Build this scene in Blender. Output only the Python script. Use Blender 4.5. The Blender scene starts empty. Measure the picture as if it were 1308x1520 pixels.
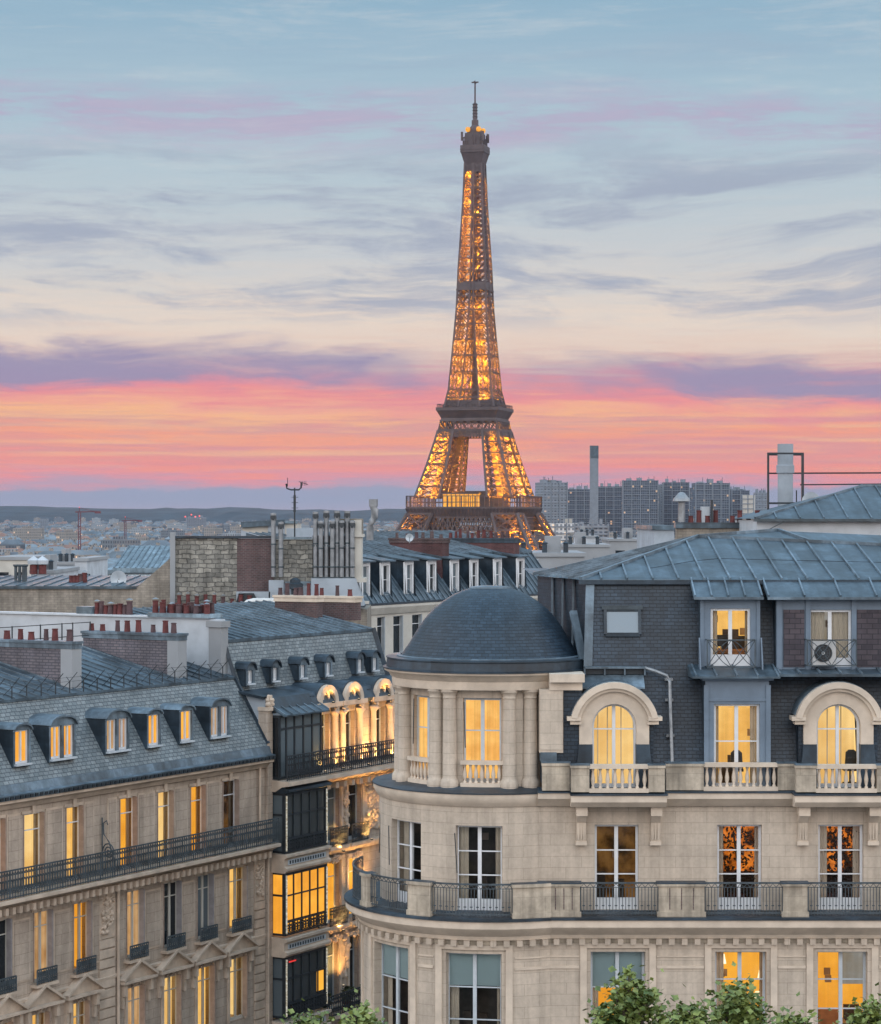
import bpy, math, random
from mathutils import Vector
R = math.radians
random.seed(7)
scene = bpy.context.scene
COL = scene.collection

# ------------------------------------------------------------------ camera
F, CX, HY, H = 3525.0, 654.0, 765.0, 27.0      # focal length and horizon in photograph pixels, eye height in metres
cam_d = bpy.data.cameras.new('camera')
cam = bpy.data.objects.new('camera', cam_d); COL.objects.link(cam)
cam.location = (0, 0, H); cam.rotation_euler = (R(90), 0, 0)
cam_d.sensor_fit = 'HORIZONTAL'; cam_d.sensor_width = 36.0
cam_d.lens = 36.0 * F / 1308.0
cam_d.shift_y = 5.0 / 1308.0
cam_d.clip_start = 0.5; cam_d.clip_end = 40000
scene.camera = cam

# ------------------------------------------------------------------ colour
scene.view_settings.view_transform = 'Standard'
scene.view_settings.look = 'None'
scene.view_settings.exposure = 0.0
scene.view_settings.gamma = 1.0
scene.render.engine = 'CYCLES'
scene.cycles.use_denoising = True
scene.cycles.max_bounces = 5
scene.cycles.diffuse_bounces = 3
scene.cycles.glossy_bounces = 3
scene.cycles.volume_bounces = 0
scene.cycles.sample_clamp_indirect = 4.0

def lin(h):
    out = []
    for k in (0, 2, 4):
        c = int(h[k:k+2], 16) / 255
        out.append(c / 12.92 if c <= .04045 else ((c + .055) / 1.055) ** 2.4)
    return (*out, 1.0)

class NT:
    """small helper for writing node trees"""
    def __init__(s, tree): s.t = tree; tree.nodes.clear()
    def n(s, typ, **kw):
        nd = s.t.nodes.new(typ)
        for k, v in kw.items(): setattr(nd, k, v)
        return nd
    def put(s, sock, v):
        if hasattr(v, 'is_linked') or hasattr(v, 'links'): s.t.links.new(v, sock)
        elif v is not None:
            try: sock.default_value = v
            except Exception: sock.default_value = (*v, 1.0)
    def m(s, op, a, b=None, c=None, clamp=False):
        nd = s.n('ShaderNodeMath', operation=op, use_clamp=clamp)
        for i, v in enumerate((a, b, c)):
            if v is not None: s.put(nd.inputs[i], v)
        return nd.outputs[0]
    def vec(s, x, y, z):
        nd = s.n('ShaderNodeCombineXYZ')
        for i, v in enumerate((x, y, z)): s.put(nd.inputs[i], v)
        return nd.outputs[0]
    def noise(s, v, scale=1.0, detail=4.0, rough=.55):
        nd = s.n('ShaderNodeTexNoise')
        if v is not None: s.put(nd.inputs['Vector'], v)
        nd.inputs['Scale'].default_value = scale; nd.inputs['Detail'].default_value = detail
        nd.inputs['Roughness'].default_value = rough
        return nd.outputs['Fac']
    def ss(s, v, a, b, lo=0.0, hi=1.0, typ='SMOOTHSTEP'):
        nd = s.n('ShaderNodeMapRange', interpolation_type=typ)
        nd.clamp = True
        for i, x in enumerate((v, a, b, lo, hi)): s.put(nd.inputs[i], x)
        return nd.outputs[0]
    def mix(s, f, a, b, bt='MIX'):
        nd = s.n('ShaderNodeMix', data_type='RGBA', blend_type=bt)
        nd.clamp_factor = True
        s.put(nd.inputs['Factor'], f); s.put(nd.inputs[6], a); s.put(nd.inputs[7], b)
        return nd.outputs[2]
    def ramp(s, f, stops, interp='LINEAR'):
        nd = s.n('ShaderNodeValToRGB'); cr = nd.color_ramp; cr.interpolation = interp
        while len(cr.elements) < len(stops): cr.elements.new(.5)
        for el, (p, c) in zip(cr.elements, stops): el.position = p; el.color = c
        s.put(nd.inputs[0], f)
        return nd.outputs[0]

# ------------------------------------------------------------------ sky (world)
KU, KB = 1.3, 2.25        # unseen sky overhead and behind the camera, raised to fill the facades
HAZE = 2.4e-5
world = bpy.data.worlds.new('World'); scene.world = world; world.use_nodes = True
w = NT(world.node_tree)
tc = w.n('ShaderNodeTexCoord').outputs['Generated']
sp = w.n('ShaderNodeSeparateXYZ'); w.put(sp.inputs[0], tc)
dx, dy, dz = sp.outputs
hor = w.m('SQRT', w.m('ADD', w.m('MULTIPLY', dx, dx), w.m('MULTIPLY', dy, dy)))
tt = w.m('DIVIDE', dz, w.m('MAXIMUM', hor, .02))
e = w.m('DIVIDE', tt, .217)                                  # 0 horizon .. 1 at about 12 degrees up
az = w.m('ARCTAN2', dx, dy)                                  # bearing, 0 towards the sunset
def dirnoise(kx, kz, ox, detail=5, rough=.58, warp=None):
    zz = w.m('MULTIPLY', dz, kz); xx = w.m('ADD', w.m('MULTIPLY', dx, kx), ox)
    if warp is not None: zz = w.m('ADD', zz, w.m('MULTIPLY', warp, 2.2)); xx = w.m('ADD', xx, w.m('MULTIPLY', warp, 1.4))
    return w.noise(w.vec(xx, w.m('MULTIPLY', dy, kx), zz), 1.0, detail, rough)
n0 = dirnoise(6, 14, 7.7, 3, .5)
n1 = dirnoise(5, 55, 3.1, 6, .6, n0)
n2 = dirnoise(7, 30, 11.3, 6, .62, n0)
n3 = dirnoise(9, 62, 27.7, 8, .66, n0)
n4 = dirnoise(14, 10, 41.9, 7, .62)
n5 = dirnoise(22, 420, 5.5, 5, .62, n0)
n6 = dirnoise(16, 130, 63.0, 8, .7, n0)
nA = w.noise(w.vec(w.m('MULTIPLY', dx, 11), w.m('MULTIPLY', dy, 11), w.m('MULTIPLY', dz, 26)), 1.0, 3, .5)
ew = w.m('ADD', e, w.m('MULTIPLY', w.m('SUBTRACT', n1, .5), .11))
ew = w.m('ADD', ew, w.m('MULTIPLY', w.m('SUBTRACT', n5, .5), .10))
Y = lambda y: max(0.0, (765 - y) / 765)
stops = [(765, 'BCA6B8'), (742, 'AFA4BA'), (722, 'CB9DAC'), (706, 'E8969C'), (690, 'FA9583'), (668, 'E89890'), (648, 'FDA27C'), (628, 'E2A094'),
         (612, 'FDBB84'), (598, 'FBB890'), (582, 'F0958F'), (560, 'DA9FA8'), (540, 'E0BFB4'), (515, 'E8D0C0'), (480, 'E9D8C9'), (430, 'DAD3CC'),
         (370, 'CBCED0'), (300, 'BECAD1'), (235, 'B6C8D2'), (150, 'AAC2D0'), (70, '9FBACC'), (0, '93B4C9')]
skyc = w.ramp(ew, [(Y(y), lin(c)) for y, c in stops])
n7 = dirnoise(7, 330, 81.0, 4, .5, n0); n8 = dirnoise(8, 210, 97.0, 5, .55, n0)
glow = w.m('MULTIPLY', w.ss(e, .075, .11), w.ss(e, .22, .27, 1, 0))
skyc = w.mix(w.m('MULTIPLY', w.m('MULTIPLY', w.ss(n7, .46, .72), glow), .6), skyc, lin('FFC68C'))
skyc = w.mix(w.m('MULTIPLY', w.m('MULTIPLY', w.ss(n8, .48, .74), glow), .6), skyc, lin('DB8C9A'))
# low blue-grey bank above the hills
skyc = w.mix(w.m('MULTIPLY', w.ss(w.m('ADD', e, w.m('MULTIPLY', w.m('SUBTRACT', n4, .5), -.10)), .046, .058, 1, 0), .88), skyc, lin('98A2BA'))
skyc = w.mix(w.m('MULTIPLY', w.ss(e, 0.0, .03, 1, 0), .55), skyc, lin('B6ABBE'))
# long mauve band with a rosy underside, torn at its edges
eb = w.m('ADD', w.m('ADD', e, w.m('MULTIPLY', w.m('SUBTRACT', n2, .5), .20)), w.m('MULTIPLY', az, .10))
eb = w.m('ADD', eb, w.m('MULTIPLY', w.m('SUBTRACT', n6, .5), .05))
skyc = w.mix(w.m('MULTIPLY', w.m('MULTIPLY', w.ss(eb, .17, .22), w.ss(eb, .235, .29, 1, 0)), w.m('MULTIPLY', w.ss(n6, .3, .6, .35, .9), w.ss(nA, .35, .6, .35, .85))), skyc, lin('F18B93'))
skyc = w.mix(w.m('MULTIPLY', w.m('MULTIPLY', w.ss(eb, .212, .25), w.ss(eb, .285, .335, 1, 0)), w.m('MULTIPLY', w.ss(n3, .30, .52, .45, .95), w.ss(nA, .38, .55, .12, 1))), skyc, lin('9C92B0'))
# thin grey streaks higher up
m3 = w.m('MULTIPLY', w.m('MULTIPLY', w.ss(n3, .43, .62), w.ss(e, .34, .42)), w.ss(e, .62, .80, 1, 0))
skyc = w.mix(w.m('MULTIPLY', m3, .8), skyc, lin('9FA8BC'))
m4 = w.m('MULTIPLY', w.m('MULTIPLY', w.ss(eb, .69, .76), w.ss(eb, .77, .84, 1, 0)), w.ss(n6, .34, .6))
skyc = w.mix(w.m('MULTIPLY', m4, .75), skyc, lin('B6A3C2'))
m5 = w.m('MULTIPLY', w.ss(n6, .48, .74), w.ss(e, .30, .5))
skyc = w.mix(w.m('MULTIPLY', m5, .38), skyc, lin('D0D5D8'))
m6 = w.m('MULTIPLY', w.ss(n1, .52, .72), w.ss(e, .70, .85))
skyc = w.mix(w.m('MULTIPLY', m6, .4), skyc, lin('A2B3C6'))
up = w.ss(tt, .24, .9)
nish = w.n('ShaderNodeTexSky', sky_type='NISHITA'); nish.sun_disc = False
nish.sun_elevation = R(2.0); nish.sun_rotation = R(0)
upc = w.mix(1.0, w.mix(1.0, (.50*KU, .76*KU, 1.0*KU, 1), (0, 0, 0, 1), 'ADD'), w.mix(1.0, nish.outputs[0], (.05, .05, .05, 1), 'MULTIPLY'), 'ADD')
skyc = w.mix(up, skyc, upc)
back = w.ss(dy, .86, -.15)
backc = w.ramp(dz, [(0.0, (.58*KB, .51*KB, .50*KB, 1)), (.12, (.76*KB, .68*KB, .65*KB, 1)), (.32, (1.18*KB, 1.07*KB, 1.01*KB, 1)), (.58, (.93*KB, .96*KB, 1.0*KB, 1)), (.82, (.38*KB, .54*KB, .69*KB, 1)), (1.0, (.33*KB, .50*KB, .67*KB, 1))])
skyc = w.mix(back, skyc, backc)
low = w.ss(dz, -.02, -.002)                                  # below the horizon: dim ground bounce
skyc = w.mix(low, (.10, .10, .11, 1), skyc)
bg = w.n('ShaderNodeBackground'); w.put(bg.inputs[0], skyc); bg.inputs[1].default_value = 1.0
wo = w.n('ShaderNodeOutputWorld'); w.put(wo.inputs[0], bg.outputs[0])

# ------------------------------------------------------------------ sun: already down at the horizon ahead, only a soft afterglow
sd = bpy.data.lights.new('sun', 'SUN'); sd.energy = 0.35; sd.angle = R(14); sd.color = (1.0, .62, .5)
so = bpy.data.objects.new('sun', sd); COL.objects.link(so)
so.rotation_euler = Vector((0.10, -1.0, -.06)).to_track_quat('-Z', 'Y').to_euler()

# ------------------------------------------------------------------ geometry helpers
class Fr:
    """a vertical plane: s runs along it, d out of it, z up"""
    def __init__(f, ox, oy, dx, dy, nx=None, ny=None):
        l = math.hypot(dx, dy); f.o = (ox, oy); f.u = (dx/l, dy/l)
        f.n = (f.u[1], -f.u[0]) if nx is None else (nx, ny)
    def P(f, s, d, z): return (f.o[0] + s*f.u[0] + d*f.n[0], f.o[1] + s*f.u[1] + d*f.n[1], z)
    def s(f, px, d=0.0):
        u = (px - CX) / F; ox = f.o[0] + d*f.n[0]; oy = f.o[1] + d*f.n[1]
        return (u*oy - ox) / (f.u[0] - u*f.u[1])
    def z(f, px, py, d=0.0):
        p = f.P(f.s(px, d), d, 0)
        return H - (py - HY) / F * p[1]
def at(px, py, Yd): return ((px - CX) / F * Yd, Yd, H - (py - HY) / F * Yd)
W0 = Fr(0, 0, 1, 0, 0, 1)      # plain world axes: s = x, d = y

class MB:
    def __init__(s): s.v = []; s.ix = {}; s.f = []; s.fm = []; s.uv = []; s.mats = []
    def mi(s, m):
        if m not in s.mats: s.mats.append(m)
        return s.mats.index(m)
    def face(s, pts, m, uv=None):
        ids = []
        for p in pts:
            k = (round(p[0], 4), round(p[1], 4), round(p[2], 4))
            if k not in s.ix: s.ix[k] = len(s.v); s.v.append(k)
            ids.append(s.ix[k])
        seen = []; suv = []
        if uv is None:
            nx = ny = nz = 0.0; n = len(pts)
            for i in range(n):
                a = pts[i]; b = pts[(i+1) % n]
                nx += (a[1]-b[1])*(a[2]+b[2]); ny += (a[2]-b[2])*(a[0]+b[0]); nz += (a[0]-b[0])*(a[1]+b[1])
            l = math.sqrt(nx*nx+ny*ny+nz*nz) or 1
            nx /= l; ny /= l; nz /= l
            h = math.hypot(nx, ny)
            if h < .2: uv = [(p[0], p[1]) for p in pts]
            else:
                ux, uy = -ny/h, nx/h
                vx = -nz*uy; vy = nz*ux; vz = nx*uy - ny*ux
                uv = [(p[0]*ux+p[1]*uy, p[0]*vx+p[1]*vy+p[2]*vz) for p in pts]
        for i, q in zip(ids, uv):
            if i not in seen: seen.append(i); suv.append(q)
        if len(seen) < 3: return
        s.f.append(seen); s.fm.append(s.mi(m)); s.uv.append(suv)
    def box(s, fr, s0, s1, d0, d1, z0, z1, m):
        P = fr.P
        a = [P(s0,d0,z0),P(s1,d0,z0),P(s1,d1,z0),P(s0,d1,z0),P(s0,d0,z1),P(s1,d0,z1),P(s1,d1,z1),P(s0,d1,z1)]
        for q in ((0,3,2,1),(4,5,6,7),(0,1,5,4),(1,2,6,5),(2,3,7,6),(3,0,4,7)): s.face([a[i] for i in q], m)
    def prism(s, fr, out, d0, d1, m, m2=None):
        """outline in (s,z), pushed from d0 to d1"""
        n = len(out)
        s.face([fr.P(a, d1, b) for a, b in out], m); s.face([fr.P(a, d0, b) for a, b in out][::-1], m)
        for i in range(n):
            a, b = out[i], out[(i+1) % n]
            s.face([fr.P(a[0],d0,a[1]), fr.P(b[0],d0,b[1]), fr.P(b[0],d1,b[1]), fr.P(a[0],d1,a[1])], m2 or m)
    def sweep(s, fr, prof, s0, s1, m, mcap=None, closed=True):
        """profile in (d,z), swept along s"""
        n = len(prof)
        for i in range(n if closed else n-1):
            a, b = prof[i], prof[(i+1) % n]
            s.face([fr.P(s0,a[0],a[1]), fr.P(s1,a[0],a[1]), fr.P(s1,b[0],b[1]), fr.P(s0,b[0],b[1])], m)
        if closed:
            s.face([fr.P(s0,a,b) for a, b in prof], mcap or m); s.face([fr.P(s1,a,b) for a, b in prof][::-1], mcap or m)
    def arch(s, fr, c, zc, r0, r1, a0, a1, d0, d1, m, n=14, sy=1.0):
        """ring segment in the plane; angles from +s, degrees"""
        pts = []
        for i in range(n+1):
            a = R(a0 + (a1-a0)*i/n); pts.append((math.cos(a), math.sin(a)*sy))
        for i in range(n):
            (x0, y0), (x1, y1) = pts[i], pts[i+1]
            o = [(c+x0*r0, zc+y0*r0), (c+x0*r1, zc+y0*r1), (c+x1*r1, zc+y1*r1), (c+x1*r0, zc+y1*r0)]
            s.face([fr.P(a, d1, b) for a, b in o], m)
            s.face([fr.P(o[1][0],d0,o[1][1]), fr.P(o[2][0],d0,o[2][1]), fr.P(o[2][0],d1,o[2][1]), fr.P(o[1][0],d1,o[1][1])], m)
            if r0 > 0: s.face([fr.P(o[0][0],d0,o[0][1]), fr.P(o[3][0],d0,o[3][1]), fr.P(o[3][0],d1,o[3][1]), fr.P(o[0][0],d1,o[0][1])], m)
    def arc(s, c, r0, r1, a0, a1, z0, z1, m, n=12, mt=None):
        """curved block about a vertical axis; angle 0 faces the camera"""
        def q(r, a, z): return (c[0] + r*math.sin(a), c[1] - r*math.cos(a), z)
        for i in range(n):
            a = R(a0+(a1-a0)*i/n); b = R(a0+(a1-a0)*(i+1)/n)
            s.face([q(r1,a,z0),q(r1,b,z0),q(r1,b,z1),q(r1,a,z1)], m, [(r1*a,z0),(r1*b,z0),(r1*b,z1),(r1*a,z1)])
            s.face([q(r0,a,z0),q(r0,b,z0),q(r0,b,z1),q(r0,a,z1)], m, [(r1*a,z0),(r1*b,z0),(r1*b,z1),(r1*a,z1)])
            s.face([q(r0,a,z1),q(r1,a,z1),q(r1,b,z1),q(r0,b,z1)], mt or m)
            s.face([q(r0,a,z0),q(r1,a,z0),q(r1,b,z0),q(r0,b,z0)], m)
        for a in (R(a0), R(a1)):
            s.face([q(r0,a,z0),q(r1,a,z0),q(r1,a,z1),q(r0,a,z1)], m)
    def lathe(s, c, prof, m, n=16, a0=0, a1=360):
        full = abs(a1-a0) >= 359.9
        acc = 0.0
        for j in range(len(prof)-1):
            (r0, z0), (r1, z1) = prof[j], prof[j+1]
            st = math.hypot(r1-r0, z1-z0); v0, v1 = acc, acc+st; acc += st
            for i in range(n):
                a = R(a0+(a1-a0)*i/n); b = R(a0+(a1-a0)*(i+1)/n)
                if i == n-1 and full: b2 = R(a0)
                else: b2 = b
                pts = [(c[0]+r0*math.sin(a), c[1]-r0*math.cos(a), z0), (c[0]+r0*math.sin(b2), c[1]-r0*math.cos(b2), z0),
                       (c[0]+r1*math.sin(b2), c[1]-r1*math.cos(b2), z1), (c[0]+r1*math.sin(a), c[1]-r1*math.cos(a), z1)]
                rr = max(r0, r1)
                s.face(pts, m, [(rr*a, v0), (rr*b, v0), (rr*b, v1), (rr*a, v1)])
    def bar(s, p, q, wd, m, hd=None):
        p = Vector(p); q = Vector(q); d = q - p
        if d.length < 1e-5: return
        d.normalize(); up = Vector((0,0,1)) if abs(d.z) < .9 else Vector((0,1,0))
        a = d.cross(up).normalized(); b = a.cross(d).normalized(); a *= wd/2; b *= (hd or wd)/2
        c = [p-a-b, p+a-b, p+a+b, p-a+b, q-a-b, q+a-b, q+a+b, q-a+b]
        for k in ((0,1,2,3),(4,5,6,7),(0,1,5,4),(1,2,6,5),(2,3,7,6),(3,0,4,7)): s.face([c[i] for i in k], m)
    def tube(s, pts, r, m, n=6):
        pts = [Vector(p) for p in pts]; rings = []
        for i, p in enumerate(pts):
            d = (pts[min(i+1, len(pts)-1)] - pts[max(i-1, 0)]).normalized()
            up = Vector((0,0,1)) if abs(d.z) < .92 else Vector((0,1,0))
            a = d.cross(up).normalized(); b = a.cross(d).normalized()
            rings.append([p + a*math.cos(2*math.pi*k/n)*r + b*math.sin(2*math.pi*k/n)*r for k in range(n)])
        for x, y in zip(rings, rings[1:]):
            for k in range(n): s.face([x[k], x[(k+1)%n], y[(k+1)%n], y[k]], m)
        s.face(rings[0], m); s.face(rings[-1][::-1], m)
    def wall(s, fr, s0, s1, z0, z1, d, ops, m, depth=.35, mr=None):
        """front sheet with rectangular openings and their reveals; ops = (s0,s1,z0,z1)"""
        S = sorted({s0, s1, *[x for o in ops for x in o[:2] if s0 < x < s1]}); Z = sorted({z0, z1, *[x for o in ops for x in o[2:] if z0 < x < z1]})
        for i in range(len(S)-1):
            for j in range(len(Z)-1):
                cs, cz = (S[i]+S[i+1])/2, (Z[j]+Z[j+1])/2
                if any(o[0] < cs < o[1] and o[2] < cz < o[3] for o in ops): continue
                s.face([fr.P(S[i],d,Z[j]), fr.P(S[i+1],d,Z[j]), fr.P(S[i+1],d,Z[j+1]), fr.P(S[i],d,Z[j+1])], m)
        for a, b, c, e_ in ops:
            k = [(a,c),(b,c),(b,e_),(a,e_)]
            for i in range(4):
                x, y = k[i], k[(i+1)%4]
                s.face([fr.P(x[0],d,x[1]), fr.P(y[0],d,y[1]), fr.P(y[0],d-depth,y[1]), fr.P(x[0],d-depth,x[1])], mr or m)
    def build(s, name, parent=None, smooth=None, base=None):
        me = bpy.data.meshes.new(name)
        o = root_loc(parent) if base is None else Vector(base)
        me.from_pydata([(v[0]-o[0], v[1]-o[1], v[2]-o[2]) for v in s.v], [], s.f)
        for m in s.mats: me.materials.append(m)
        me.polygons.foreach_set('material_index', s.fm)
        ul = me.uv_layers.new(name='UVMap')
        flat = []
        for q in s.uv:
            for u in q: flat += [u[0], u[1]]
        ul.data.foreach_set('uv', flat)
        me.update()
        if smooth:
            me.shade_smooth(); me.set_sharp_from_angle(angle=R(smooth))
        ob = bpy.data.objects.new(name, me); COL.objects.link(ob)
        if parent is not None: ob.parent = parent
        else: ob.location = o
        return ob
def root_loc(p):
    while p is not None and p.parent is not None: p = p.parent
    return Vector((0,0,0)) if p is None else p.location.copy()
def tag(o, label=None, cat=None, group=None, kind=None):
    if label: o['label'] = label
    if cat: o['category'] = cat
    if group: o['group'] = group
    if kind: o['kind'] = kind
    return o
def thing(name, loc, label, cat, group=None):
    o = bpy.data.objects.new(name, None); COL.objects.link(o); o.location = loc; o.empty_display_size = .5
    return tag(o, label, cat, group)
def copy_tree(o, parent=None):
    c = o.copy(); COL.objects.link(c)
    if parent is not None: c.parent = parent
    for ch in list(o.children): copy_tree(ch, c)
    return c
# ------------------------------------------------------------------ materials
def new_mat(name):
    m = bpy.data.materials.new(name); m.use_nodes = True
    t = NT(m.node_tree)
    p = t.n('ShaderNodeBsdfPrincipled'); o = t.n('ShaderNodeOutputMaterial'); t.put(o.inputs[0], p.outputs[0])
    return m, t, p
def uvs(t, sx=1, sy=1):
    u = t.n('ShaderNodeUVMap').outputs[0]; sp = t.n('ShaderNodeSeparateXYZ'); t.put(sp.inputs[0], u)
    return t.vec(t.m('MULTIPLY', sp.outputs[0], sx), t.m('MULTIPLY', sp.outputs[1], sy), 0.0)
def pos(t): return t.n('ShaderNodeNewGeometry').outputs['Position']
def bump(t, p, h, st=.4, dist=.02):
    b = t.n('ShaderNodeBump'); b.inputs['Strength'].default_value = st; b.inputs['Distance'].default_value = dist
    t.put(b.inputs['Height'], h); t.put(p.inputs['Normal'], b.outputs[0])
def plain(name, c, rough=.6, metal=0.0, var=.25, scale=3.0, spec=None):
    m, t, p = new_mat(name)
    n = t.noise(pos(t), scale, 5, .6)
    col = t.mix(t.ss(n, .3, .7), tuple(x*(1-var) for x in c[:3])+(1,), tuple(min(1, x*(1+var)) for x in c[:3])+(1,))
    t.put(p.inputs['Base Color'], col); p.inputs['Roughness'].default_value = rough; p.inputs['Metallic'].default_value = metal
    if spec is not None: p.inputs['Specular IOR Level'].default_value = spec
    return m
def masonry(name, c1, c2, mort, bw, rh, ms, rough=.85, stain=.35, streak=.25, off=.5, bst=.25, blotch=.5, smooth=.1, warp=0.0):
    m, t, p = new_mat(name)
    uv = uvs(t)
    if warp:
        sp = t.n('ShaderNodeSeparateXYZ'); t.put(sp.inputs[0], uv); f = lambda q, o: t.m('ADD', q, t.m('MULTIPLY', t.m('SUBTRACT', t.noise(t.vec(t.m('ADD', sp.outputs[0], o), sp.outputs[1], o), 2.1, 3, .6), .5), warp))
        uv = t.vec(f(sp.outputs[0], 3.0), f(sp.outputs[1], 9.0), 0.0)
    b = t.n('ShaderNodeTexBrick'); t.put(b.inputs['Vector'], uv); b.offset = off
    for k, v in (('Color1', c1), ('Color2', c2), ('Mortar', mort)): b.inputs[k].default_value = (*v[:3], 1)
    b.inputs['Scale'].default_value = 1; b.inputs['Mortar Size'].default_value = ms; b.inputs['Mortar Smooth'].default_value = smooth
    b.inputs['Brick Width'].default_value = bw; b.inputs['Row Height'].default_value = rh; b.inputs['Bias'].default_value = 0
    n = t.noise(pos(t), blotch, 6, .65); s = t.noise(uvs(t, 3.2, .22), 1, 4, .6); fine = t.noise(pos(t), 9, 3, .6)
    k = t.m('MULTIPLY', t.ss(n, .3, .72, 1-stain, 1.0+stain*.3), t.ss(s, .35, .7, 1.0, 1-streak))
    k = t.m('MULTIPLY', k, t.ss(fine, .25, .75, .93, 1.06))
    t.put(p.inputs['Base Color'], t.mix(1.0, b.outputs[0], t.vec(k, k, k), 'MULTIPLY'))
    p.inputs['Roughness'].default_value = rough
    bump(t, p, t.m('ADD', t.m('MULTIPLY', b.outputs['Fac'], -1), t.m('MULTIPLY', fine, .5)), bst, .02)
    return m
STONE = masonry('limestone', (.56,.485,.40), (.52,.45,.37), (.36,.31,.25), .95, .34, .006, stain=.2, streak=.2, bst=.3)
STONE_L = masonry('warm_limestone', (.51,.43,.355), (.47,.39,.32), (.31,.255,.21), .9, .36, .008, stain=.25, streak=.22, bst=.25)
TRIM = plain('stone_trim', (.55,.475,.39), .85, var=.14, scale=1.4)
TRIM_L = plain('warm_stone_trim', (.50,.415,.335), .85, var=.18, scale=1.6)
WEATHER = masonry('weathered_stone', (.52,.455,.365), (.48,.42,.335), (.34,.30,.24), .8, .6, .006, stain=.35, streak=.38, blotch=1.5)
SLATE = masonry('dark_slate', (.010,.026,.046), (.025,.050,.080), (.004,.011,.020), .22, .115, .011, rough=.5, stain=.35, streak=.28, bst=.6, smooth=.3, warp=.035)
SLATE_L = masonry('grey_slate', (.135,.172,.192), (.235,.275,.293), (.06,.078,.095), .26, .15, .016, rough=.6, stain=.25, streak=.2, bst=.5, smooth=.3, warp=.05)
BRICK = masonry('red_brick', (.085,.028,.034), (.13,.046,.048), (.11,.08,.08), .22, .075, .012, stain=.4, streak=.2)
BRICK_D = masonry('sooty_brick', (.075,.045,.05), (.13,.07,.07), (.13,.11,.11), .22, .085, .016, stain=.4, streak=.2)
BRICK_G = masonry('netted_grey_brick', (.15,.14,.165), (.20,.18,.20), (.09,.09,.11), .3, .11, .02, stain=.3, streak=.2)
BRICK_P = masonry('purple_brick', (.055,.048,.062), (.095,.08,.095), (.035,.033,.042), .34, .16, .014, stain=.3, streak=.2)
RUBBLE = masonry('rubble_stone', (.20,.20,.185), (.36,.35,.31), (.13,.13,.12), .42, .23, .03, stain=.5, streak=.2, off=.37, bst=.8, blotch=1.6, smooth=.6, warp=.28)
BEIGE = masonry('beige_rough_stone', (.33,.30,.255), (.27,.245,.21), (.22,.20,.175), .3, .12, .01, stain=.35, streak=.3, blotch=.8)
RENDER_W = plain('white_render', (.40,.445,.49), .8, var=.14, scale=.7)
CREAM = plain('cream_render', (.46,.45,.41), .8, var=.10, scale=.8)
GREYW = plain('grey_painted_render', (.30,.35,.40), .8, var=.15, scale=.7)
def zinc(name, c, streak=.5):
    m, t, p = new_mat(name)
    n = t.noise(pos(t), .9, 6, .65); n2 = t.noise(uvs(t, 2.5, .35), 1, 5, .6); n3 = t.noise(pos(t), 5, 4, .65)
    bk = t.n('ShaderNodeTexBrick'); t.put(bk.inputs['Vector'], uvs(t)); bk.inputs['Scale'].default_value = 1; bk.inputs['Brick Width'].default_value = .8; bk.inputs['Row Height'].default_value = 1.9; bk.inputs['Mortar Size'].default_value = 0
    bk.inputs['Color1'].default_value = (.72,.72,.72,1); bk.inputs['Color2'].default_value = (1.22,1.22,1.22,1)
    sx = t.n('ShaderNodeSeparateColor'); t.put(sx.inputs[0], bk.outputs[0])
    k = t.m('MULTIPLY', t.m('MULTIPLY', t.ss(n, .3, .7, .55, 1.4), sx.outputs[0]), t.ss(n2, .3, .7, .8, 1.15)); k = t.m('MULTIPLY', k, t.ss(n3, .3, .7, .85, 1.12))
    t.put(p.inputs['Base Color'], t.mix(1.0, (*c, 1), t.vec(k, k, k), 'MULTIPLY'))
    p.inputs['Metallic'].default_value = .15; t.put(p.inputs['Roughness'], t.ss(n, .3, .7, .42, .62))
    bump(t, p, n3, .12, .02)
    return m
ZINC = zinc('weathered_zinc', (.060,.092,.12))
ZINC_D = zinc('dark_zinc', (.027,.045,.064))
LEAD = zinc('lead_flashing', (.11,.155,.195))
ZINC_P = zinc('pale_zinc', (.16,.22,.265))
IRON = plain('black_iron', (.022,.030,.038), .5, .2, .2)
IRON_G = plain('grey_green_iron', (.055,.075,.09), .55, .2, .3)
BLUEWOOD = plain('blue_grey_paint', (.125,.175,.235), .55, var=.12, scale=1.2)
WHITE = plain('white_paint', (.62,.65,.68), .5, var=.06)
PAINT_G = plain('pale_grey_paint', (.46,.52,.57), .5, var=.08)
SHUTTER = plain('faded_brown_shutter', (.33,.26,.22), .7, var=.15)
SHUTTER_G = plain('grey_shutter', (.28,.27,.28), .7, var=.15)
POT = plain('terracotta', (.10,.026,.026), .8, var=.3, scale=4)
POT_D = plain('sooty_pot', (.075,.045,.05), .8, var=.3, scale=4)
PIPE = plain('galvanised_flue', (.24,.26,.28), .45, .5, .2)
DUCT = plain('white_duct', (.55,.57,.57), .5, .1, .1)
CONC = plain('concrete', (.255,.275,.295), .85, var=.12, scale=.3)
BARK = plain('bark', (.11,.09,.07), .9)
ASPH = plain('asphalt', (.05,.05,.052), .9)
PAVE = plain('pavement_stone', (.22,.21,.20), .9)
PLASTIC_K = plain('black_plastic', (.02,.02,.022), .4)
SKIN_W = plain('ac_casing', (.45,.46,.46), .5, var=.05)
CURTAIN = plain('pale_curtain', (.62,.56,.47), .9, var=.08)
TOWERI = plain('brown_tower_paint', (.080,.060,.062), .6, .1, .2, .15)
REDP = plain('red_crane_paint', (.11,.035,.05), .6)
RED_AW = plain('dark_red_fabric', (.22,.03,.03), .9)

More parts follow.
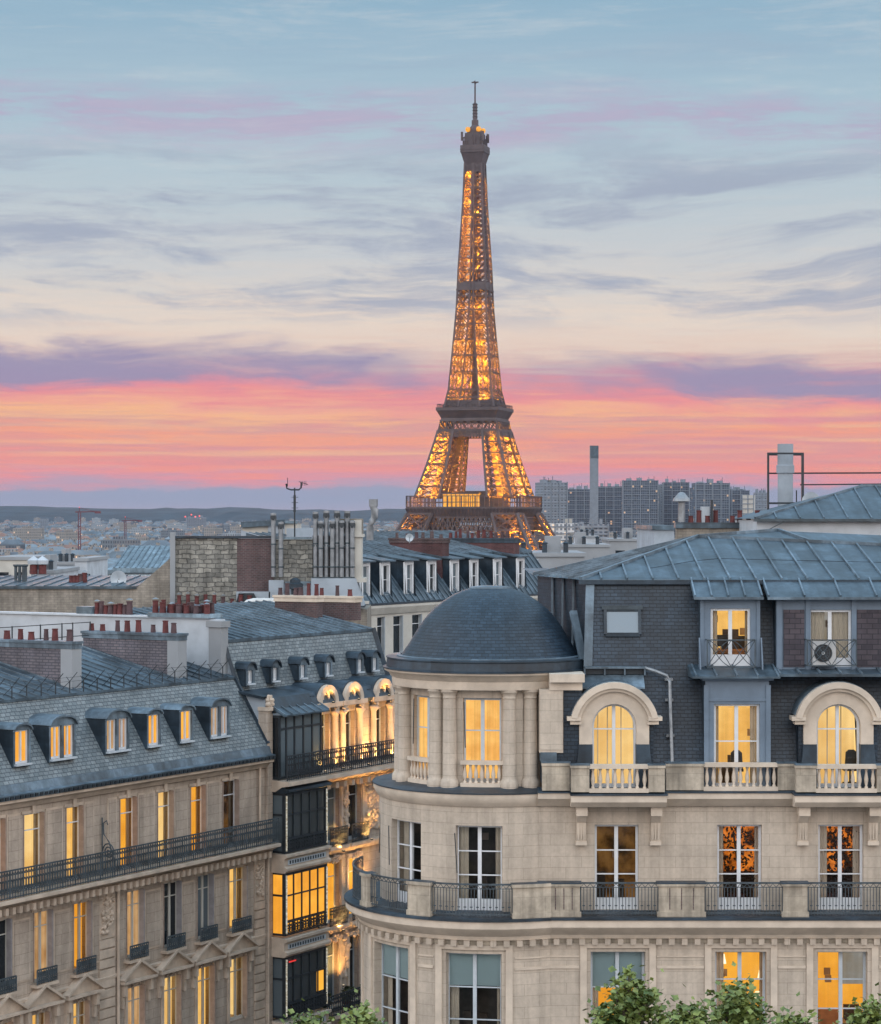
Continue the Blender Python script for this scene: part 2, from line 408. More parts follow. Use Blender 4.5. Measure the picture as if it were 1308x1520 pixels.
def glass_dark(name, c=(.012,.017,.022), rough=.04, spec=.6):
    m, t, p = new_mat(name)
    p.inputs['Base Color'].default_value = (*c, 1); p.inputs['Roughness'].default_value = rough
    p.inputs['Specular IOR Level'].default_value = spec
    n = t.noise(pos(t), 1.6, 2, .5); bump(t, p, n, .25, .05)
    return m
GLASS = glass_dark('dark_glass')
GLASS_B = glass_dark('blind_behind_glass', (.33,.44,.47), .15)
GLASS_M = glass_dark('bow_glass', (.045,.052,.055), .08)
GLASS_G = glass_dark('grey_glass', (.10,.13,.15), .12)
def lit(name, c, st, var=.3, fold=0.0, sc=1.1, spec=.3):
    """a lit interior seen through a pane: it gives off light; a little sky reflects in the glass"""
    m, t, p = new_mat(name)
    p.inputs['Base Color'].default_value = (.03,.025,.02,1); p.inputs['Roughness'].default_value = .08
    p.inputs['Specular IOR Level'].default_value = spec
    n = t.noise(pos(t), sc, 4, .6)
    k = t.ss(n, .32, .68, 1-var, 1+var*.6)
    if fold:
        f = t.noise(uvs(t, 9, .12), 1, 2, .5); k = t.m('MULTIPLY', k, t.ss(f, .3, .7, 1-fold, 1+fold*.4))
    t.put(p.inputs['Emission Color'], t.mix(t.ss(n, .3, .7), (c[0], c[1]*.82, c[2]*.6, 1), (*c, 1)))
    t.put(p.inputs['Emission Strength'], t.m('MULTIPLY', k, st))
    return m
LIT_CURT = lit('lit_golden_curtain', (1.0,.56,.15), .98, .12, .22)
LIT_PALE = lit('lit_pale_room', (1.0,.68,.27), .98, .12, .08, .5)
LIT_GOLD = lit('lit_amber_room', (1.0,.47,.05), 1.0, .15, .05, .5)
LIT_YEL = lit('lit_yellow_room', (1.0,.60,.17), 1.0, .16, .1, .6)
LIT_DIM = lit('lit_dim_room', (.75,.36,.10), .14, .9, .1, 1.6)
LIT_TAN = lit('lit_tan_curtain', (.85,.52,.24), .62, .2, .3)
LIT_PEACH = lit('lit_peach_blind', (.80,.52,.36), .55, .1, .1)
LIT_REFL_ORANGE = lit('lit_orange_reflection', (1.0,.27,.03), .5, .97, 0, 2.6)  # glow stands in for the sunset reflected in two panes
LIT_WHITE = lit('lit_lamp_shade', (1.0,.86,.62), 1.6, .1)
LIT_GREY = lit('faintly_lit_blind', (.62,.60,.56), .42, .12, .12)
RED_L = lit('red_lamp', (1.0,.12,.12), 1.6, .05)
SIGN_R = lit('red_window_sign', (1.0,.05,.05), .9, .1)
SPARK = lit('bulb_string', (.85,.87,.80), .55, .5, 0, 14)

BLKRIB = plain('tower_concrete', (.17,.20,.235), .85, var=.1, scale=.3)
SKYPANE = glass_dark('painted_sky_pane', (.16,.22,.27), .12)  # pale blue base colour stands in for the sky's reflection
DARKROOM = plain('unlit_room', (.07,.06,.052), .9)
WOODF = plain('warm_wood', (.38,.17,.06), .6)
FURN = plain('dark_furniture', (.05,.035,.025), .6)
def block_mat(name, wall, win, cw, ch, gap, lit_c, p_lit, st):
    """far facades: a regular window grid as surface pattern, a few windows lit"""
    m, t, p = new_mat(name)
    b = t.n('ShaderNodeTexBrick'); t.put(b.inputs['Vector'], uvs(t)); b.offset = 0
    b.inputs['Color1'].default_value = (0,0,0,1); b.inputs['Color2'].default_value = (1,1,1,1); b.inputs['Mortar'].default_value = (.5,.5,.5,1)
    b.inputs['Scale'].default_value = 1; b.inputs['Mortar Size'].default_value = gap; b.inputs['Brick Width'].default_value = cw; b.inputs['Row Height'].default_value = ch
    b.inputs['Mortar Smooth'].default_value = .05
    fac = b.outputs['Fac']
    g = t.n('ShaderNodeSeparateColor'); t.put(g.inputs[0], b.outputs[0])
    wn = t.mix(g.outputs[0], tuple(x*.7 for x in win)+(1,), tuple(x*1.5 for x in win)+(1,))
    n = t.noise(pos(t), .05, 3); wl = t.mix(n, tuple(x*.8 for x in wall)+(1,), tuple(min(1, x*1.15) for x in wall)+(1,))
    t.put(p.inputs['Base Color'], t.mix(fac, wn, wl)); p.inputs['Roughness'].default_value = .7
    on = t.m('MULTIPLY', t.m('GREATER_THAN', g.outputs[0], 1-p_lit), t.m('SUBTRACT', 1, fac, clamp=True))
    p.inputs['Emission Color'].default_value = (*lit_c, 1); t.put(p.inputs['Emission Strength'], t.m('MULTIPLY', on, st))
    return m
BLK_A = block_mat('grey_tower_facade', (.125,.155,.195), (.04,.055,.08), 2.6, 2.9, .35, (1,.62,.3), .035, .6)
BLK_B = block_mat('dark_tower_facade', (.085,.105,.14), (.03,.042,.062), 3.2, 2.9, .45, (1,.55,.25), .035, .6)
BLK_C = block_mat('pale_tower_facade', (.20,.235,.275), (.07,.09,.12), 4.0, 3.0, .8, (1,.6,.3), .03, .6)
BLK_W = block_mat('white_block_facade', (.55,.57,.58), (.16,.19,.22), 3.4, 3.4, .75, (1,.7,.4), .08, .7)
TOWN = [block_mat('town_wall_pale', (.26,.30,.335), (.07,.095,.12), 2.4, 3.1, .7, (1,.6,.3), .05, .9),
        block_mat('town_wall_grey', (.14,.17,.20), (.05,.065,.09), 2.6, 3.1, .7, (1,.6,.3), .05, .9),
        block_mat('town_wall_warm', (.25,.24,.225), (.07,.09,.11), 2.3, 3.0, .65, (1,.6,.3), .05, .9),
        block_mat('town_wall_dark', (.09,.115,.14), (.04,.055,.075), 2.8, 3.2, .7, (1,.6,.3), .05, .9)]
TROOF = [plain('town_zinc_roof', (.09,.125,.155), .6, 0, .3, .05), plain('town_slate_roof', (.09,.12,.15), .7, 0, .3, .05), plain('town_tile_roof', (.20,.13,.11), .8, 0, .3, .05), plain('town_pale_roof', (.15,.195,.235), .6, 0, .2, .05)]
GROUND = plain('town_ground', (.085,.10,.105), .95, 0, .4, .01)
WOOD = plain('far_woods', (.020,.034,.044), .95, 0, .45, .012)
FOLI = None
def leaf_mat(name, a, b):
    m, t, p = new_mat(name)
    n = t.noise(pos(t), 1.3, 3); n2 = t.noise(pos(t), 7, 2)
    t.put(p.inputs['Base Color'], t.mix(t.ss(t.m('ADD', t.m('MULTIPLY', n, .6), t.m('MULTIPLY', n2, .4)), .36, .64), (*a, 1), (*b, 1)))
    p.inputs['Roughness'].default_value = .55; p.inputs['Transmission Weight'].default_value = 0
    return m
LEAF = leaf_mat('plane_leaves', (.055,.095,.022), (.22,.27,.07))
LEAF_S = leaf_mat('shrub_leaves', (.02,.035,.02), (.06,.085,.035))
REFL_DARK = leaf_mat('dark_reflection_shapes', (.010,.008,.005), (.03,.02,.01))  # dark parts of the imitated reflections, leaf shapes and low blocks alike
# ------------------------------------------------------------------ the land
def lerp(tab, z):
    for (a, x), (b, y) in zip(tab, tab[1:]):
        if z <= b: return x + (y-x)*max(0, (z-a))/(b-a)
    return tab[-1][1]
def th(x, y): return lerp([(-400, 0), (170, 0), (700, -12), (1300, -18), (4600, -18), (6000, -16), (7400, -9), (9600, 0)], y)
g = MB()
ys = [-300, -100, 0, 100, 170, 260, 360, 500, 700, 1000, 1300, 2000, 3000, 4000, 4600, 5300, 6000, 6700, 7400, 8400, 9400]
xs = [-4200, -3000, -2000, -1400, -900, -500, -200, 0, 200, 500, 900, 1400, 2000, 3000, 4200]
for y0, y1 in zip(ys, ys[1:]):
    for x0, x1 in zip(xs, xs[1:]):
        g.face([(x0,y0,th(x0,y0)), (x1,y0,th(x1,y0)), (x1,y1,th(x1,y1)), (x0,y1,th(x0,y1))], GROUND)
tag(g.build('ground'), kind='structure')
FL = Fr(*at(400, 0, 95.0)[:2], math.sin(R(30.1)), math.cos(R(30.1)))        # left street front, seen raking
g = MB(); g.face([(-120, 40, .004), (120, 40, .004), (120, 64, .004), (-120, 64, .004)], ASPH)
g.face([FL.P(-30, 3, .008), FL.P(-30, 14, .008), FL.P(90, 14, .008), FL.P(90, 3, .008)], ASPH)
tag(g.build('road'), kind='structure')
g = MB(); g.box(W0, -3, 80, 64.2, 71, -.1, .14, PAVE); g.box(FL, -26, 90, 0.1, 2.9, -.1, .14, PAVE)
tag(g.build('pavement'), kind='structure')
# wooded hills along the horizon
g = MB(); rnd = random.Random(3)
hx = [-4100 + 55*i for i in range(150)]
def ridge(x): return 50 + 5*math.sin(x/310) + 4*math.sin(x/127+1) + 2*math.sin(x/41) + 3*math.sin(x/900+2)
rows = []
for k, (yy, hf) in enumerate(((7300, 0), (7500, .35), (7750, .72), (8000, .93), (8250, 1.0), (8700, .9), (9200, .3))):
    rows.append([(x + rnd.uniform(-15, 15), yy + rnd.uniform(-40, 40), (1-hf)*th(x, yy) + hf*(ridge(x) + rnd.uniform(-2, 2)) - (2 if k == 0 else 0)) for x in hx])
for a, b in zip(rows, rows[1:]):
    for i in range(len(hx)-1): g.face([a[i], a[i+1], b[i+1], b[i]], WOOD)
tag(g.build('hills'), kind='structure')

# ------------------------------------------------------------------ the lit lattice tower
TB = at(705.3, 0, 1500.0); TZ = -18.0
tower = thing('lattice_tower', (TB[0], TB[1], TZ), 'tall wrought iron lattice tower lit golden from inside against the sunset', 'tower')
tower.rotation_euler.z = R(-14.8)
HO = [(0, 62), (24, 46), (40, 37.5), (57, 30.6), (77, 24.6), (95, 19.7), (105, 17.8), (115, 15.6), (124, 13.7), (150, 11.5), (175, 9.6), (201, 8.6), (243, 6.2), (268, 5.3), (290, 5)]
HI = [(0, 37), (24, 27), (40, 21), (57, 15.2), (77, 12.2), (95, 9.8), (115, 6.8), (124, 5.4), (150, 3.1), (175, 1.5), (201, .9), (268, .5), (290, .4)]
def tb(name): return MB().build
def pier(mb, sx, sy, zs, cw, bw, dbl=False):
    for z0, z1 in zip(zs, zs[1:]):
        def cs(z):
            o, i = lerp(HO, z), lerp(HI, z)
            return [(sx*o, sy*o, z), (sx*i, sy*o, z), (sx*i, sy*i, z), (sx*o, sy*i, z)]
        a, b = cs(z0), cs(z1)
        for k in range(4):
            mb.bar(a[k], b[k], cw, TOWERI)
            k2 = (k+1) % 4
            mb.bar(a[k], b[k2], bw, TOWERI); mb.bar(a[k2], b[k], bw, TOWERI)
            mb.bar(b[k], b[k2], bw*1.25, TOWERI, bw*1.8)
            if dbl:
                mid = lambda p, q, t: tuple(p[i]+(q[i]-p[i])*t for i in range(3))
                m0, m1, n0, n1 = mid(a[k], a[k2], .5), mid(b[k], b[k2], .5), mid(a[k], b[k], .5), mid(a[k2], b[k2], .5)
                for p, q in ((m0, n0), (m0, n1), (m1, n0), (m1, n1), (n0, n1)): mb.bar(p, q, bw*.7, TOWERI)
                mb.bar(a[k], a[(k+2) % 4], bw*.8, TOWERI)
for sx in (-1, 1):
    for sy in (-1, 1):
        mb = MB(); pier(mb, sx, sy, [0, 9, 18, 27, 36, 46], 1.7, .75, True)
        mb.build('leg', tower, base=(0,0,0))
        for secs in (((0, 9), (9, 18), (18, 27), (27, 36), (36, 46)), ((56, 63), (63, 70), (70, 77), (77, 84), (84, 91), (91, 98))):
            mb = MB()
            for za, zb in secs:
                ca, cb = [lerp(HO, z)*.40+lerp(HI, z)*.60 for z in (za, zb)]
                mb.bar((sx*ca, sy*ca, za), (sx*cb, sy*cb, zb), 3.6, TOWERI, 1.0); mb.bar((sx*(ca-2.6), sy*(ca+2.6), zb), (sx*(ca+2.6), sy*(ca-2.6), zb), .7, TOWERI, 1.6)
            mb.build('lift_track', tower, base=(0,0,0))
        mb = MB(); pier(mb, sx, sy, [56, 63, 70, 77, 84, 91, 98], 1.5, .62, True)
        mb.build('middle_leg', tower, base=(0,0,0))
mb = MB(); zs = [113, 119, 124]
while zs[-1] < 264: zs.append(zs[-1] + max(5.2, 11 - (zs[-1]-124)*.045))
zs[-1] = 267
for sx in (-1, 1):
    for sy in (-1, 1): pier(mb, sx, sy, zs, 1.05, .42, True)
for i, z in enumerate(zs):                                     # ties between the four piers
    o, n = lerp(HO, z), lerp(HI, z)
    for s_ in (-1, 1):
        mb.bar((-n, s_*o, z), (n, s_*o, z), .55, TOWERI, 1.1); mb.bar((s_*o, -n, z), (s_*o, n, z), .55, TOWERI, 1.1)
    if i < len(zs)-1:
        z1 = zs[i+1]; o1, n1 = lerp(HO, z1), lerp(HI, z1)
        for s_ in (-1, 1):
            if n > 1.5:
                mb.bar((-n, s_*o, z), (n1, s_*o1, z1), .4, TOWERI); mb.bar((n, s_*o, z), (-n1, s_*o1, z1), .4, TOWERI)
                mb.bar((s_*o, -n, z), (s_*o1, n1, z1), .4, TOWERI); mb.bar((s_*o, n, z), (s_*o1, -n1, z1), .4, TOWERI)
mb.build('shaft', tower, base=(0,0,0))
mb = MB(); mb.box(W0, -1.5, 1.5, -1.5, 1.5, 112, 268, TOWERI)
for z in zs: mb.box(W0, -2.3, 2.3, -2.3, 2.3, z-.4, z+.4, TOWERI)
mb.build('lift_shaft', tower, base=(0,0,0))
def ringbox(mb, h0, h1, z0, z1, m):
    """square ring between half widths h0 (inside) and h1, flat"""
    mb.box(W0, -h1, h1, -h1, -h0, z0, z1, m); mb.box(W0, -h1, h1, h0, h1, z0, z1, m)
    mb.box(W0, -h1, -h0, -h0, h0, z0, z1, m); mb.box(W0, h0, h1, -h0, h0, z0, z1, m)
def flare(mb, ha, za, hb, zb, m):
    for k in range(4):
        c = [(-1,-1),(1,-1),(1,1),(-1,1)]; p, q = c[k], c[(k+1)%4]
        mb.face([(p[0]*ha,p[1]*ha,za),(q[0]*ha,q[1]*ha,za),(q[0]*hb,q[1]*hb,zb),(p[0]*hb,p[1]*hb,zb)], m)
def girder(mb, ha, za, hb, zb, nx, w):
    c = [(-1,-1),(1,-1),(1,1),(-1,1)]
    for k in range(4):
        p, q = c[k], c[(k+1)%4]
        def pt(t, u):
            h = ha+(hb-ha)*u; z = za+(zb-za)*u
            return ((p[0]+(q[0]-p[0])*t)*h, (p[1]+(q[1]-p[1])*t)*h, z)
        for u in (0, 1): mb.bar(pt(0,u), pt(1,u), w*1.8, TOWERI)
        for i in range(nx):
            mb.bar(pt(i/nx,0), pt((i+1)/nx,1), w, TOWERI); mb.bar(pt((i+1)/nx,0), pt(i/nx,1), w, TOWERI)
            mb.bar(pt(i/nx,0), pt(i/nx,1), w*.9, TOWERI)
# first platform
mb = MB(); ringbox(mb, 14, 35.4, 49.2, 50.4, TOWERI); flare(mb, 35.2, 49.2, 33.6, 44.2, TOWERI); ringbox(mb, 32.2, 33.8, 43.6, 44.4, TOWERI)
for k in range(4):
    c = [(-1,-1),(1,-1),(1,1),(-1,1)]; p, q = c[k], c[(k+1)%4]
    for i in range(33):
        t = i/32; x, y = p[0]+(q[0]-p[0])*t, p[1]+(q[1]-p[1])*t
        mb.bar((x*33.9, y*33.9, 44.2), (x*35.6, y*35.6, 49.4), .5, TOWERI)
mb.build('first_platform', tower, base=(0,0,0))
mb = MB(); girder(mb, 33.9, 35.5, 33.2, 43.6, 22, .5); mb.build('lower_girder', tower, base=(0,0,0))
mb = MB()
for k in range(4):
    c = [(-1,-1),(1,-1),(1,1),(-1,1)]; p, q = c[k], c[(k+1)%4]; h = 35.2
    for z in (53.2, 57): mb.bar((p[0]*h,p[1]*h,z), (q[0]*h,q[1]*h,z), .5, TOWERI)
    for i in range(25):
        t = i/24; x, y = (p[0]+(q[0]-p[0])*t)*h, (p[1]+(q[1]-p[1])*t)*h
        mb.bar((x,y,50.3), (x,y,57), .35 if i % 3 else .7, TOWERI)
mb.build('first_railing', tower, base=(0,0,0))
mb = MB(); mb.box(W0, -13, 9, -31, -24, 50.4, 58.2, LIT_GOLD); mb.box(W0, -14, 10, -31.6, -23.4, 58.2, 59, TOWERI)
for i in range(9): mb.box(W0, -13.2+i*2.75, -12.8+i*2.75, -31.2, -31, 50.4, 58.2, TOWERI)
mb.build('pavilion', tower, base=(0,0,0))
mb = MB(); mb.box(W0, -17, 17, 8, 24, 50.4, 60.5, TOWERI); mb.build('rear_pavilion', tower, base=(0,0,0))
# decorative arches under the first platform
for k in range(4):
    mb = MB(); ca, sa = [(1,0),(0,1),(-1,0),(0,-1)][k]
    def rp(x, y, z): return (x*ca - y*sa, x*sa + y*ca, z)
    prev = None
    for i in range(29):
        a = math.pi*i/28
        pts = []
        for r in (33.5, 37.5):
            x, z = -r*math.cos(a)*1.0, -2 + r*math.sin(a)*.98
            pts.append(rp(x, -(lerp(HO, max(0, z))-.4), z))
        if prev:
            for j in (0, 1): mb.bar(prev[j], pts[j], .9, TOWERI)
            mb.bar(prev[0], pts[1], .45, TOWERI); mb.bar(prev[1], pts[0], .45, TOWERI); mb.bar(pts[0], pts[1], .45, TOWERI)
        prev = pts
    mb.build('arch', tower, base=(0,0,0))
# second platform
mb = MB(); flare(mb, 17.6, 106, 20.2, 111, TOWERI); ringbox(mb, 5, 20.3, 110.6, 112.6, TOWERI); flare(mb, 17.9, 103.8, 17.5, 106.4, TOWERI)
ringbox(mb, 4, 14.5, 112.6, 116.5, TOWERI); ringbox(mb, 14, 15, 112.6, 117.5, TOWERI)
mb.build('second_platform', tower, base=(0,0,0))
mb = MB(); girder(mb, 19.0, 98.6, 17.9, 104.4, 8, .55); girder(mb, 19.9, 94.5, 19.2, 98, 20, .4); mb.build('upper_girder', tower, base=(0,0,0))
mb = MB()
for k in range(4):
    c = [(-1,-1),(1,-1),(1,1),(-1,1)]; p, q = c[k], c[(k+1)%4]; h = 19.6
    mb.bar((p[0]*h,p[1]*h,114.6), (q[0]*h,q[1]*h,114.6), .3, TOWERI)
    for i in range(21):
        t = i/20; x, y = (p[0]+(q[0]-p[0])*t)*h, (p[1]+(q[1]-p[1])*t)*h
        mb.bar((x,y,112.5), (x,y,114.6), .25, TOWERI)
mb.build('second_railing', tower, base=(0,0,0))
mb = MB(); ringbox(mb, 3, 9.9, 186.5, 187.3, TOWERI); ringbox(mb, 8.2, 9.4, 187.3, 191.6, TOWERI); mb.box(W0, -7, 7, -7, 7, 187.3, 192.5, TOWERI)
mb.build('lift_change_platform', tower, base=(0,0,0))
# summit
mb = MB(); flare(mb, 5.3, 262, 5.4, 266, TOWERI); flare(mb, 5.4, 266, 7.4, 273.5, TOWERI); mb.box(W0, -7.7, 7.7, -7.7, 7.7, 273.5, 278, TOWERI)
ringbox(mb, 7.72, 7.85, 275.2, 275.7, TOWERI)
mb.box(W0, -6, 6, -6, 6, 278, 281, TOWERI); mb.box(W0, -5.3, 5.3, -5.3, 5.3, 281, 286, TOWERI); mb.box(W0, -4.2, 4.2, -4.2, 4.2, 286, 288, TOWERI)
for k in range(26):
    a = k*.61; r = 5.8+1.3*((k*7) % 5)/5; x, y = max(-7, min(7, r*1.25*math.cos(a))), max(-7, min(7, r*1.25*math.sin(a)))
    mb.bar((x,y,278), (x,y,281.5+((k*5) % 7)*.8), .45, TOWERI)
for x, y in ((-6.8,-6.8),(6.8,-6.8),(6.8,6.8),(-6.8,6.8)):
    mb.bar((x*.7,y*.7,283), (x*1.05,y*1.05,283), .6, TOWERI); mb.box(W0, x-.6, x+.6, y-.6, y+.6, 281, 286.5, TOWERI)
mb.build('summit_gallery', tower, base=(0,0,0))
mb = MB()
for x, y in ((-3.6,-4.4),(3.4,-4.4),(4.4,3.4)): mb.lathe((x,y), [(0,286.6),(1.3,287),(1.7,288.4),(1.3,289.6),(0,290)], LIT_GOLD, 8)
mb.build('beacon', tower, base=(0,0,0))
mb = MB(); mb.lathe((0,0), [(4,287),(3.4,290),(2.2,291.5),(2.2,294.5),(1.5,295),(1.5,305),(.9,305.5),(.55,306),(.5,318.5),(0,320.2)], TOWERI, 8)
for z in (296.5, 298.5, 300.5, 302.5, 304.5): mb.lathe((0,0), [(1.4,z),(2.0,z+.2),(1.4,z+.5)], TOWERI, 8)
mb.box(W0, -2.2, 2.2, -.4, .4, 318.2, 319, TOWERI); mb.box(W0, -.4, .4, -2.2, 2.2, 318.2, 319, TOWERI)
mb.build('mast', tower, base=(0,0,0))
def lamp(name, loc, watts, col, parent=None, size=.3):
    l = bpy.data.lights.new(name, 'POINT'); l.energy = watts; l.color = col; l.shadow_soft_size = size
    o = bpy.data.objects.new(name, l); COL.objects.link(o); o.location = loc
    if parent is not None: o.parent = parent
    return o
GOLD = (1.0, .35, .012)
LW = 3.6
for sx in (-1, 1):
    for sy in (-1, 1):
        for z, p in ((3, 24000), (11, 24000), (19, 21000), (27, 19000), (35, 16000), (59, 13500), (66, 12500), (73, 11500), (80, 10000), (87, 8500), (94, 6500)):
            c = lerp(HO, z)*.70+lerp(HI, z)*.30
            lamp('floodlight', (sx*c, sy*c, z), p*LW, GOLD, tower, 1.0)
z = 119.0
while z < 266:
    c = (lerp(HO, z)+lerp(HI, z))/2*.82
    if z < 186:
        for sx, sy in ((-1,-1),(1,1),(-1,1),(1,-1)): lamp('floodlight', (sx*c, sy*c, z), 6800*LW*(c/8)**1.3, GOLD, tower, .6)
        z += 11.5
    else:
        lamp('floodlight', (-2.6, -2.6, z), 5200*LW, GOLD, tower, .5); lamp('floodlight', (2.6, 2.6, z+4), 5200*LW, GOLD, tower, .5)
        z += 9

# ------------------------------------------------------------------ far town
rnd = random.Random(11)
def house_mesh(mb, x, y, z, rot, w_, d_, h_, rh, wm, rm, flat):
    fr = Fr(x, y, math.cos(rot), math.sin(rot))
    mb.wall(fr, -w_/2, w_/2, z-3, z+h_, d_/2, [], wm); mb.wall(fr, -w_/2, w_/2, z-3, z+h_, -d_/2, [], wm)
    for s_ in (-w_/2, w_/2): mb.face([fr.P(s_,-d_/2,z-3), fr.P(s_,d_/2,z-3), fr.P(s_,d_/2,z+h_), fr.P(s_,-d_/2,z+h_)], wm)
    if flat: 
        mb.face([fr.P(-w_/2,-d_/2,z+h_), fr.P(w_/2,-d_/2,z+h_), fr.P(w_/2,d_/2,z+h_), fr.P(-w_/2,d_/2,z+h_)], rm)
        mb.box(fr, -w_*.2, w_*.15, -d_*.2, d_*.2, z+h_, z+h_+2.4, wm)
    else:
        i = min(w_, d_)*.28
        b = [fr.P(-w_/2,-d_/2,z+h_), fr.P(w_/2,-d_/2,z+h_), fr.P(w_/2,d_/2,z+h_), fr.P(-w_/2,d_/2,z+h_)]
        t_ = [fr.P(-w_/2+i,-d_/2+i,z+h_+rh), fr.P(w_/2-i,-d_/2+i,z+h_+rh), fr.P(w_/2-i,d_/2-i,z+h_+rh), fr.P(-w_/2+i,d_/2-i,z+h_+rh)]
        for k in range(4): mb.face([b[k], b[(k+1)%4], t_[(k+1)%4], t_[k]], rm)
        mb.face(t_, rm)
        for c in (-.3, .25): mb.box(fr, w_*c, w_*c+3, -.6, .6, z+h_, z+h_+rh+1.8, TOWN[2])
protos = []
for k in range(14):
    mb = MB(); fl = k % 5 == 4
    house_mesh(mb, 0, 0, 0, 0, rnd.uniform(13, 34), rnd.uniform(11, 17), rnd.uniform(13, 20), rnd.uniform(2.5, 5), rnd.choice(TOWN[:3] if k % 7 else TOWN[3:]), rnd.choice(TROOF), fl)
    protos.append(mb)
proto_me = []
spots = []
yy = 420.0
while yy < 7450:
    step = 26 + max(0, yy-1380)*.011
    half = .20*yy + 60
    x = -half + rnd.uniform(0, 30)
    while x < half:
        if (abs(x - TB[0]) > 75 or abs(yy-1500) > 75) and not (yy < 1500 and 560 < CX+F*x/yy < 880 and yy > 560): spots.append((x, yy + rnd.uniform(-9, 9)))
        x += rnd.uniform(24, 50) * (1 + max(0, yy-1380)*.00015)
    yy += step
near_n = 0; mass = MB()
vis = lambda x, y: CX + F*x/y < 640
first = None
for (x, y) in spots:
    z = th(x, y); rot = rnd.choice((0, .5, .9, 1.3, -.4)) + rnd.uniform(-.15, .15)
    if near_n < 270 and vis(x, y) and y > 1250 and rnd.random() < .8:
        k = rnd.randrange(14)
        if k >= len(proto_me) or True:
            nm = 'far_house'
            if len(proto_me) < 14:
                o = protos[len(proto_me)].build(nm, base=(0,0,0)); k = len(proto_me); proto_me.append(o)
            else:
                o = proto_me[k].copy(); COL.objects.link(o)
        o.location = (x, y, z); o.rotation_euler.z = rot; o.scale = (1, 1, rnd.uniform(.7, 1.12))
        tag(o, 'small pale far off town house among many roofs below the wooded hills', 'house', 'far houses of the town below the hills')
        near_n += 1
    else:
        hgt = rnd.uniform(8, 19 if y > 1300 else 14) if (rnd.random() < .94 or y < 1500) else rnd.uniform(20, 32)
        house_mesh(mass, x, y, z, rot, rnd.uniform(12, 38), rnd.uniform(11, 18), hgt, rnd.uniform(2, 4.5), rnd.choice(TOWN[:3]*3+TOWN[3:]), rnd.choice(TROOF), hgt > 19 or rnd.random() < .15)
tag(mass.build('distant_town'), 'mass of tiny pale houses spreading to the hills', None, None, 'stuff')
mb = MB()
for i in range(420):
    y = rnd.uniform(1500, 7400); x = rnd.uniform(-.2, .05)*y; z = th(x, y); r = rnd.uniform(5, 11)
    for j in range(7):
        cx, cy, cz, rr = x+rnd.uniform(-2, 2)*r*.9, y+rnd.uniform(-.7, .7)*r, z+r*rnd.uniform(.5, 1.3), r*rnd.uniform(.35, .6)
        mb.lathe((cx, cy), [(0, cz-rr), (rr*.9, cz-rr*.4), (rr, cz+rr*.3), (rr*.5, cz+rr*.85), (0, cz+rr)], WOOD, 5)
tag(mb.build('far_trees'), 'dark clumps of trees between the far houses', None, None, 'stuff')

# ------------------------------------------------------------------ tower blocks right of the lattice tower
def tower_block(px0, px1, pytop, Yd, mat, label, rot=.0, roofbits=True, dep=24, step=None):
    a, b = at(px0, pytop, Yd), at(px1, pytop, Yd)
    wd = b[0]-a[0]; cx = (a[0]+b[0])/2; gz = th(cx, Yd); top = a[2]
    root = thing('tower_block', (cx, Yd, gz), label, 'tower block', None)
    fr = Fr(cx, Yd+dep/2, math.cos(rot), math.sin(rot))
    mb = MB(); mb.wall(fr, -wd/2, wd/2, gz, top, dep/2, [], mat); mb.wall(fr, -wd/2, wd/2, gz, top, -dep/2, [], mat)
    for s_ in (-wd/2, wd/2): mb.face([fr.P(s_,-dep/2,gz), fr.P(s_,dep/2,gz), fr.P(s_,dep/2,top), fr.P(s_,-dep/2,top)], mat)
    mb.face([fr.P(-wd/2,-dep/2,top), fr.P(wd/2,-dep/2,top), fr.P(wd/2,dep/2,top), fr.P(-wd/2,dep/2,top)], CONC)
    mb.build('facade', root)
    mb = MB(); nb = max(2, int(wd/9))
    for i in range(nb+1):
        s_ = -wd/2 + wd*i/nb; mb.box(fr, s_-.5, s_+.5, dep/2+.02, dep/2+1.0, gz, top+.6, BLKRIB)
    mb.build('rib', root)
    mb = MB(); z = gz + 6
    while z < top-2: mb.box(fr, -wd/2+.6, wd/2-.6, dep/2+.05, dep/2+.75, z, z+.9, BLKRIB); z += 5.8
    mb.build('balcony_band', root)
    if roofbits:
        for i in range(3):
            mb = MB(); s_ = -wd/2+wd*(.12+.3*i); mb.box(fr, s_, s_+wd*rnd.uniform(.08, .2), -dep*.3, dep*.3, top, top+rnd.uniform(1.8, 5), BLKRIB); mb.build('rooftop_plant', root)
        for i in range(4): mb = MB(); s_ = rnd.uniform(-.45, .45)*wd; mb.box(fr, s_-.25, s_+.25, -.25, .25, top, top+rnd.uniform(4, 8), IRON_G); mb.build('rooftop_mast', root)
    return root
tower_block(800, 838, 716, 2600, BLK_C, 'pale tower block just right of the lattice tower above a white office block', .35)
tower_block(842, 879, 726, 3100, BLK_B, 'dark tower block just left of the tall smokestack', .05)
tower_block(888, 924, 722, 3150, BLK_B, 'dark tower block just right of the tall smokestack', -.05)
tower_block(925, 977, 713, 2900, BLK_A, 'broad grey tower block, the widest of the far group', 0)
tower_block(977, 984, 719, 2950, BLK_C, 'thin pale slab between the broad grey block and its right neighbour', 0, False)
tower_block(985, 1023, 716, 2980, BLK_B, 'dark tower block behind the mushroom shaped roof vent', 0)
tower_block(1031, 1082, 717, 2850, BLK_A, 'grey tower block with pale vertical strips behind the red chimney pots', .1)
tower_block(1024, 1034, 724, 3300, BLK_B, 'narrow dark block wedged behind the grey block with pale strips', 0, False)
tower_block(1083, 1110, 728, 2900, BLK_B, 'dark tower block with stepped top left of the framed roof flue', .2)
tower_block(1105, 1122, 735, 2800, CREAM, 'pinkish narrow slab with blank side wall left of the framed flue', -.2, False)
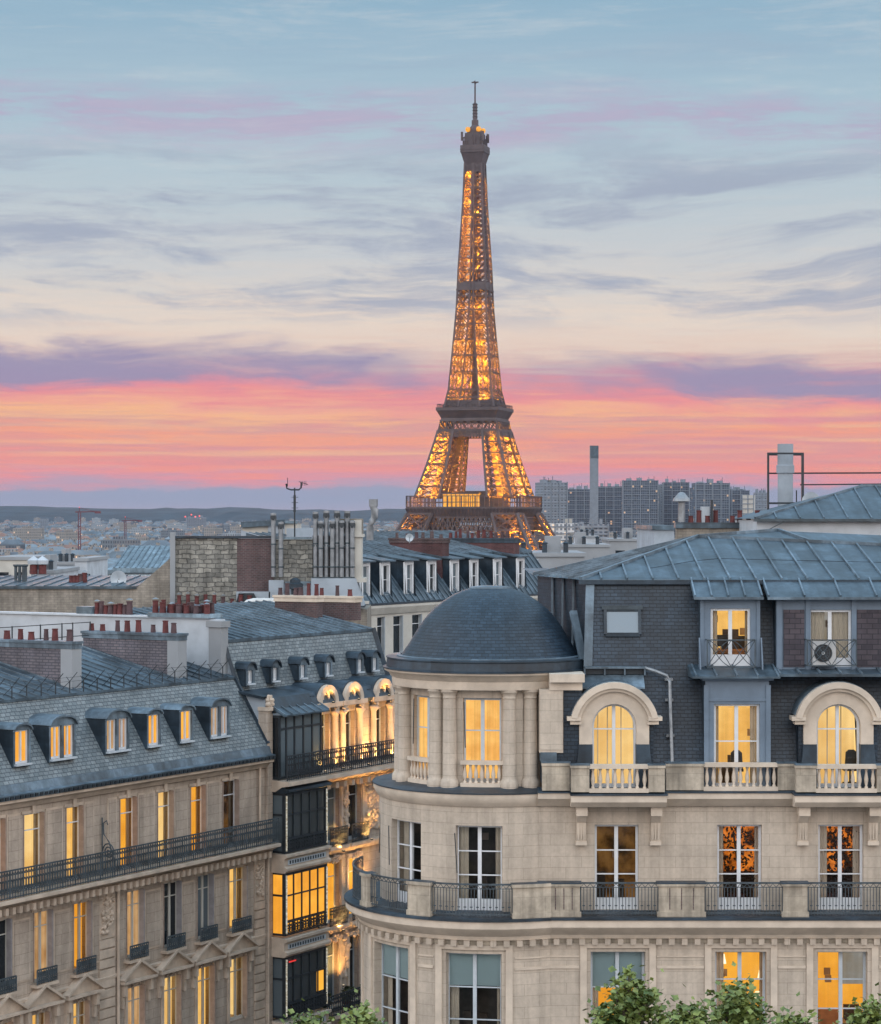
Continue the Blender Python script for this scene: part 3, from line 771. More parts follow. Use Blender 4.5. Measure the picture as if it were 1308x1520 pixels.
tower_block(1122, 1141, 731, 3200, BLK_C, 'pale tower block seen through the iron frame around the flue', 0)
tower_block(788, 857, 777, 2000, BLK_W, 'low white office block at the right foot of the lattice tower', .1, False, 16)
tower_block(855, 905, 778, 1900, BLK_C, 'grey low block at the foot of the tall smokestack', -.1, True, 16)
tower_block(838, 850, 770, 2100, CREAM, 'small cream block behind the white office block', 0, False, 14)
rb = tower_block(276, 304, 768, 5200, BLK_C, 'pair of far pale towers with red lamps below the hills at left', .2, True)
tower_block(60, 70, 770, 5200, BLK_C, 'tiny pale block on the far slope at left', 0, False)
for px, py in ((275,767),(284,764),(290,767),(296,766)):
    p = at(px, py, 5180); mb = MB(); mb.lathe(p[:2], [(0,p[2]-2.2),(2.2,p[2]),(0,p[2]+2.2)], RED_L, 6); mb.build('red_lamp', rb)
stk = at(882, 662, 2500); gz = th(0, 2500)
sroot = thing('smokestack', (stk[0], stk[1], gz), 'tall plain concrete smokestack rising between the far tower blocks', 'smokestack')
mb = MB(); mb.box(W0, stk[0]-4.3, stk[0]+4.3, 2496, 2504, gz, stk[2], BLKRIB); mb.build('shaft', sroot)
mb = MB(); mb.box(W0, stk[0]-4.45, stk[0]+4.45, 2495.8, 2504.2, stk[2]-13, stk[2]+.3, ZINC); mb.build('dark_cap', sroot)
for (px, py, Yd, lab) in ((118, 760, 1700, 'red construction crane over the far roofs at left'), (186, 773, 2100, 'smaller red crane right of the larger one over the far roofs')):
    p = at(px, py, Yd); gz = th(p[0], Yd)
    c = thing('tower_crane', (p[0], Yd, gz), lab, 'crane')
    mb = MB(); hh = p[2]
    for k in range(4): x, y = [(-.8,-.8),(.8,-.8),(.8,.8),(-.8,.8)][k]; mb.bar((p[0]+x, Yd+y, gz), (p[0]+x, Yd+y, hh), .35, REDP)
    z = gz
    while z < hh-2: mb.bar((p[0]-.8,Yd-.8,z), (p[0]+.8,Yd-.8,z+1.8), .25, REDP); mb.bar((p[0]+.8,Yd+.8,z), (p[0]+.8,Yd-.8,z+1.8), .25, REDP); z += 1.8
    mb.build('mast', c)
    mb = MB(); mb.bar((p[0]-3, Yd, hh), (p[0]+11, Yd+8, hh+.3), .5, REDP, .8); mb.bar((p[0], Yd, hh), (p[0], Yd, hh+3), .5, REDP); mb.bar((p[0], Yd, hh+3), (p[0]+10, Yd+6, hh+.4), .25, REDP); mb.build('jib', c)
    mb = MB(); mb.lathe((p[0], Yd), [(0, hh+3), (.5, hh+3.3), (0, hh+3.8)], RED_L, 6); mb.build('warning_lamp', c)
    mb = MB(); mb.box(W0, p[0]+10, p[0]+14, Yd+6, Yd+9, hh-1, hh+.6, REDP); mb.build('counterweight', c)
# ------------------------------------------------------------------ shared building pieces
def clear_glass():
    m = bpy.data.materials.new('window_glass'); m.use_nodes = True; t = NT(m.node_tree)
    a = t.n('ShaderNodeBsdfTransparent'); a.inputs[0].default_value = (.93,.95,.95,1)
    b = t.n('ShaderNodeBsdfGlossy'); b.inputs['Roughness'].default_value = .03
    fr = t.n('ShaderNodeFresnel'); fr.inputs[0].default_value = 1.45
    mx = t.n('ShaderNodeMixShader'); t.put(mx.inputs[0], t.m('MULTIPLY', fr.outputs[0], 1.0)); t.put(mx.inputs[1], a.outputs[0]); t.put(mx.inputs[2], b.outputs[0])
    o = t.n('ShaderNodeOutputMaterial'); t.put(o.inputs[0], mx.outputs[0]); return m
CLEAR = clear_glass()
def casement(root, fr, s0, s1, z0, z1, d, pane, rows=3, fm=None, fw=.075, room=None, transom=None, leaves=2, blind=None, foot=.25, ww=.6, clutter=None, name='window', curtain=None, split=None):
    """a french window: casing and muntins, its pane, and where lit the room behind"""
    fm = fm or WHITE
    mb = MB(); t = .07
    mb.box(fr, s0, s0+fw, d-t, d, z0, z1, fm); mb.box(fr, s1-fw, s1, d-t, d, z0, z1, fm)
    mb.box(fr, s0+fw, s1-fw, d-t, d, z1-fw, z1, fm); mb.box(fr, s0+fw, s1-fw, d-t, d, z0, z0+fw+foot, fm)
    zz0, zz1 = z0+fw+foot, z1-fw
    for i in range(1, leaves):
        c = s0+(s1-s0)*i/leaves; mb.box(fr, c-fw*.75, c+fw*.75, d-t, d+.012, zz0, zz1, fm)
    if split: bars = [z0+(z1-z0)*q for q in split]
    else: bars = [zz0+(zz1-zz0)*k/rows for k in range(1, rows)]
    for z in bars: mb.box(fr, s0+fw, s1-fw, d-t*.8, d-.008, z-.018, z+.018, fm)
    w_ = mb.build(name, root)
    mb = MB(); q = [fr.P(s0,d-.05,z0), fr.P(s1,d-.05,z0), fr.P(s1,d-.05,z1), fr.P(s0,d-.05,z1)]; mb.face(q, pane); mb.build('pane', w_)
    if room:
        mb = MB(); dd = 1.5
        P = fr.P; a = s0-ww; b = s1+ww; zt, zb = z1+.25, z0-.05; D0, D1 = d-.12, d-dd
        mb.face([P(a,D1,zb),P(b,D1,zb),P(b,D1,zt),P(a,D1,zt)], room)
        for x in (a, b): mb.face([P(x,D0,zb),P(x,D1,zb),P(x,D1,zt),P(x,D0,zt)], room)
        mb.face([P(a,D0,zt),P(b,D0,zt),P(b,D1,zt),P(a,D1,zt)], room); mb.face([P(a,D0,zb),P(b,D0,zb),P(b,D1,zb),P(a,D1,zb)], SHUTTER)
        mb.build('room', w_)
        r_ = random.Random(clutter or int(abs(s0*13+z0*7)*10)); wd = s1-s0
        mb = MB()
        for k in range(r_.choice((2, 3, 3))):
            x = s0-.1+(wd+.1)*r_.random(); w2 = r_.uniform(.18, .5); h = r_.uniform(.45, 1.25); dd0 = d-r_.uniform(.7, 1.3)
            mb.box(fr, x-w2/2, x+w2/2, dd0-.12, dd0, z0-.02, z0+h, FURN)
        for k in range(r_.choice((1, 2))):
            x = s0+wd*r_.random(); z = z0+(z1-z0)*r_.uniform(.55, .8); mb.box(fr, x-.1, x+.1, d-dd+.02, d-dd+.05, z-.11, z+.11, SHUTTER)
        mb.box(fr, s0-ww+.01, s1+ww-.01, d-dd+.02, d-dd+.06, z1-.25, z1-.19, room)
        mb.build('furnishing', w_)
        if curtain is None and r_.random() < .75:
            mb = MB()
            for (a, b) in ((0.0, r_.uniform(.1, .26)), (1-r_.uniform(.08, .2), 1.0)):
                n = 6; pts = [(s0+wd*(a+(b-a)*i/n), d-.2-.05*(i % 2)) for i in range(n+1)]
                for p, q in zip(pts, pts[1:]): mb.face([fr.P(p[0],p[1],z0), fr.P(q[0],q[1],z0), fr.P(q[0],q[1],z1), fr.P(p[0],p[1],z1)], CURTAIN)
            mb.build('curtain', w_)
    if blind:
        mb = MB(); mb.box(fr, s0+fw*.6, s1-fw*.6, d-.10, d-.09, z1-(z1-z0)*blind[0], z1-fw*.5, blind[1]); mb.build('blind', w_)
    if curtain:
        mb = MB()
        for (a, b) in curtain[0]:
            n = 9; pts = [(s0+(s1-s0)*(a+(b-a)*i/n), d-.16-.05*(i % 2)) for i in range(n+1)]
            for p, q in zip(pts, pts[1:]): mb.face([fr.P(p[0],p[1],z0), fr.P(q[0],q[1],z0), fr.P(q[0],q[1],z1), fr.P(p[0],p[1],z1)], curtain[1])
        mb.build('curtain', w_)
    return w_
BALUSTER = [(.055,0),(.055,.04),(.03,.07),(.062,.2),(.066,.27),(.04,.42),(.03,.5),(.05,.54),(.05,.58)]
def balustrade(root, pf, n, z0, hh, fr_rails, name='balustrade'):
    """pf(t) gives a point 0..1; stone balusters between two rails"""
    mb = MB(); k = (hh-.24)/.58
    for i in range(n):
        x, y = pf((i+.5)/n); mb.lathe((x, y), [(r, z0+.12+z*k) for r, z in BALUSTER], TRIM, 8)
    fr_rails(mb)
    return mb.build(name, root, smooth=50)
def iron_rail(root, pf, L, z0, z1, name='railing', m=None, step=.095, loops=True):
    m = m or IRON_G; mb = MB(); n = max(2, round(L/step/2)*2)
    P = lambda t, z: (*pf(t), z)
    k = max(1, int(n/4))
    for zz, ww in ((z1, .05), (z0+.06, .035), (z1-.13, .02)):
        for i in range(k): mb.bar(P(i/k, zz), P((i+1)/k, zz), ww, m)
    for i in range(n+1): mb.bar(P(i/n, z0), P(i/n, z1-.13 if loops and i not in (0, n) else z1), .02 if i not in (0, n) else .035, m)
    if loops:
        for i in range(0, n, 2):
            a, b, c = P(i/n, z1-.13), P((i+1)/n, z1-.02), P((i+2)/n, z1-.13); mb.bar(a, b, .016, m); mb.bar(b, c, .016, m)
            mb.bar(P((i+.6)/n, z0+.28), P((i+1.4)/n, z0+.28), .03, m)
    return mb.build(name, root)

# ------------------------------------------------------------------ the corner building with the domed rotunda
FR = Fr(0, 72.0, 1, 0, 0, -1)
YC = 75.19; RC = ((728-654)/F*YC, YC); SX = 25.0
RB = thing('corner_building', (12, 72, 0), 'pale limestone corner building with a slate domed rotunda, mansard roof and lit windows', 'building')
rs = FR.s
def rz(py, d=0.0): return H-(py-HY)/F*(72.0-d)
def RF(a, r): a = R(a); return Fr(RC[0]+r*math.sin(a), RC[1]-r*math.cos(a), math.cos(a), math.sin(a), math.sin(a), -math.cos(a))
def rp(a, r): a = R(a); return (RC[0]+r*math.sin(a), RC[1]-r*math.cos(a))
def arcwall(mb, r0, r1, a0, a1, z0, z1, ops, m):
    cur = a0
    for ac, hw, zb, zt in sorted(ops):
        mb.arc(RC, r0, r1, cur, ac-hw, z0, z1, m, max(2, int((ac-hw-cur)/4))); 
        if zb > z0: mb.arc(RC, r0, r1, ac-hw, ac+hw, z0, zb, m, 6)
        if zt < z1: mb.arc(RC, r0, r1, ac-hw, ac+hw, zt, z1, m, 6)
        cur = ac+hw
    mb.arc(RC, r0, r1, cur, a1, z0, z1, m, max(2, int((a1-cur)/4)))
R1, R2, RBAL = 4.07, 3.51, 4.6
Z1T, Z1B = 13.86, 10.9            # first windows: top, sill
Z2B, Z2T = 15.02, 17.62
L1 = [(877,958),(1062,1138),(1213,1288),(1375,1452)]
L2 = [(883,948),(1065,1131),(1215,1282),(1380,1447)]
ops1 = [(rs(a,.5), rs(b,.5), Z1B, Z1T) for a, b in L1]; ops2 = [(rs(a), rs(b), Z2B, Z2T) for a, b in L2]
lo = [(o[0], o[1], 5.9, 8.9) for o in ops1]
JX1, JX2 = 3.30, 3.04
mb = MB(); mb.wall(FR, JX1-.15, SX, 0, 14.32, .5, ops1+lo, STONE, .4); mb.face([FR.P(SX,.5,0),FR.P(SX,-12,0),FR.P(SX,-12,14.3),FR.P(SX,.5,14.3)], STONE)
mb.build('lower_wall', RB)
mb = MB(); mb.wall(FR, JX2-.1, SX, 15.0, 18.3, 0, ops2, STONE, .3); mb.face([FR.P(SX,0,15),FR.P(SX,-12,15),FR.P(SX,-12,25),FR.P(SX,-2,25),FR.P(SX,-.25,18.7)], STONE)
mb.build('upper_wall', RB)
mb = MB(); arcwall(mb, 3.62, R1, -179, 25.0, 0, 14.32, [(-8.4,12,Z1B,Z1T),(-51,12,Z1B,Z1T),(-95,12,Z1B,Z1T)], STONE); mb.build('rotunda_lower_wall', RB, smooth=20)
mb = MB(); arcwall(mb, 3.1, R2, -179, 24.6, 15.0, 18.3, [(-6.9,11.7,Z2B,Z2T),(-50,11.7,Z2B,Z2T),(-93,11.7,Z2B,Z2T)], STONE); mb.build('rotunda_upper_wall', RB, smooth=20)
# flank along the side street
dv = FL.u; nv = (-dv[1], dv[0])
def flank(off, z0, z1, nm):
    mb = MB(); q = Fr(RC[0]+nv[0]*off, RC[1]+nv[1]*off, dv[0], dv[1], nv[0], nv[1]); mb.wall(q, 0, 24, z0, z1, 0, [], STONE); mb.build(nm, RB)
flank(R1-.1, 0, 14.3, 'flank_lower_wall'); flank(R2-.1, 15, 22, 'flank_upper_wall')
# first floor windows
for i, o in enumerate(ops1):
    kw = [dict(room=LIT_GOLD, blind=(.38, GLASS_B)), dict(room=LIT_GOLD), dict(room=LIT_GOLD), dict(room=LIT_GOLD)][i]
    casement(RB, FR, *o, .18, CLEAR, rows=3, fm=PAINT_G, split=(.4, .70) if i else (.3, .62), **kw)
    casement(RB, FR, *lo[i], .18, GLASS, fm=PAINT_G)
o = ops1[2]; c = (o[0]+o[1])/2
mb = MB(); mb.box(FR, c+.06, o[1]-.05, .075, .085, Z1T-1.05, Z1T-.05, LIT_GREY); mb.build('roller_blind', RB)
mb = MB()
for o in ops1:
    a, b = o[0], o[1]
    mb.box(FR, a-.32, a-.12, .502, .56, Z1B-.2, Z1T+.12, TRIM); mb.box(FR, b+.12, b+.32, .502, .56, Z1B-.2, Z1T+.12, TRIM); mb.box(FR, a-.32, b+.32, .502, .56, Z1T+.12, Z1T+.26, TRIM)
mb.build('window_surround', RB)
mb = MB()
ss_ = [JX1-.1] + [x for o in ops1 for x in (o[0]-.34, o[1]+.34)] + [SX]
for a, b in zip(ss_[::2], ss_[1::2]):
    mb.box(FR, a, b, .502, .535, 13.36, 13.44, TRIM); mb.box(FR, a, b, .502, .53, 13.70, 13.74, TRIM)
mb.build('string_course', RB)
for ac in (-8.4, -51, -95):
    q = RF(ac, R1-.04); hw = R1*math.sin(R(12))
    casement(RB, q, -hw, hw, Z1B, Z1T, -.3, CLEAR, fm=PAINT_G, split=(.31, .64), room=DARKROOM, ww=.1)
    mb = MB(); mb.box(q, -hw+.06, hw-.06, -.368, -.364, Z1T-1.03, Z1T-.06, GLASS_B); mb.build('blind', RB)
    mb = MB(); mb.arc(RC, R1, R1+.06, ac-16.5, ac-13.6, Z1B-.2, Z1T+.12, TRIM, 2); mb.arc(RC, R1, R1+.06, ac+13.6, ac+16.5, Z1B-.2, Z1T+.12, TRIM, 2)
    mb.arc(RC, R1, R1+.06, ac-16.5, ac+16.5, Z1T+.12, Z1T+.26, TRIM, 8); mb.build('window_surround', RB)
mb = MB()
for a, b in ((-33.5,-26.2),(9.3,24.6)):
    mb.arc(RC, R1, R1+.035, a, b, 13.36, 13.44, TRIM, 4); mb.arc(RC, R1, R1+.03, a, b, 13.70, 13.74, TRIM, 4)
mb.build('rotunda_string_course', RB)
# balcony
CORN = [(.5,14.28),(.62,14.28),(.68,14.4),(.98,14.62),(1.05,14.68),(1.05,14.9),(.5,14.9)]
mb = MB(); mb.sweep(FR, CORN, JX1-.2, SX, TRIM); mb.build('cornice', RB)
mb = MB(); mb.sweep(FR, [(-.05,14.9),(1.10,14.9),(1.10,14.97),(-.05,15.03)], JX2-.2, SX, ZINC_D); mb.build('balcony_floor', RB)
mb = MB(); mb.lathe(RC, [(R1-.3,14.28),(R1+.12,14.28),(R1+.16,14.4),(R1+.46,14.62),(RBAL-.02,14.68),(RBAL-.02,14.9),(R1-.3,14.9)], TRIM, 60, -179, 25.5); mb.build('rotunda_cornice', RB, smooth=30)
mb = MB(); mb.lathe(RC, [(3.0,14.9),(RBAL+.03,14.9),(RBAL+.03,14.97),(R2-.1,15.03),(3.0,15.03)], ZINC_D, 60, -179, 27); mb.build('rotunda_balcony_floor', RB, smooth=30)
mb = MB(); s_ = JX1+.1
while s_ < SX: mb.box(FR, s_, s_+.17, .5, .70, 14.10, 14.275, STONE); s_ += .385
mb.box(FR, JX1, SX, .5, .53, 14.13, 14.275, WEATHER)
mb.build('dentil_band', RB)
mb = MB(); a = -120.0
while a < 23: mb.arc(RC, R1, R1+.2, a, a+2.4, 14.10, 14.275, STONE, 1); a += 5.4
mb.arc(RC, R1, R1+.03, -179, 25, 14.13, 14.275, WEATHER, 40)
mb.build('rotunda_dentil_band', RB)
def block(pxa, pxb, groove=0):
    a, b = rs(pxa, .95), rs(pxb, .95)
    mb = MB(); mb.box(FR, a+.02, b-.02, .62, .94, 15.12, 15.9, WEATHER); mb.box(FR, a-.03, b+.03, .57, .99, 15.9, 15.97, WEATHER); mb.box(FR, a-.035, b+.035, .565, .995, 15.97, 16.01, ZINC_D); mb.box(FR, a-.02, b+.02, .58, .98, 14.98, 15.13, WEATHER)
    for i in range(groove): x = a+(b-a)*(i+1)/(groove+1); mb.box(FR, x-.012, x+.012, .9, .948, 15.2, 15.85, BRICK_D)
    mb.build('balcony_pier', RB)
block(800, 862, 4); block(977, 1047, 3); block(1162, 1200, 0); block(1320, 1370, 2)
for a0, a1 in ((-64,-58.5),(-35,-25),(7.5,23.5)):
    mb = MB(); mb.arc(RC, RBAL-.44, RBAL-.12, a0, a1, 15.12, 15.9, WEATHER, 5); mb.arc(RC, RBAL-.49, RBAL-.07, a0-.4, a1+.4, 15.9, 16.0, WEATHER, 5, ZINC_D); mb.arc(RC, RBAL-.48, RBAL-.08, a0-.3, a1+.3, 14.98, 15.13, WEATHER, 5)
    mb.build('balcony_pier', RB, smooth=30)
for a, b in ((862,977),(1047,1162),(1200,1320),(1370,1480)):
    x0, x1 = rs(a, .85), rs(b, .85)
    iron_rail(RB, lambda t, x0=x0, x1=x1: (x0+(x1-x0)*t, 72-.82), x1-x0, 15.02, 15.98)
for a0, a1 in ((-58.5,-35),(-25,7.5),(-110,-64)):
    iron_rail(RB, lambda t, a0=a0, a1=a1: rp(a0+(a1-a0)*t, RBAL-.25), R(a1-a0)*(RBAL-.25), 15.02, 15.98)
# second floor windows
kinds2 = [dict(pane=CLEAR, room=LIT_DIM), dict(pane=CLEAR, room=LIT_REFL_ORANGE), dict(pane=CLEAR, room=LIT_REFL_ORANGE), dict(pane=GLASS)]  # the two orange glowing rooms imitate sunset reflections on the glass
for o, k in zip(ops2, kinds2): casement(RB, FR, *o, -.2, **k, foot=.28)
for ac in (-6.9, -50, -93):
    q = RF(ac, R2-.03); hw = R2*math.sin(R(11.7)); casement(RB, q, -hw, hw, Z2B, Z2T, -.24, CLEAR, foot=.28, room=DARKROOM, ww=.1)
    mb = MB(); mb.bar(q.P(-hw-.02, .06, 17.4), q.P(-hw+.06, .10, 16.2), .03, IRON); mb.build('shutter_rod', RB)
# third level ledge, consoles, balustrades
mb = MB(); mb.sweep(FR, [(0,18.2),(.12,18.2),(.34,18.4),(.40,18.45),(.40,18.62),(-.6,18.70),(-.6,18.2)], JX2-.1, SX, TRIM); mb.build('ledge', RB)
mb = MB(); mb.sweep(FR, [(-.3,18.69),(.44,18.625),(.44,18.665),(-.3,18.73)], JX2-.1, SX, ZINC_D); mb.build('ledge_flashing', RB)
mb = MB(); mb.lathe(RC, [(3.0,18.2),(R2+.04,18.2),(R2+.12,18.3),(R2+.2,18.45),(R2+.2,18.58),(3.0,18.58)], TRIM, 56, -179, 26); mb.build('rotunda_ledge', RB, smooth=30)
mb = MB(); mb.lathe(RC, [(2.3,18.58),(R2+.23,18.585),(R2+.23,18.62),(2.9,18.72),(2.3,18.72)], ZINC_D, 56, -179, 28); mb.build('rotunda_ledge_flashing', RB, smooth=30)
for (a, b) in ((848, 990), (1180, 1316)):
    x0, x1 = rs(a, .8), rs(b, .8)
    mb = MB(); mb.sweep(FR, [(.3,18.24),(.7,18.24),(.86,18.4),(.86,18.6),(.3,18.6)], x0, x1, TRIM); mb.sweep(FR, [(.41,18.602),(.9,18.602),(.9,18.64),(.41,18.68)], x0-.03, x1+.03, ZINC_D); mb.build('balcony_slab', RB)
    for c in (x0+.17, x1-.45):
        mb = MB(); mb.sweep(FR, [(0,17.12),(.16,17.12),(.2,17.35),(.22,17.7),(.36,17.86),(.42,17.95),(0,17.95)], c+.03, c+.31, TRIM)
        mb.box(FR, c, c+.34, 0, .56, 17.95, 18.24, TRIM); mb.box(FR, c, c+.34, 0, .2, 17.02, 17.14, TRIM)
        for k in range(3): mb.box(FR, c+.07+k*.08, c+.10+k*.08, .2, .24, 17.2, 17.7, TRIM)
        mb.build('console', RB)
def solid(a, b, d, z0=18.70, z1=19.52):
    x0, x1 = rs(a, d), rs(b, d); mb = MB()
    mb.box(FR, x0, x1, d-.28, d, z0, z1-.1, WEATHER); mb.box(FR, x0-.02, x1+.02, d-.32, d+.04, z1-.1, z1-.02, WEATHER); mb.box(FR, x0-.025, x1+.025, d-.325, d+.045, z1-.02, z1+.015, LEAD); mb.build('parapet_block', RB)
def stone_bal(a, b, d, z0=18.68, z1=19.52):
    x0, x1 = rs(a, d), rs(b, d); n = max(3, round((x1-x0)/.21))
    def rails(mb):
        mb.box(FR, x0, x1, d-.22, d, z0, z0+.12, TRIM); mb.box(FR, x0, x1, d-.26, d+.03, z1-.12, z1, TRIM)
    balustrade(RB, lambda t: (x0+(x1-x0)*t, 72-d+.11), n, z0, z1-z0, rails)
solid(848, 875, .8); stone_bal(875, 963, .8); solid(963, 987, .8); solid(989, 1045, .3); stone_bal(1045, 1155, .3); solid(1155, 1182, .3)
solid(1182, 1212, .8); stone_bal(1212, 1302, .8); solid(1302, 1318, .8); solid(1320, 1380, .3); stone_bal(1380, 1480, .3)
solid(805, 846, .42, 18.7, 19.55)
# rotunda: colonnaded drum
RD = 2.72
mb = MB(); arcwall(mb, 2.42, RD, -179, 60, 18.6, 21.75, [(-6.5,12.6,18.75,21.42),(-50,12.6,18.75,21.42),(-93.5,12.6,18.75,21.42)], STONE); mb.build('drum_wall', RB, smooth=20)
for ac in (-6.5, -50, -93.5):
    q = RF(ac, RD-.03); hw = RD*math.sin(R(12.6))
    casement(RB, q, -hw, hw, 18.78, 21.42, -.16, LIT_CURT, rows=2, fm=PAINT_G, split=(.62,), foot=.1)
    mb = MB(); mb.bar(q.P(-hw+.03, -.02, 21.3), q.P(-hw+.08, .05, 19.9), .03, IRON); mb.build('shutter_rod', RB)
    def rails(mb, ac=ac):
        mb.arc(RC, RD+.0, RD+.2, ac-13, ac+13, 18.72, 18.84, TRIM, 6); mb.arc(RC, RD-.02, RD+.22, ac-13, ac+13, 19.4, 19.52, TRIM, 6)
    balustrade(RB, lambda t, ac=ac: rp(ac-12.5+25*t, RD+.1), 7, 18.72, .8, rails, 'drum_balustrade')
for ac in (-31.9-43.5*2, -31.9-43.5, -31.9, 17.2):
    for da in ((-4.9, 4.9) if ac < 0 else (-6.9, 6.9)):
        x, y = rp(ac+da, 2.86); mb = MB()
        mb.lathe((x, y), [(0,18.68),(.29,18.68),(.29,18.82),(.27,18.9),(.235,18.95),(.222,19.0),(.222,19.9),(.20,21.36),(.205,21.4),(.225,21.43),(.205,21.46),(.205,21.52),(.26,21.6),(.27,21.61),(.27,21.69),(0,21.69)], STONE, 18)
        mb.build('column', RB, smooth=40)
    mb = MB(); mb.arc(RC, RD-.05, RD+.08, ac-2.6, ac+2.6, 18.7, 21.7, STONE, 2); mb.build('pilaster', RB)
mb = MB(); mb.lathe(RC, [(2.5,21.68),(3.10,21.68),(3.12,21.8),(3.12,21.93),(3.16,21.96),(3.22,22.06),(3.36,22.14),(3.38,22.2),(2.6,22.2)], TRIM, 64, -179, 75); mb.build('entablature', RB, smooth=30)
mb = MB(); mb.lathe(RC, [(2.7,22.2),(3.41,22.2),(3.41,22.24),(3.30,22.26),(3.27,22.50),(3.30,22.52),(3.30,22.56),(2.9,22.58)], ZINC_D, 64, -179, 110); mb.build('dome_gutter', RB, smooth=30)
DOME = [(2.93,22.55),(2.85,22.56),(2.80,22.62),(2.70,22.78),(2.56,22.98),(2.42,23.22),(2.25,23.5),(2.05,23.78),(1.8,24.05),(1.5,24.29),(1.2,24.48),(.9,24.62),(.6,24.71)]
mb = MB(); mb.lathe(RC, DOME, SLATE, 72); mb.build('dome', RB, smooth=60)
mb = MB(); mb.lathe(RC, [(2.97,22.5),(2.97,22.6),(2.86,22.62),(2.84,22.57)], LEAD, 72); mb.lathe(RC, [(.66,24.69),(.64,24.74),(.3,24.78),(0,24.78)], LEAD, 32); mb.build('dome_flashing', RB, smooth=40)
mb = MB(); mb.box(FR, 3.0, 3.72, -1.0, .02, 19.8, 21.72, STONE); mb.box(FR, 3.02, 3.70, .02, .05, 19.9, 21.6, STONE); mb.box(FR, 3.3, 4.3, -1.2, .05, 21.70, 21.95, TRIM); mb.box(FR, 3.3, 4.36, -1.2, .22, 21.95, 22.2, TRIM); mb.build('corner_pilaster', RB)
mb = MB(); mb.box(FR, 3.02, 3.52, -.8, .1, 19.53, 19.82, LEAD); mb.box(FR, 3.53, 4.3, -.9, -.1, 18.7, 21.7, SLATE); mb.box(FR, 3.05, 3.5, -.8, .04, 18.9, 19.53, ZINC_D); mb.build('lead_box', RB)
# mansard
def md(z): return -.25-(z-18.7)*.263
xa0, xa1 = rs(868, -.25), rs(876, -1.9)
hl0 = ((800-654)/F*79.0, 79.0); hl1 = ((798-654)/F*79.5, 79.5)
class Slope:
    def P(f, s, d, z): return FR.P(s, md(z)+d, z)
holes = [(rs(880,0)+.05, rs(945,0)-.05, 18.7, rz(1050)), (rs(1213,0)+.05, rs(1278,0)-.05, 18.7, rz(1050)), (rs(1050,0), rs(1139,0), 18.7, rz(1030)), (rs(1045,-.95), rs(1123,-.95), 22.35, 24.4), (rs(1190,-.95), rs(1275,-.95), 22.35, 24.4)]
mb = MB(); mb.wall(Slope(), xa1, SX, 18.7, 24.97, 0, holes, SLATE, .02); mb.face([FR.P(xa0,-.25,18.7), FR.P(xa1,-.25,18.7), FR.P(xa1,-1.9,24.97)], SLATE)
mb.face([(*hl0,18.7), FR.P(xa0,-.25,18.7), FR.P(xa1,-1.9,24.97), (*hl1,24.97)], SLATE)
mb.build('mansard', RB)
mb = MB(); mb.bar(FR.P(xa0,-.22,18.7), FR.P(xa1,-1.86,24.95), .26, LEAD, .1)
p0 = Vector(FR.P(xa1-.3,-2.2,24.95)); q0 = Vector((RC[0]+2.62, RC[1]-.2, 22.7))
mb.bar((4.15,74.3,24.0), (4.42,73.55,22.5), .22, LEAD, .12)
for i in range(3):
    a = Vector(FR.P(xa1,-1.9,24.97)).lerp(Vector((*hl1,24.97)), .28+.2*i); b = Vector(FR.P(xa0,-.25,18.7)).lerp(Vector((*hl0,18.7)), .28+.2*i)
    mb.bar(a+Vector((-.04,-.04,0)), a.lerp(b, .45)+Vector((-.04,-.04,0)), .06, LEAD, .12)
mb.build('hip_flashing', RB)
# zinc top
A0 = Vector((4.35,73.72,25.0)); A1 = Vector((SX,73.72,25.0)); T1 = Vector((8.69,80,26.27)); T2 = Vector((14.6,78.67,26.0)); T3 = Vector((SX,76.6,25.58)); B1 = Vector((hl1[0]-.15, hl1[1], 25.0)); PK = Vector(at(1155,788,82))
mb = MB(); mb.face([A0, A1, T3, T2, T1], ZINC); mb.face([A0, T1, B1], ZINC)
TM = T1.lerp(T2, .62); mb.face([T1, TM, PK], ZINC); mb.face([TM, (T3.x, 84, 25.9), PK], ZINC); mb.face([T1, PK, (T1.x, 90, 25)], ZINC); mb.face([TM, T2, T3, (T3.x, 84, 25.9)], ZINC)
mb.face([B1, T1, (T1.x, 90, 25), (B1.x, 90, 25)], ZINC)
mb.box(FR, 4.3, SX, -1.86, -1.72, 24.86, 24.99, ZINC_D); rf = mb.build('roof', RB)
mb = MB()
def on_front(x, k):
    """point on the front slope above x along the edge, k from eave to top line"""
    if x < T1.x: e_ = A0.lerp(T1, max(0, (x-A0.x)/(T1.x-A0.x)))
    elif x < T2.x: e_ = T1.lerp(T2, (x-T1.x)/(T2.x-T1.x))
    else: e_ = T2.lerp(T3, (x-T2.x)/(T3.x-T2.x))
    b = Vector((x, 73.72, 25.0)); return b.lerp(Vector((x, e_.y, e_.z)), k)
x = 5.0
while x < SX: mb.bar(on_front(x, 0)+Vector((0,0,.03)), on_front(x, 1)+Vector((0,0,.03)), .055, LEAD, .075); x += .80
for i in range(1, 8):
    b = A0.lerp(B1, i/8); hip = A0.lerp(T1, i/8)
    mb.bar(b+Vector((0,0,.03)), hip+Vector((0,0,.03)), .055, LEAD, .07)
for a, b in ((A0, T1), (B1, T1), (T1, TM), (TM, T2), (T2, T3), (T1, PK), (PK, TM)): mb.bar(a+Vector((0,0,.04)), b+Vector((0,0,.04)), .1, LEAD, .1)
xs_ = 6.6
while xs_ < SX-1: mb.bar(on_front(xs_, .48)+Vector((0,0,.006)), on_front(min(SX, xs_+.8), .48)+Vector((0,0,.006)), .03, ZINC_D, .012); xs_ += .8
mb.build('roof_seams', rf)
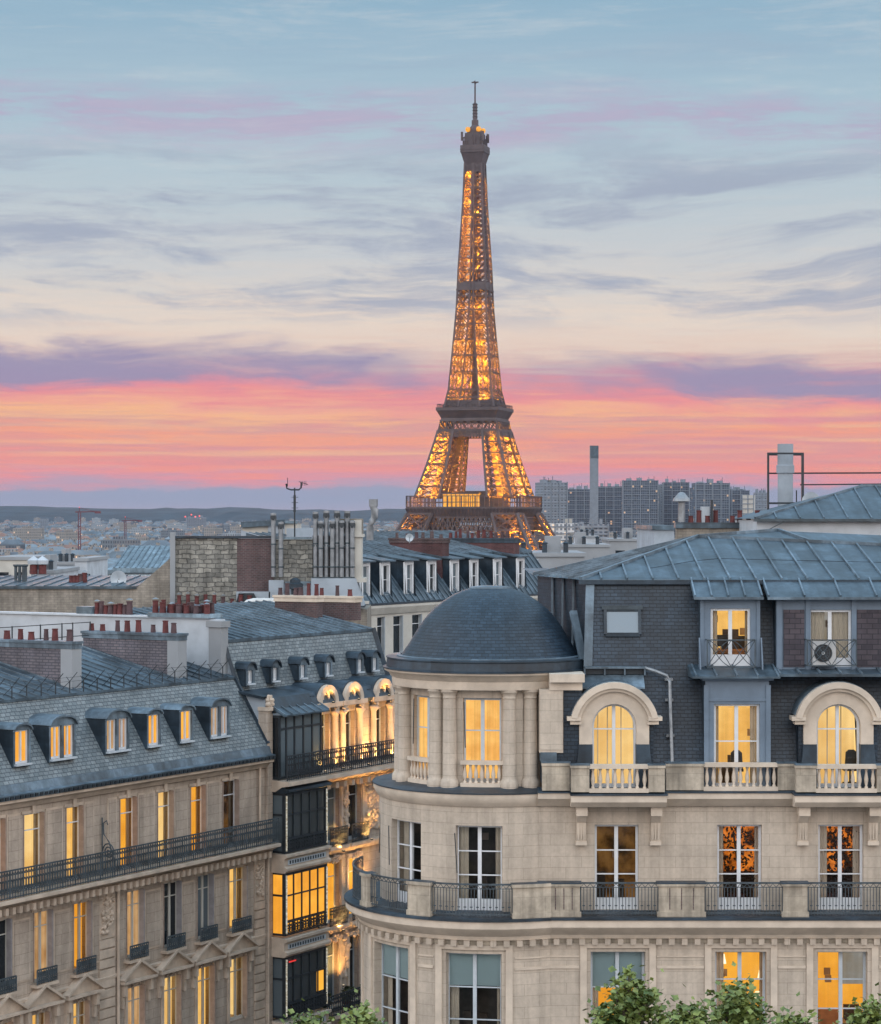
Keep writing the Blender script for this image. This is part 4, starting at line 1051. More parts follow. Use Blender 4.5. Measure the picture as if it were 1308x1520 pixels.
# stone arched dormers
def arched(pxc, pane_room):
    c = rs(pxc, 0); hw = .67; zs_ = rz(1078); z0 = 18.72
    do = thing_part('arched_dormer')
    mb = MB(); o1 = 1.06
    for sg in (-1, 1):
        a, b = sorted((c+sg*hw, c+sg*o1)); mb.box(FR, a, b, -.45, 0, z0, zs_, TRIM)
    mb.arch(FR, c, zs_, hw, o1, 0, 180, -.45, 0, TRIM, 22)
    mb.arch(FR, c, zs_, o1, 1.16, 8, 172, -.45, .12, TRIM, 22); mb.arch(FR, c, zs_, 1.16, 1.34, 12, 168, -.45, .22, TRIM, 22)
    for sg in (-1, 1):
        a, b = sorted((c+sg*1.02, c+sg*1.44)); mb.box(FR, a, b, -.4, .2, zs_+.18, zs_+.3, TRIM); a, b = sorted((c+sg*1.0, c+sg*1.34)); mb.box(FR, a, b, -.4, .12, zs_+.06, zs_+.18, TRIM)
    mb.build('stone_surround', do, smooth=30)
    mb = MB(); mb.arch(FR, c, zs_, 0.9, 1.36, 14, 166, -1.75, -.05, LEAD, 20)
    for sg in (-1, 1): a, b = sorted((c+sg*1.05, c+sg*1.2)); mb.box(FR, a, b, -1.3, -.12, z0, zs_+.2, SLATE)
    mb.build('dormer_roof', do, smooth=40)
    for sg in (-1, 1):
        mb = MB()
        cv = [(c+sg*(1.08+.34*(k/6)**2.2), zs_-.55-(zs_-.55-z0)*k/6) for k in range(7)]
        mb.prism(FR, [(c+sg*.66, zs_-.55)] + cv + [(c+sg*.66, z0)], -.4, .04, ZINC_D)
        mb.build('lead_scroll', do)
    # window
    mb = MB(); fw = .07
    mb.arch(FR, c, zs_, hw-fw, hw, 0, 180, -.32, -.24, WHITE, 18)
    for sg in (-1, 1): a, b = sorted((c+sg*(hw-fw), c+sg*hw)); mb.box(FR, a, b, -.32, -.24, z0, zs_, WHITE)
    mb.box(FR, c-.05, c+.05, -.32, -.235, z0, zs_+hw-.02, WHITE); mb.box(FR, c-hw, c+hw, -.31, -.25, rz(1083)-.02, rz(1083)+.02, WHITE); mb.box(FR, c-hw, c+hw, -.31, -.25, z0, z0+.12, WHITE)
    wn = mb.build('window', do)
    mb = MB(); pts = [FR.P(c-hw+.01,-.29,z0), FR.P(c+hw-.01,-.29,z0)] + [FR.P(c+hw*.985*math.cos(R(k*10)), -.29, zs_+hw*.985*math.sin(R(k*10))) for k in range(19)]; mb.face(pts, CLEAR); mb.build('pane', do)
    mb = MB(); D1 = -1.6; a, b = c-.75, c+.75; zt, zb = zs_+.75, z0-.02; P = FR.P
    mb.face([P(a,D1,zb),P(b,D1,zb),P(b,D1,zt),P(a,D1,zt)], pane_room)
    for x in (a, b): mb.face([P(x,-.46,zb),P(x,D1,zb),P(x,D1,zt),P(x,-.46,zt)], pane_room)
    mb.face([P(a,-.46,zt),P(b,-.46,zt),P(b,D1,zt),P(a,D1,zt)], pane_room); mb.face([P(a,-.46,zb),P(b,-.46,zb),P(b,D1,zb),P(a,D1,zb)], SHUTTER)
    for sx in (-.42, -.12, .3): mb.box(FR, c+sx, c+sx+.03, -1.5, -1.46, zb, zt, WHITE)
    mb.build('room', do)
def thing_part(name):
    o = bpy.data.objects.new(name, None); COL.objects.link(o); o.parent = RB; o.empty_display_size = .2; return o
arched(912, LIT_PALE); arched(1245, LIT_PALE)
# middle dormer of the third level
do = thing_part('flat_dormer'); d = -.02
x0, x1 = rs(1047, d), rs(1142, d); w0, w1 = rs(1060, d), rs(1128, d)
mb = MB(); mb.wall(FR, x0, x1, 18.7, rz(1010), d, [(w0, w1, 18.72, rz(1045))], BLUEWOOD, .2)
for x in (x0, x1): mb.face([FR.P(x,d,18.7), FR.P(x,-1.4,18.7), FR.P(x,-1.4,rz(1010)), FR.P(x,d,rz(1010))], ZINC_D)
mb.box(FR, x0-.04, x0+.1, d, d+.05, 18.7, rz(1017), BLUEWOOD); mb.box(FR, x1-.1, x1+.04, d, d+.05, 18.7, rz(1017), BLUEWOOD); mb.box(FR, x0+.1, x1-.1, d, d+.03, rz(1041), rz(1037), BLUEWOOD)
mb.build('front', do)
mb = MB(); mb.sweep(FR, [(-1.4,rz(1010)),(.1,rz(1010)),(.16,rz(1005)),(-1.4,rz(1005))], x0-.1, x1+.12, BLUEWOOD); mb.sweep(FR, [(-1.3,22.42),(.28,22.13),(.28,22.07),(-1.3,22.05)], x0-.42, x1+.3, ZINC)
for i in range(5): x = x0-.3+(x1-x0+.55)*i/4; mb.bar(FR.P(x,.28,22.15), FR.P(x,-1.1,22.41), .05, LEAD, .06)
mb.build('canopy', do)
casement(do, FR, w0, w1, 18.74, rz(1045), -.16, CLEAR, rows=2, room=LIT_YEL, split=(.55,), foot=.05, ww=.05)
def shed(xa, xb, eave_d, nm, nseam):
    mb = MB(); mb.sweep(FR, [(-1.95,25.02),(eave_d,24.50),(eave_d,24.44),(-1.95,24.9)], xa, xb, ZINC)
    for i in range(nseam+1): x = xa+.04+(xb-xa-.08)*i/nseam; mb.bar(FR.P(x,eave_d,24.53), FR.P(x,-1.95,25.05), .05, LEAD, .07)
    mb.box(FR, xa, xb, eave_d, eave_d+.06, 24.42, 24.5, LEAD); return mb
# upper dormer with railing
do = thing_part('upper_dormer'); d = -.95
x0, x1 = rs(1041, d), rs(1127, d); w0, w1 = rs(1055, d), rs(1114, d); zt = rz(903, d); zb = rz(990, d)
mb = MB(); mb.wall(FR, x0, x1, zb-.15, 24.5, d, [(w0, w1, zb, zt)], BLUEWOOD, .2)
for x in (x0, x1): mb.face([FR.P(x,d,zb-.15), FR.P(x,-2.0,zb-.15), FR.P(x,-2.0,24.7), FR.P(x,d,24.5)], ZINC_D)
mb.box(FR, x0-.03, x0+.08, d, d+.04, zb-.1, 24.42, BLUEWOOD); mb.box(FR, x1-.08, x1+.03, d, d+.04, zb-.1, 24.42, BLUEWOOD)
for x in (x0-.06, x1+.06): mb.sweep(FR, [(d+.02,zb-.2),(d+.42,zb-.2),(d+.36,zb+.1),(d+.06,zb+.9),(d+.02,zb+.9)], x-.02, x+.02, BLUEWOOD)
mb.build('front', do)
shed(x0-.25, x1+.1, -.72, 'dormer_roof', 4).build('dormer_roof', do)
casement(do, FR, w0, w1, zb, zt, d-.08, CLEAR, rows=1, room=LIT_YEL, foot=.3, ww=.06)
def cross_rail(parent, xa, xb, d, z0, z1, n):
    mb = MB()
    for z in (z0, z1): mb.bar(FR.P(xa,d,z), FR.P(xb,d,z), .035, IRON_G)
    for x in (xa, xb): mb.bar(FR.P(x,d,z0), FR.P(x,d,z1), .035, IRON_G); mb.bar(FR.P(x,d,z1), FR.P(x,d-.5,z1), .03, IRON_G); mb.bar(FR.P(x,d,z0), FR.P(x,d-.5,z0), .03, IRON_G)
    wd = (xb-xa)/n
    for i in range(n):
        a = xa+wd*i
        for sg in (0, 1):
            pts = [FR.P(a+wd*(k/6), d, z0+(z1-z0)*((k/6)**1.6 if sg else 1-(k/6)**1.6)) for k in range(7)]; mb.tube(pts, .012, IRON_G, 4)
            pts = [FR.P(a+wd*(k/6), d, z0+(z1-z0)*((1-(1-k/6)**1.6) if sg else (1-k/6)**1.6)) for k in range(7)]; mb.tube(pts, .012, IRON_G, 4)
    mb.build('railing', parent)
cross_rail(do, rs(1050, d+.4), rs(1121, d+.4), d+.42, rz(990, d+.4), rz(950, d+.4), 2)
# wide brick panelled dormer
do = thing_part('wide_dormer'); d = -.9
x0 = rs(1152, d); x1 = SX-.6; w0, w1 = rs(1201, d), rs(1264, d); zt = rz(905, d); zb = rz(990, d)
mb = MB(); mb.wall(FR, x0, x1, zb-.2, 24.5, d, [(w0, w1, zb, zt)], BLUEWOOD, .2); mb.face([FR.P(x0,d,zb-.2), FR.P(x0,-2,zb-.2), FR.P(x0,-2,24.7), FR.P(x0,d,24.5)], ZINC_D); mb.build('front', do)
for a, b in ((1163,1194),(1272,1330)):
    mb = MB(); mb.box(FR, rs(a, d), rs(b, d), d, d+.03, rz(990, d), rz(905, d), BRICK_P); mb.build('brick_panel', do)
for px in (1153, 1196, 1264): 
    mb = MB(); mb.box(FR, rs(px, d), rs(px, d)+.15, d, d+.06, zb-.1, 24.42, BLUEWOOD); mb.build('post', do)
shed(x0-.3, x1, -.62, 'dormer_roof', 13).build('dormer_roof', do)
casement(do, FR, w0, w1, zb, zt, d-.08, CLEAR, rows=1, room=LIT_GREY, foot=.2, ww=.06, curtain=(((.02,.4),(.52,.98)), CURTAIN))
mb = MB(); mb.sweep(FR, [(-1.4,zb-.02),(.05,zb-.16),(.05,zb-.24),(-1.4,zb-.24)], x0-.1, x1, ZINC)
x = x0
while x < x1: mb.bar(FR.P(x,.05,zb-.14), FR.P(x,-.9,zb-.03), .05, LEAD, .06); x += .62
mb.build('foot_ledge', do)
cross_rail(do, rs(1198, d+.5), rs(1271, d+.5), d+.55, rz(988, d+.5), rz(950, d+.5), 2)
# skylight
zb, zt = rz(942, -1.35), rz(905, -1.7); a, b = rs(899, -1.4), rs(950, -1.4)
so_ = thing_part('skylight')
def mp(x, z, off): return FR.P(x, md(z)+off, z)
mb = MB()
for p, q in (((a,zb),(b,zb)), ((b,zb),(b,zt)), ((b,zt),(a,zt)), ((a,zt),(a,zb))): mb.bar(mp(*p,.06), mp(*q,.06), .09, ZINC_D, .12)
mb.bar(mp(a-.1,zt+.07,.08), mp(b+.1,zt+.07,.08), .12, IRON_G); mb.build('skylight_frame', so_)
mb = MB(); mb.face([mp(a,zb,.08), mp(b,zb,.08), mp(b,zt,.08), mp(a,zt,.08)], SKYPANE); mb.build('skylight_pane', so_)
# gutter pipe
mb = MB(); mb.tube([FR.P(rs(px, -.75), dd, rz(py, -.75)) for px, py, dd in ((958,992,-.95),(975,997,-.8),(990,1003,-.7),(994,1012,-.65),(994,1060,-.45),(995,1128,-.12))], .055, PIPE, 8)
for py in (1010, 1040, 1092): mb.box(FR, rs(989,-.5), rs(1001,-.5), md(rz(py,-.5)), md(rz(py,-.5))+.2, rz(py,-.5)-.04, rz(py,-.5)+.04, PIPE)
mb.build('drainpipe', RB)
mb = MB(); a, b = rs(868,-.9), rs(957,-.9); mb.box(FR, a, b, -1.3, -.78, 22.30, 22.36, LEAD); mb.box(FR, a, b, -1.2, -.95, 22.12, 22.30, IRON)
for k in range(4): x = a+(b-a)*k/3; mb.box(FR, x-.02, x+.02, -.95, -.8, 22.1, 22.3, LEAD)
mb.build('gutter', RB)
mb = MB(); a = rs(862,-.5); mb.sweep(FR, [(-.95,22.1),(-.5,21.75),(-.5,21.7),(-1.0,21.7)], rs(836,-.6), rs(957,-.6), LEAD); mb.build('gutter_flashing', RB)
# things in and on it
def ac_unit():
    d = -.72; z0 = 22.42; a, b = rs(1206, d), rs(1240, d)
    r_ = thing('air_conditioner', ((a+b)/2, 72-d, z0), 'white air conditioner with round black fan behind the dormer railing', 'air conditioner')
    mb = MB(); mb.box(FR, a, b, d-.15, d+.14, z0, z0+.72, SKIN_W); mb.box(FR, a+.03, b-.03, d-.1, d+.1, z0-.05, z0, IRON); mb.build('casing', r_)
    c = a+(b-a)*.44; zc = z0+.37
    mb = MB(); mb.arch(FR, c, zc, .0, .27, 0, 360, d+.14, d+.146, PLASTIC_K, 24); mb.build('fan_recess', r_)
    mb = MB()
    for rr in (.06, .13, .2, .27): mb.arch(FR, c, zc, rr-.007, rr+.007, 0, 360, d+.147, d+.165, IRON_G, 20)
    for k in range(6): an = k*math.pi/6; mb.bar(FR.P(c-.27*math.cos(an), d+.16, zc-.27*math.sin(an)), FR.P(c+.27*math.cos(an), d+.16, zc+.27*math.sin(an)), .01, IRON_G)
    mb.arch(FR, c, zc, 0, .05, 0, 360, d+.15, d+.17, SKIN_W, 12)
    mb.build('grille', r_)
ac_unit()
def shade_lamp(px, py, d, r, label):
    x, z = rs(px, d), rz(py, d)
    l = thing('table_lamp', (x, 72-d, z-.55), label, 'lamp')
    mb = MB(); mb.lathe((x, 72-d), [(r, z-.14), (r*.62, z+.14)], LIT_WHITE, 16); mb.build('lamp_shade', l)
    mb = MB(); mb.lathe((x, 72-d), [(0, z-.55), (.1, z-.55), (.08, z-.45), (.025, z-.4), (.025, z-.1)], BRICK_D, 10); mb.build('lamp_stand', l)
shade_lamp(1127, 1479, -.5, .20, 'bright table lamp with white shade, lower right in the amber window')
shade_lamp(1131, 1447, -.9, .14, 'smaller white shaded lamp just above the bright one in the amber window')
shade_lamp(1071, 1423, -.9, .15, 'white shaded lamp at the upper left of the amber window')
def armchair(px, d, z, label):
    x = rs(px, d); a = thing('armchair', (x, 72-d, z), label, 'armchair')
    mb = MB(); mb.box(FR, x-.35, x+.35, d-.35, d+.3, z+.15, z+.42, WOODF); mb.build('seat', a)
    mb = MB(); mb.box(FR, x-.35, x+.35, d-.5, d-.35, z+.15, z+.9, WOODF); mb.build('backrest', a)
    for sg in (-1, 1): mb = MB(); mb.box(FR, x+sg*.42-.07, x+sg*.42+.07, d-.5, d+.3, z, z+.62, SHUTTER); mb.build('armrest', a)
armchair(1232, -.7, 10.9, 'wooden armed chair low in the rightmost lit amber window')
def monitor(px, py, d, w_, h_, label):
    x, z = rs(px, d), rz(py, d); m_ = thing('monitor', (x, 72-d, z-h_/2-.2), label, 'monitor')
    mb = MB(); mb.box(FR, x-w_/2, x+w_/2, d-.03, d+.02, z-h_/2, z+h_/2, PLASTIC_K); mb.build('screen', m_)
    mb = MB(); mb.box(FR, x-.04, x+.04, d-.05, d-.02, z-h_/2-.2, z, PLASTIC_K); mb.box(FR, x-.15, x+.15, d-.12, d+.1, z-h_/2-.22, z-h_/2-.2, PLASTIC_K); mb.build('stand', m_)
monitor(1073, 951, -1.5, .55, .36, 'black desk monitor seen through the lit upper dormer window')
monitor(1099, 951, -1.9, .34, .3, 'smaller dark monitor right of the black one in the dormer')
d = -1.6; a, b = rs(1050, d), rs(1120, d)
t_ = thing('desk', ((a+b)/2, 72-d, 22.35), 'warm brown wooden desk under the monitors in the upper dormer', 'desk')
mb = MB(); mb.box(FR, a, b, d-.6, d+.25, rz(964, d)-.05, rz(964, d), WOODF); mb.box(FR, a, b, d+.15, d+.2, 22.36, rz(964, d)-.05, WOODF); mb.build('desk_top', t_)
def chair(px, d, z, label):
    x = rs(px, d); c = thing('office_chair', (x, 72-d, z), label, 'chair')
    mb = MB(); mb.box(FR, x-.22, x+.22, d-.22, d+.22, z+.42, z+.5, PLASTIC_K); mb.build('seat', c)
    mb = MB(); mb.prism(FR, [(x-.2,z+.5),(x+.2,z+.5),(x+.17,z+1.0),(x+.08,z+1.08),(x-.08,z+1.08),(x-.17,z+1.0)], d+.18, d+.24, PLASTIC_K); mb.build('backrest', c)
    mb = MB(); mb.lathe((x, 72-d), [(.03,z+.06),(.03,z+.42)], PLASTIC_K, 8)
    for k in range(5): an = k*1.257; mb.bar((x, 72-d, z+.06), (x+.25*math.cos(an), 72-d+.25*math.sin(an), z+.03), .04, PLASTIC_K)
    mb.build('base', c)
chair(1092, -.75, 18.75, 'black office chair back in the lit flat topped dormer window')
chair(1262, -.9, 18.75, 'dark office chair inside the right arched dormer window')
# dark leaf shapes and low blocks added to imitate reflections in two orange panes
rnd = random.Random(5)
for o, lab, den in ((ops2[1], 'added dark leaf shapes imitating a sunset reflection in the orange window with more glow', 420), (ops2[2], 'added dark leaf shapes imitating a sunset reflection in the darker right orange window', 760)):
    c = (o[0]+o[1])/2; p_ = thing('reflection_leaves', (c, 72.8, 15.05), lab, 'plant')
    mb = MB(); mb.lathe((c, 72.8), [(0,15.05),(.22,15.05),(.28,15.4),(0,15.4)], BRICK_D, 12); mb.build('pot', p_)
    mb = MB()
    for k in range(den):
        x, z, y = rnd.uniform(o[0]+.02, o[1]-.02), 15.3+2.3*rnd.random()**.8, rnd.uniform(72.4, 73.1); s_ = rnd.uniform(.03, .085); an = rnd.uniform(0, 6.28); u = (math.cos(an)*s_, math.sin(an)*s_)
        mb.face([(x-u[0],y,z-u[1]), (x-u[1]*.5,y+.04,z+u[0]*.5), (x+u[0],y,z+u[1]), (x+u[1]*.5,y+.03,z-u[0]*.5)], REFL_DARK)
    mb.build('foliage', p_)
    mb = MB(); mb.tube([(c,72.8,15.4),(c+.05,72.8,16.3),(c-.1,72.75,17.3)], .03, REFL_DARK, 6); mb.build('added_stem', p_)
for o, lab in ((ops2[1], 'added dark block imitating the low part of the reflection in the brighter orange window'), (ops2[2], 'added dark block imitating the low part of the reflection in the darker right orange window')):
    p_ = thing('reflection_block', ((o[0]+o[1])/2, 73.3, 15.05), lab, 'reflection_block')  # added block, gives the imitated reflection its dark lower part
    mb = MB(); mb.box(W0, o[0]-.5, o[1]+.5, 73.25, 73.44, 15.1, 15.95, REFL_DARK); mb.build('block_body', p_)
    mb = MB(); mb.box(W0, o[0]-.55, o[1]+.55, 73.2, 73.45, 15.95, 16.0, BRICK_D); mb.build('top', p_)
# ------------------------------------------------------------------ the two buildings along the side street
def fz(px, py, d=0.0): return FL.z(px, py, d)
def fs(px, d=0.0): return FL.s(px, d)
class Sl:
    """sloping plane of a roof: d follows z"""
    def __init__(f, fr, d0, z0, d1, z1): f.fr, f.a = fr, (d0, z0, d1, z1)
    def D(f, z): d0, z0, d1, z1 = f.a; return d0+(d1-d0)*(z-z0)/(z1-z0)
    def P(f, s, d, z): return f.fr.P(s, f.D(z)+d, z)
def blobs(mb, fr, s0, s1, z0, z1, d, m, n, seed, r0=.04, r1=.1):
    r_ = random.Random(seed)
    for i in range(n):
        s, z, r = r_.uniform(s0, s1), r_.uniform(z0, z1), r_.uniform(r0, r1); p = fr.P(s, d+r*.3, z)
        mb.lathe(p[:2], [(0, z-r), (r*.8, z-r*.6), (r, z), (r*.7, z+r*.7), (0, z+r)], m, 6)
    zz = z0
    while zz < z1: p, q = fr.P(s0+.1, d+.06, zz), fr.P(s1-.1, d+.06, min(z1, zz+r_.uniform(.2, .4))); mb.bar(p, q, r_.uniform(.03, .06), m); zz += .22
def ornate_rail(root, fr, s0, s1, d, z0, z1, m=None, name='railing', step=.14):
    m = m or IRON_G; mb = MB()
    for z, w_ in ((z1, .05), (z0+.04, .04), (z0+.2, .025), (z1-.16, .025)): mb.bar(fr.P(s0,d,z), fr.P(s1,d,z), w_, m)
    n = max(2, round((s1-s0)/step)); w_ = (s1-s0)/n
    for i in range(n+1):
        s = s0+w_*i; mb.bar(fr.P(s,d,z0), fr.P(s,d,z1), .028 if i % 5 else .05, m)
        if i < n:
            zm = (z0+z1)/2; c = s+w_/2
            pts = [fr.P(c+.42*w_*math.sin(k*math.pi/3), d, zm+.17*math.cos(k*math.pi/3)) for k in range(7)]
            for a, b in zip(pts, pts[1:]): mb.bar(a, b, .026, m)
            mb.bar(fr.P(s,d,z0+.2), fr.P(s+w_,d,z0+.36), .022, m); mb.bar(fr.P(s+w_,d,z0+.2), fr.P(s,d,z0+.36), .022, m)
            mb.bar(fr.P(s,d,z1-.05), fr.P(c,d,z1-.15), .02, m); mb.bar(fr.P(s+w_,d,z1-.05), fr.P(c,d,z1-.15), .02, m)
    return mb.build(name, root)
def chimney(root, fr, s, d0, d1, th_, zb, zt, pots, m, capm, potm, hh=.42, seed=1, name='chimney_stack', along='d', netted=False, two=1):
    """stack from (d0) to (d1) at s, thickness th_ along s"""
    mb = MB(); mb.box(fr, s-th_/2, s+th_/2, d0, d1, zb, zt, m)
    if netted: mb.box(fr, s-th_/2-.03, s+th_/2+.03, d1-.5, d1+.03, zb-.3, zt-.02, CONC)
    c = mb.build(name, root)
    mb = MB(); mb.box(fr, s-th_/2-.08, s+th_/2+.08, d0-.08, d1+.09, zt, zt+.10, capm); mb.box(fr, s-th_/2-.04, s+th_/2+.04, d0-.04, d1+.05, zt-.18, zt-.002, capm); mb.build('cap', c)
    r_ = random.Random(seed)
    for row in range(two):
        for i in range(pots):
            dd = d0+(d1-d0)*(i+.5+r_.uniform(-.2, .2))/pots; ss = s if two == 1 else s+th_*(row-.5)*.5; p = fr.P(ss, dd, 0); h = hh*r_.uniform(.7, 1.3); r = r_.uniform(.085, .12)
            mb = MB(); mb.lathe(p[:2], [(r*1.15,zt+.1),(r*1.1,zt+.14),(r*.9,zt+.1+h*.9),(r*1.05,zt+.1+h*.92),(r*1.05,zt+.1+h),(r*.75,zt+.1+h),(r*.7,zt+.12+h*.6)], r_.choice((potm, potm, POT_D)), 10); mb.build('chimney_pot', c, smooth=40)
    return c
def side_dormer(root, fr, s0, s1, z0, z1, df, sl, pane, kind='arch', front=None, roof=None, cheek=None, leaves=1, over=.07, wm=None):
    """dormer with front at df whose cheeks run back to the slope sl"""
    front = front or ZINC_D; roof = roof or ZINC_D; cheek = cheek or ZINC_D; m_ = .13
    do = bpy.data.objects.new('dormer', None); COL.objects.link(do); do.parent = root
    m_ = .13 if kind != 'arch' else .10; a, b = s0-m_, s1+m_; zt = z1+.1; c = (a+b)/2; hw = (b-a)/2
    mb = MB()
    if kind == 'arch':
        mb.wall(fr, a, b, z0-.1, z1, df, [(s0, s1, z0, z1)], front, .12)
    else: mb.wall(fr, a, b, z0-.1, zt, df, [(s0, s1, z0, z1)], front, .12)
    rise = hw*.45 if kind == 'arch' else (hw if kind == 'round' else 0)
    n = 10; arc_ = []
    for k in range(n+1):
        t = -1+2*k/n
        arc_.append((c+t*hw, (z1 if kind != 'shed' else zt) + rise*math.sqrt(max(0, 1-t*t))))
    if kind in ('arch', 'round'): mb.face([fr.P(x, df, z) for x, z in arc_], front)
    mb.build('front', do)
    mb = MB()
    for x in (a, b): mb = MB(); mb.face([fr.P(x,df,z0-.1), fr.P(x,df,z1+.02), fr.P(x,sl.D(z1+.02),z1+.02), fr.P(x,sl.D(z0-.1),z0-.1)], cheek); mb.build('cheek', do)
    mb = MB(); arc_ = [(c+(x-c)*(1+over/hw), z+.03 + over*.4) for x, z in arc_]
    for (x0, y0), (x1, y1) in zip(arc_, arc_[1:]):
        mb.face([fr.P(x0,df+.1,y0), fr.P(x1,df+.1,y1), fr.P(x1,sl.D(y1),y1), fr.P(x0,sl.D(y0),y0)], roof)
        mb.face([fr.P(x0,df+.1,y0), fr.P(x1,df+.1,y1), fr.P(x1,df+.1,y1-.07), fr.P(x0,df+.1,y0-.07)], roof)
        mb.face([fr.P(x0,df+.1,y0-.07), fr.P(x1,df+.1,y1-.07), fr.P(x1,df,y1-.07), fr.P(x0,df,y0-.07)], roof)
    mb.build('dormer_roof', do, smooth=40)
    nl = leaves
    for i in range(nl):
        x0 = s0+(s1-s0)*i/nl + (.06 if i else 0); x1 = s0+(s1-s0)*(i+1)/nl - (.06 if i < nl-1 else 0)
        casement(do, fr, x0, x1, z0, z1, df-.07, pane[i % len(pane)], rows=1, fm=wm or WHITE, fw=.05, foot=.03)
        if i: mb = MB(); mb.box(fr, x0-.12, x0, df-.06, df+.02, z0, z1, front); mb.build('mullion', do)
    mb = MB(); mb.box(fr, s0-.05, s1+.05, df, df+.12, z0-.06, z0, PAINT_G); mb.build('sill', do)
    return do

LE = fs(393)
LB = thing('street_building', FL.P(-10, 0, 0), 'long warm stone street building with lit tall windows, iron balcony and grey slate mansard', 'building')
SL0 = -27.0
WA = [(34,62),(97,120),(177,200),(233,254),(282,302),(330,351)]
WB_ = [(-16,13),(49,74),(108,132),(187,210),(242,265),(292,313),(339,363)]
WC_ = [(-12,16),(46,70),(107,129),(188,211),(242,265),(292,315),(340,363)]
opA = [(fs(a), fs(b), 14.02, 16.68) for a, b in WA]; opB = [(fs(a), fs(b), 10.75, 13.22) for a, b in WB_]; opC = [(fs(a), fs(b), 7.25, 9.68) for a, b in WC_]
e0 = opA[0]; opA = [(e0[0]-2.05*k, e0[1]-2.05*k, e0[2], e0[3]) for k in (3, 2, 1)] + opA
for L_ in (opB, opC): e0 = L_[0]; L_[:0] = [(e0[0]-2.05*k, e0[1]-2.05*k, e0[2], e0[3]) for k in (2, 1)]
gr = [(o[0], o[1], 3.9, 6.1) for o in opC]
mb = MB(); mb.wall(FL, SL0, LE, 0, 17.1, 0, opA+opB+opC+gr, STONE_L, .32); mb.face([FL.P(SL0,0,0), FL.P(SL0,-9,0), FL.P(SL0,-9,17), FL.P(SL0,0,17)], STONE_L); mb.build('wall', LB)
def shutter(root, fr, s, z0, z1, d0=-.06, d1=.17, m=None):
    mb = MB(); mb.box(fr, s-.055, s-.015, d0, d1, z0, z1, m or SHUTTER)
    n = 12
    for k in range(n): z = z0+(z1-z0)*(k+.5)/n; mb.box(fr, s-.065, s-.055, d0+.04, d1-.04, z-.02, z+.02, m or SHUTTER)
    mb.build('shutter', root)
pa = [LIT_GOLD, LIT_GOLD, LIT_GOLD, LIT_PALE, LIT_YEL, LIT_GOLD, LIT_PALE, LIT_GOLD, LIT_DIM]
pb = [LIT_DIM, GLASS, GLASS, LIT_TAN, LIT_GOLD, LIT_TAN, GLASS, GLASS_G, LIT_YEL]
pc = [LIT_TAN, GLASS, LIT_GOLD, LIT_YEL, LIT_YEL, LIT_TAN, LIT_PALE, LIT_YEL, LIT_PALE]
for L_, P_, nm in ((opA, pa, 0), (opB, pb, 1), (opC, pc, 2)):
    for o, p in zip(L_, P_):
        isl = p.name.startswith('lit_') and 'curtain' not in p.name
        casement(LB, FL, *o, -.06, CLEAR if isl else p, fm=CREAM if nm else WHITE, rows=1, split=(.78,), fw=.055, foot=.06, leaves=1 if nm == 0 else 2, room=p if isl else None, ww=.35)
        shutter(LB, FL, o[1], o[2]+.05, o[3]-.02, m=SHUTTER if nm != 1 else SHUTTER_G); shutter(LB, FL, o[0]+.07, o[2]+.05, o[3]-.02, d1=.02)
for o in gr: casement(LB, FL, *o, -.24, GLASS, fm=CREAM, rows=2)
# mouldings
for L_, zz in ((opA, (14.3, 16.75)), (opB, (10.9, 13.1))):
    for o, q in zip(L_, L_[1:]):
        a, b = o[1]+.17, q[0]-.17
        if b-a < .35: continue
        parts = [(a, b)] if b-a < 1.7 else [(a, a+.55), (b-.55, b)]
        for a, b in parts:
            mb = MB(); mb.box(FL, a, b, .003, .03, zz[0], zz[1], TRIM_L); mb.box(FL, a+.07, b-.07, .03, .045, zz[0]+.07, zz[1]-.07, STONE_L); mb.build('wall_panel', LB)
for L_ in (opA, opB):
    for o in L_:
        mb = MB(); mb.box(FL, o[0]-.1, o[1]+.1, .003, .05, o[3]+.0, o[3]+.1, TRIM_L); mb.box(FL, (o[0]+o[1])/2-.09, (o[0]+o[1])/2+.09, .05, .1, o[3]-.02, o[3]+.34, TRIM_L)
        if L_ is opB: blobs(mb, FL, (o[0]+o[1])/2-.25, (o[0]+o[1])/2+.25, o[3]+.05, o[3]+.28, .05, TRIM_L, 12, int(o[0]*10), .03, .07)
        mb.build('keystone', LB)
for o in opB:
    mb = MB(); mb.box(FL, o[0]-.14, o[1]+.14, 0, .3, 10.62, 10.72, TRIM_L); mb.build('sill', LB)
    ornate_rail(LB, FL, o[0]-.08, o[1]+.08, .26, 10.74, 11.24, name='window_guard', step=.12)
mb = MB(); mb.sweep(FL, [(0,10.2),(.08,10.2),(.1,10.3),(0,10.34)], SL0, LE, TRIM_L); mb.build('string_course', LB)
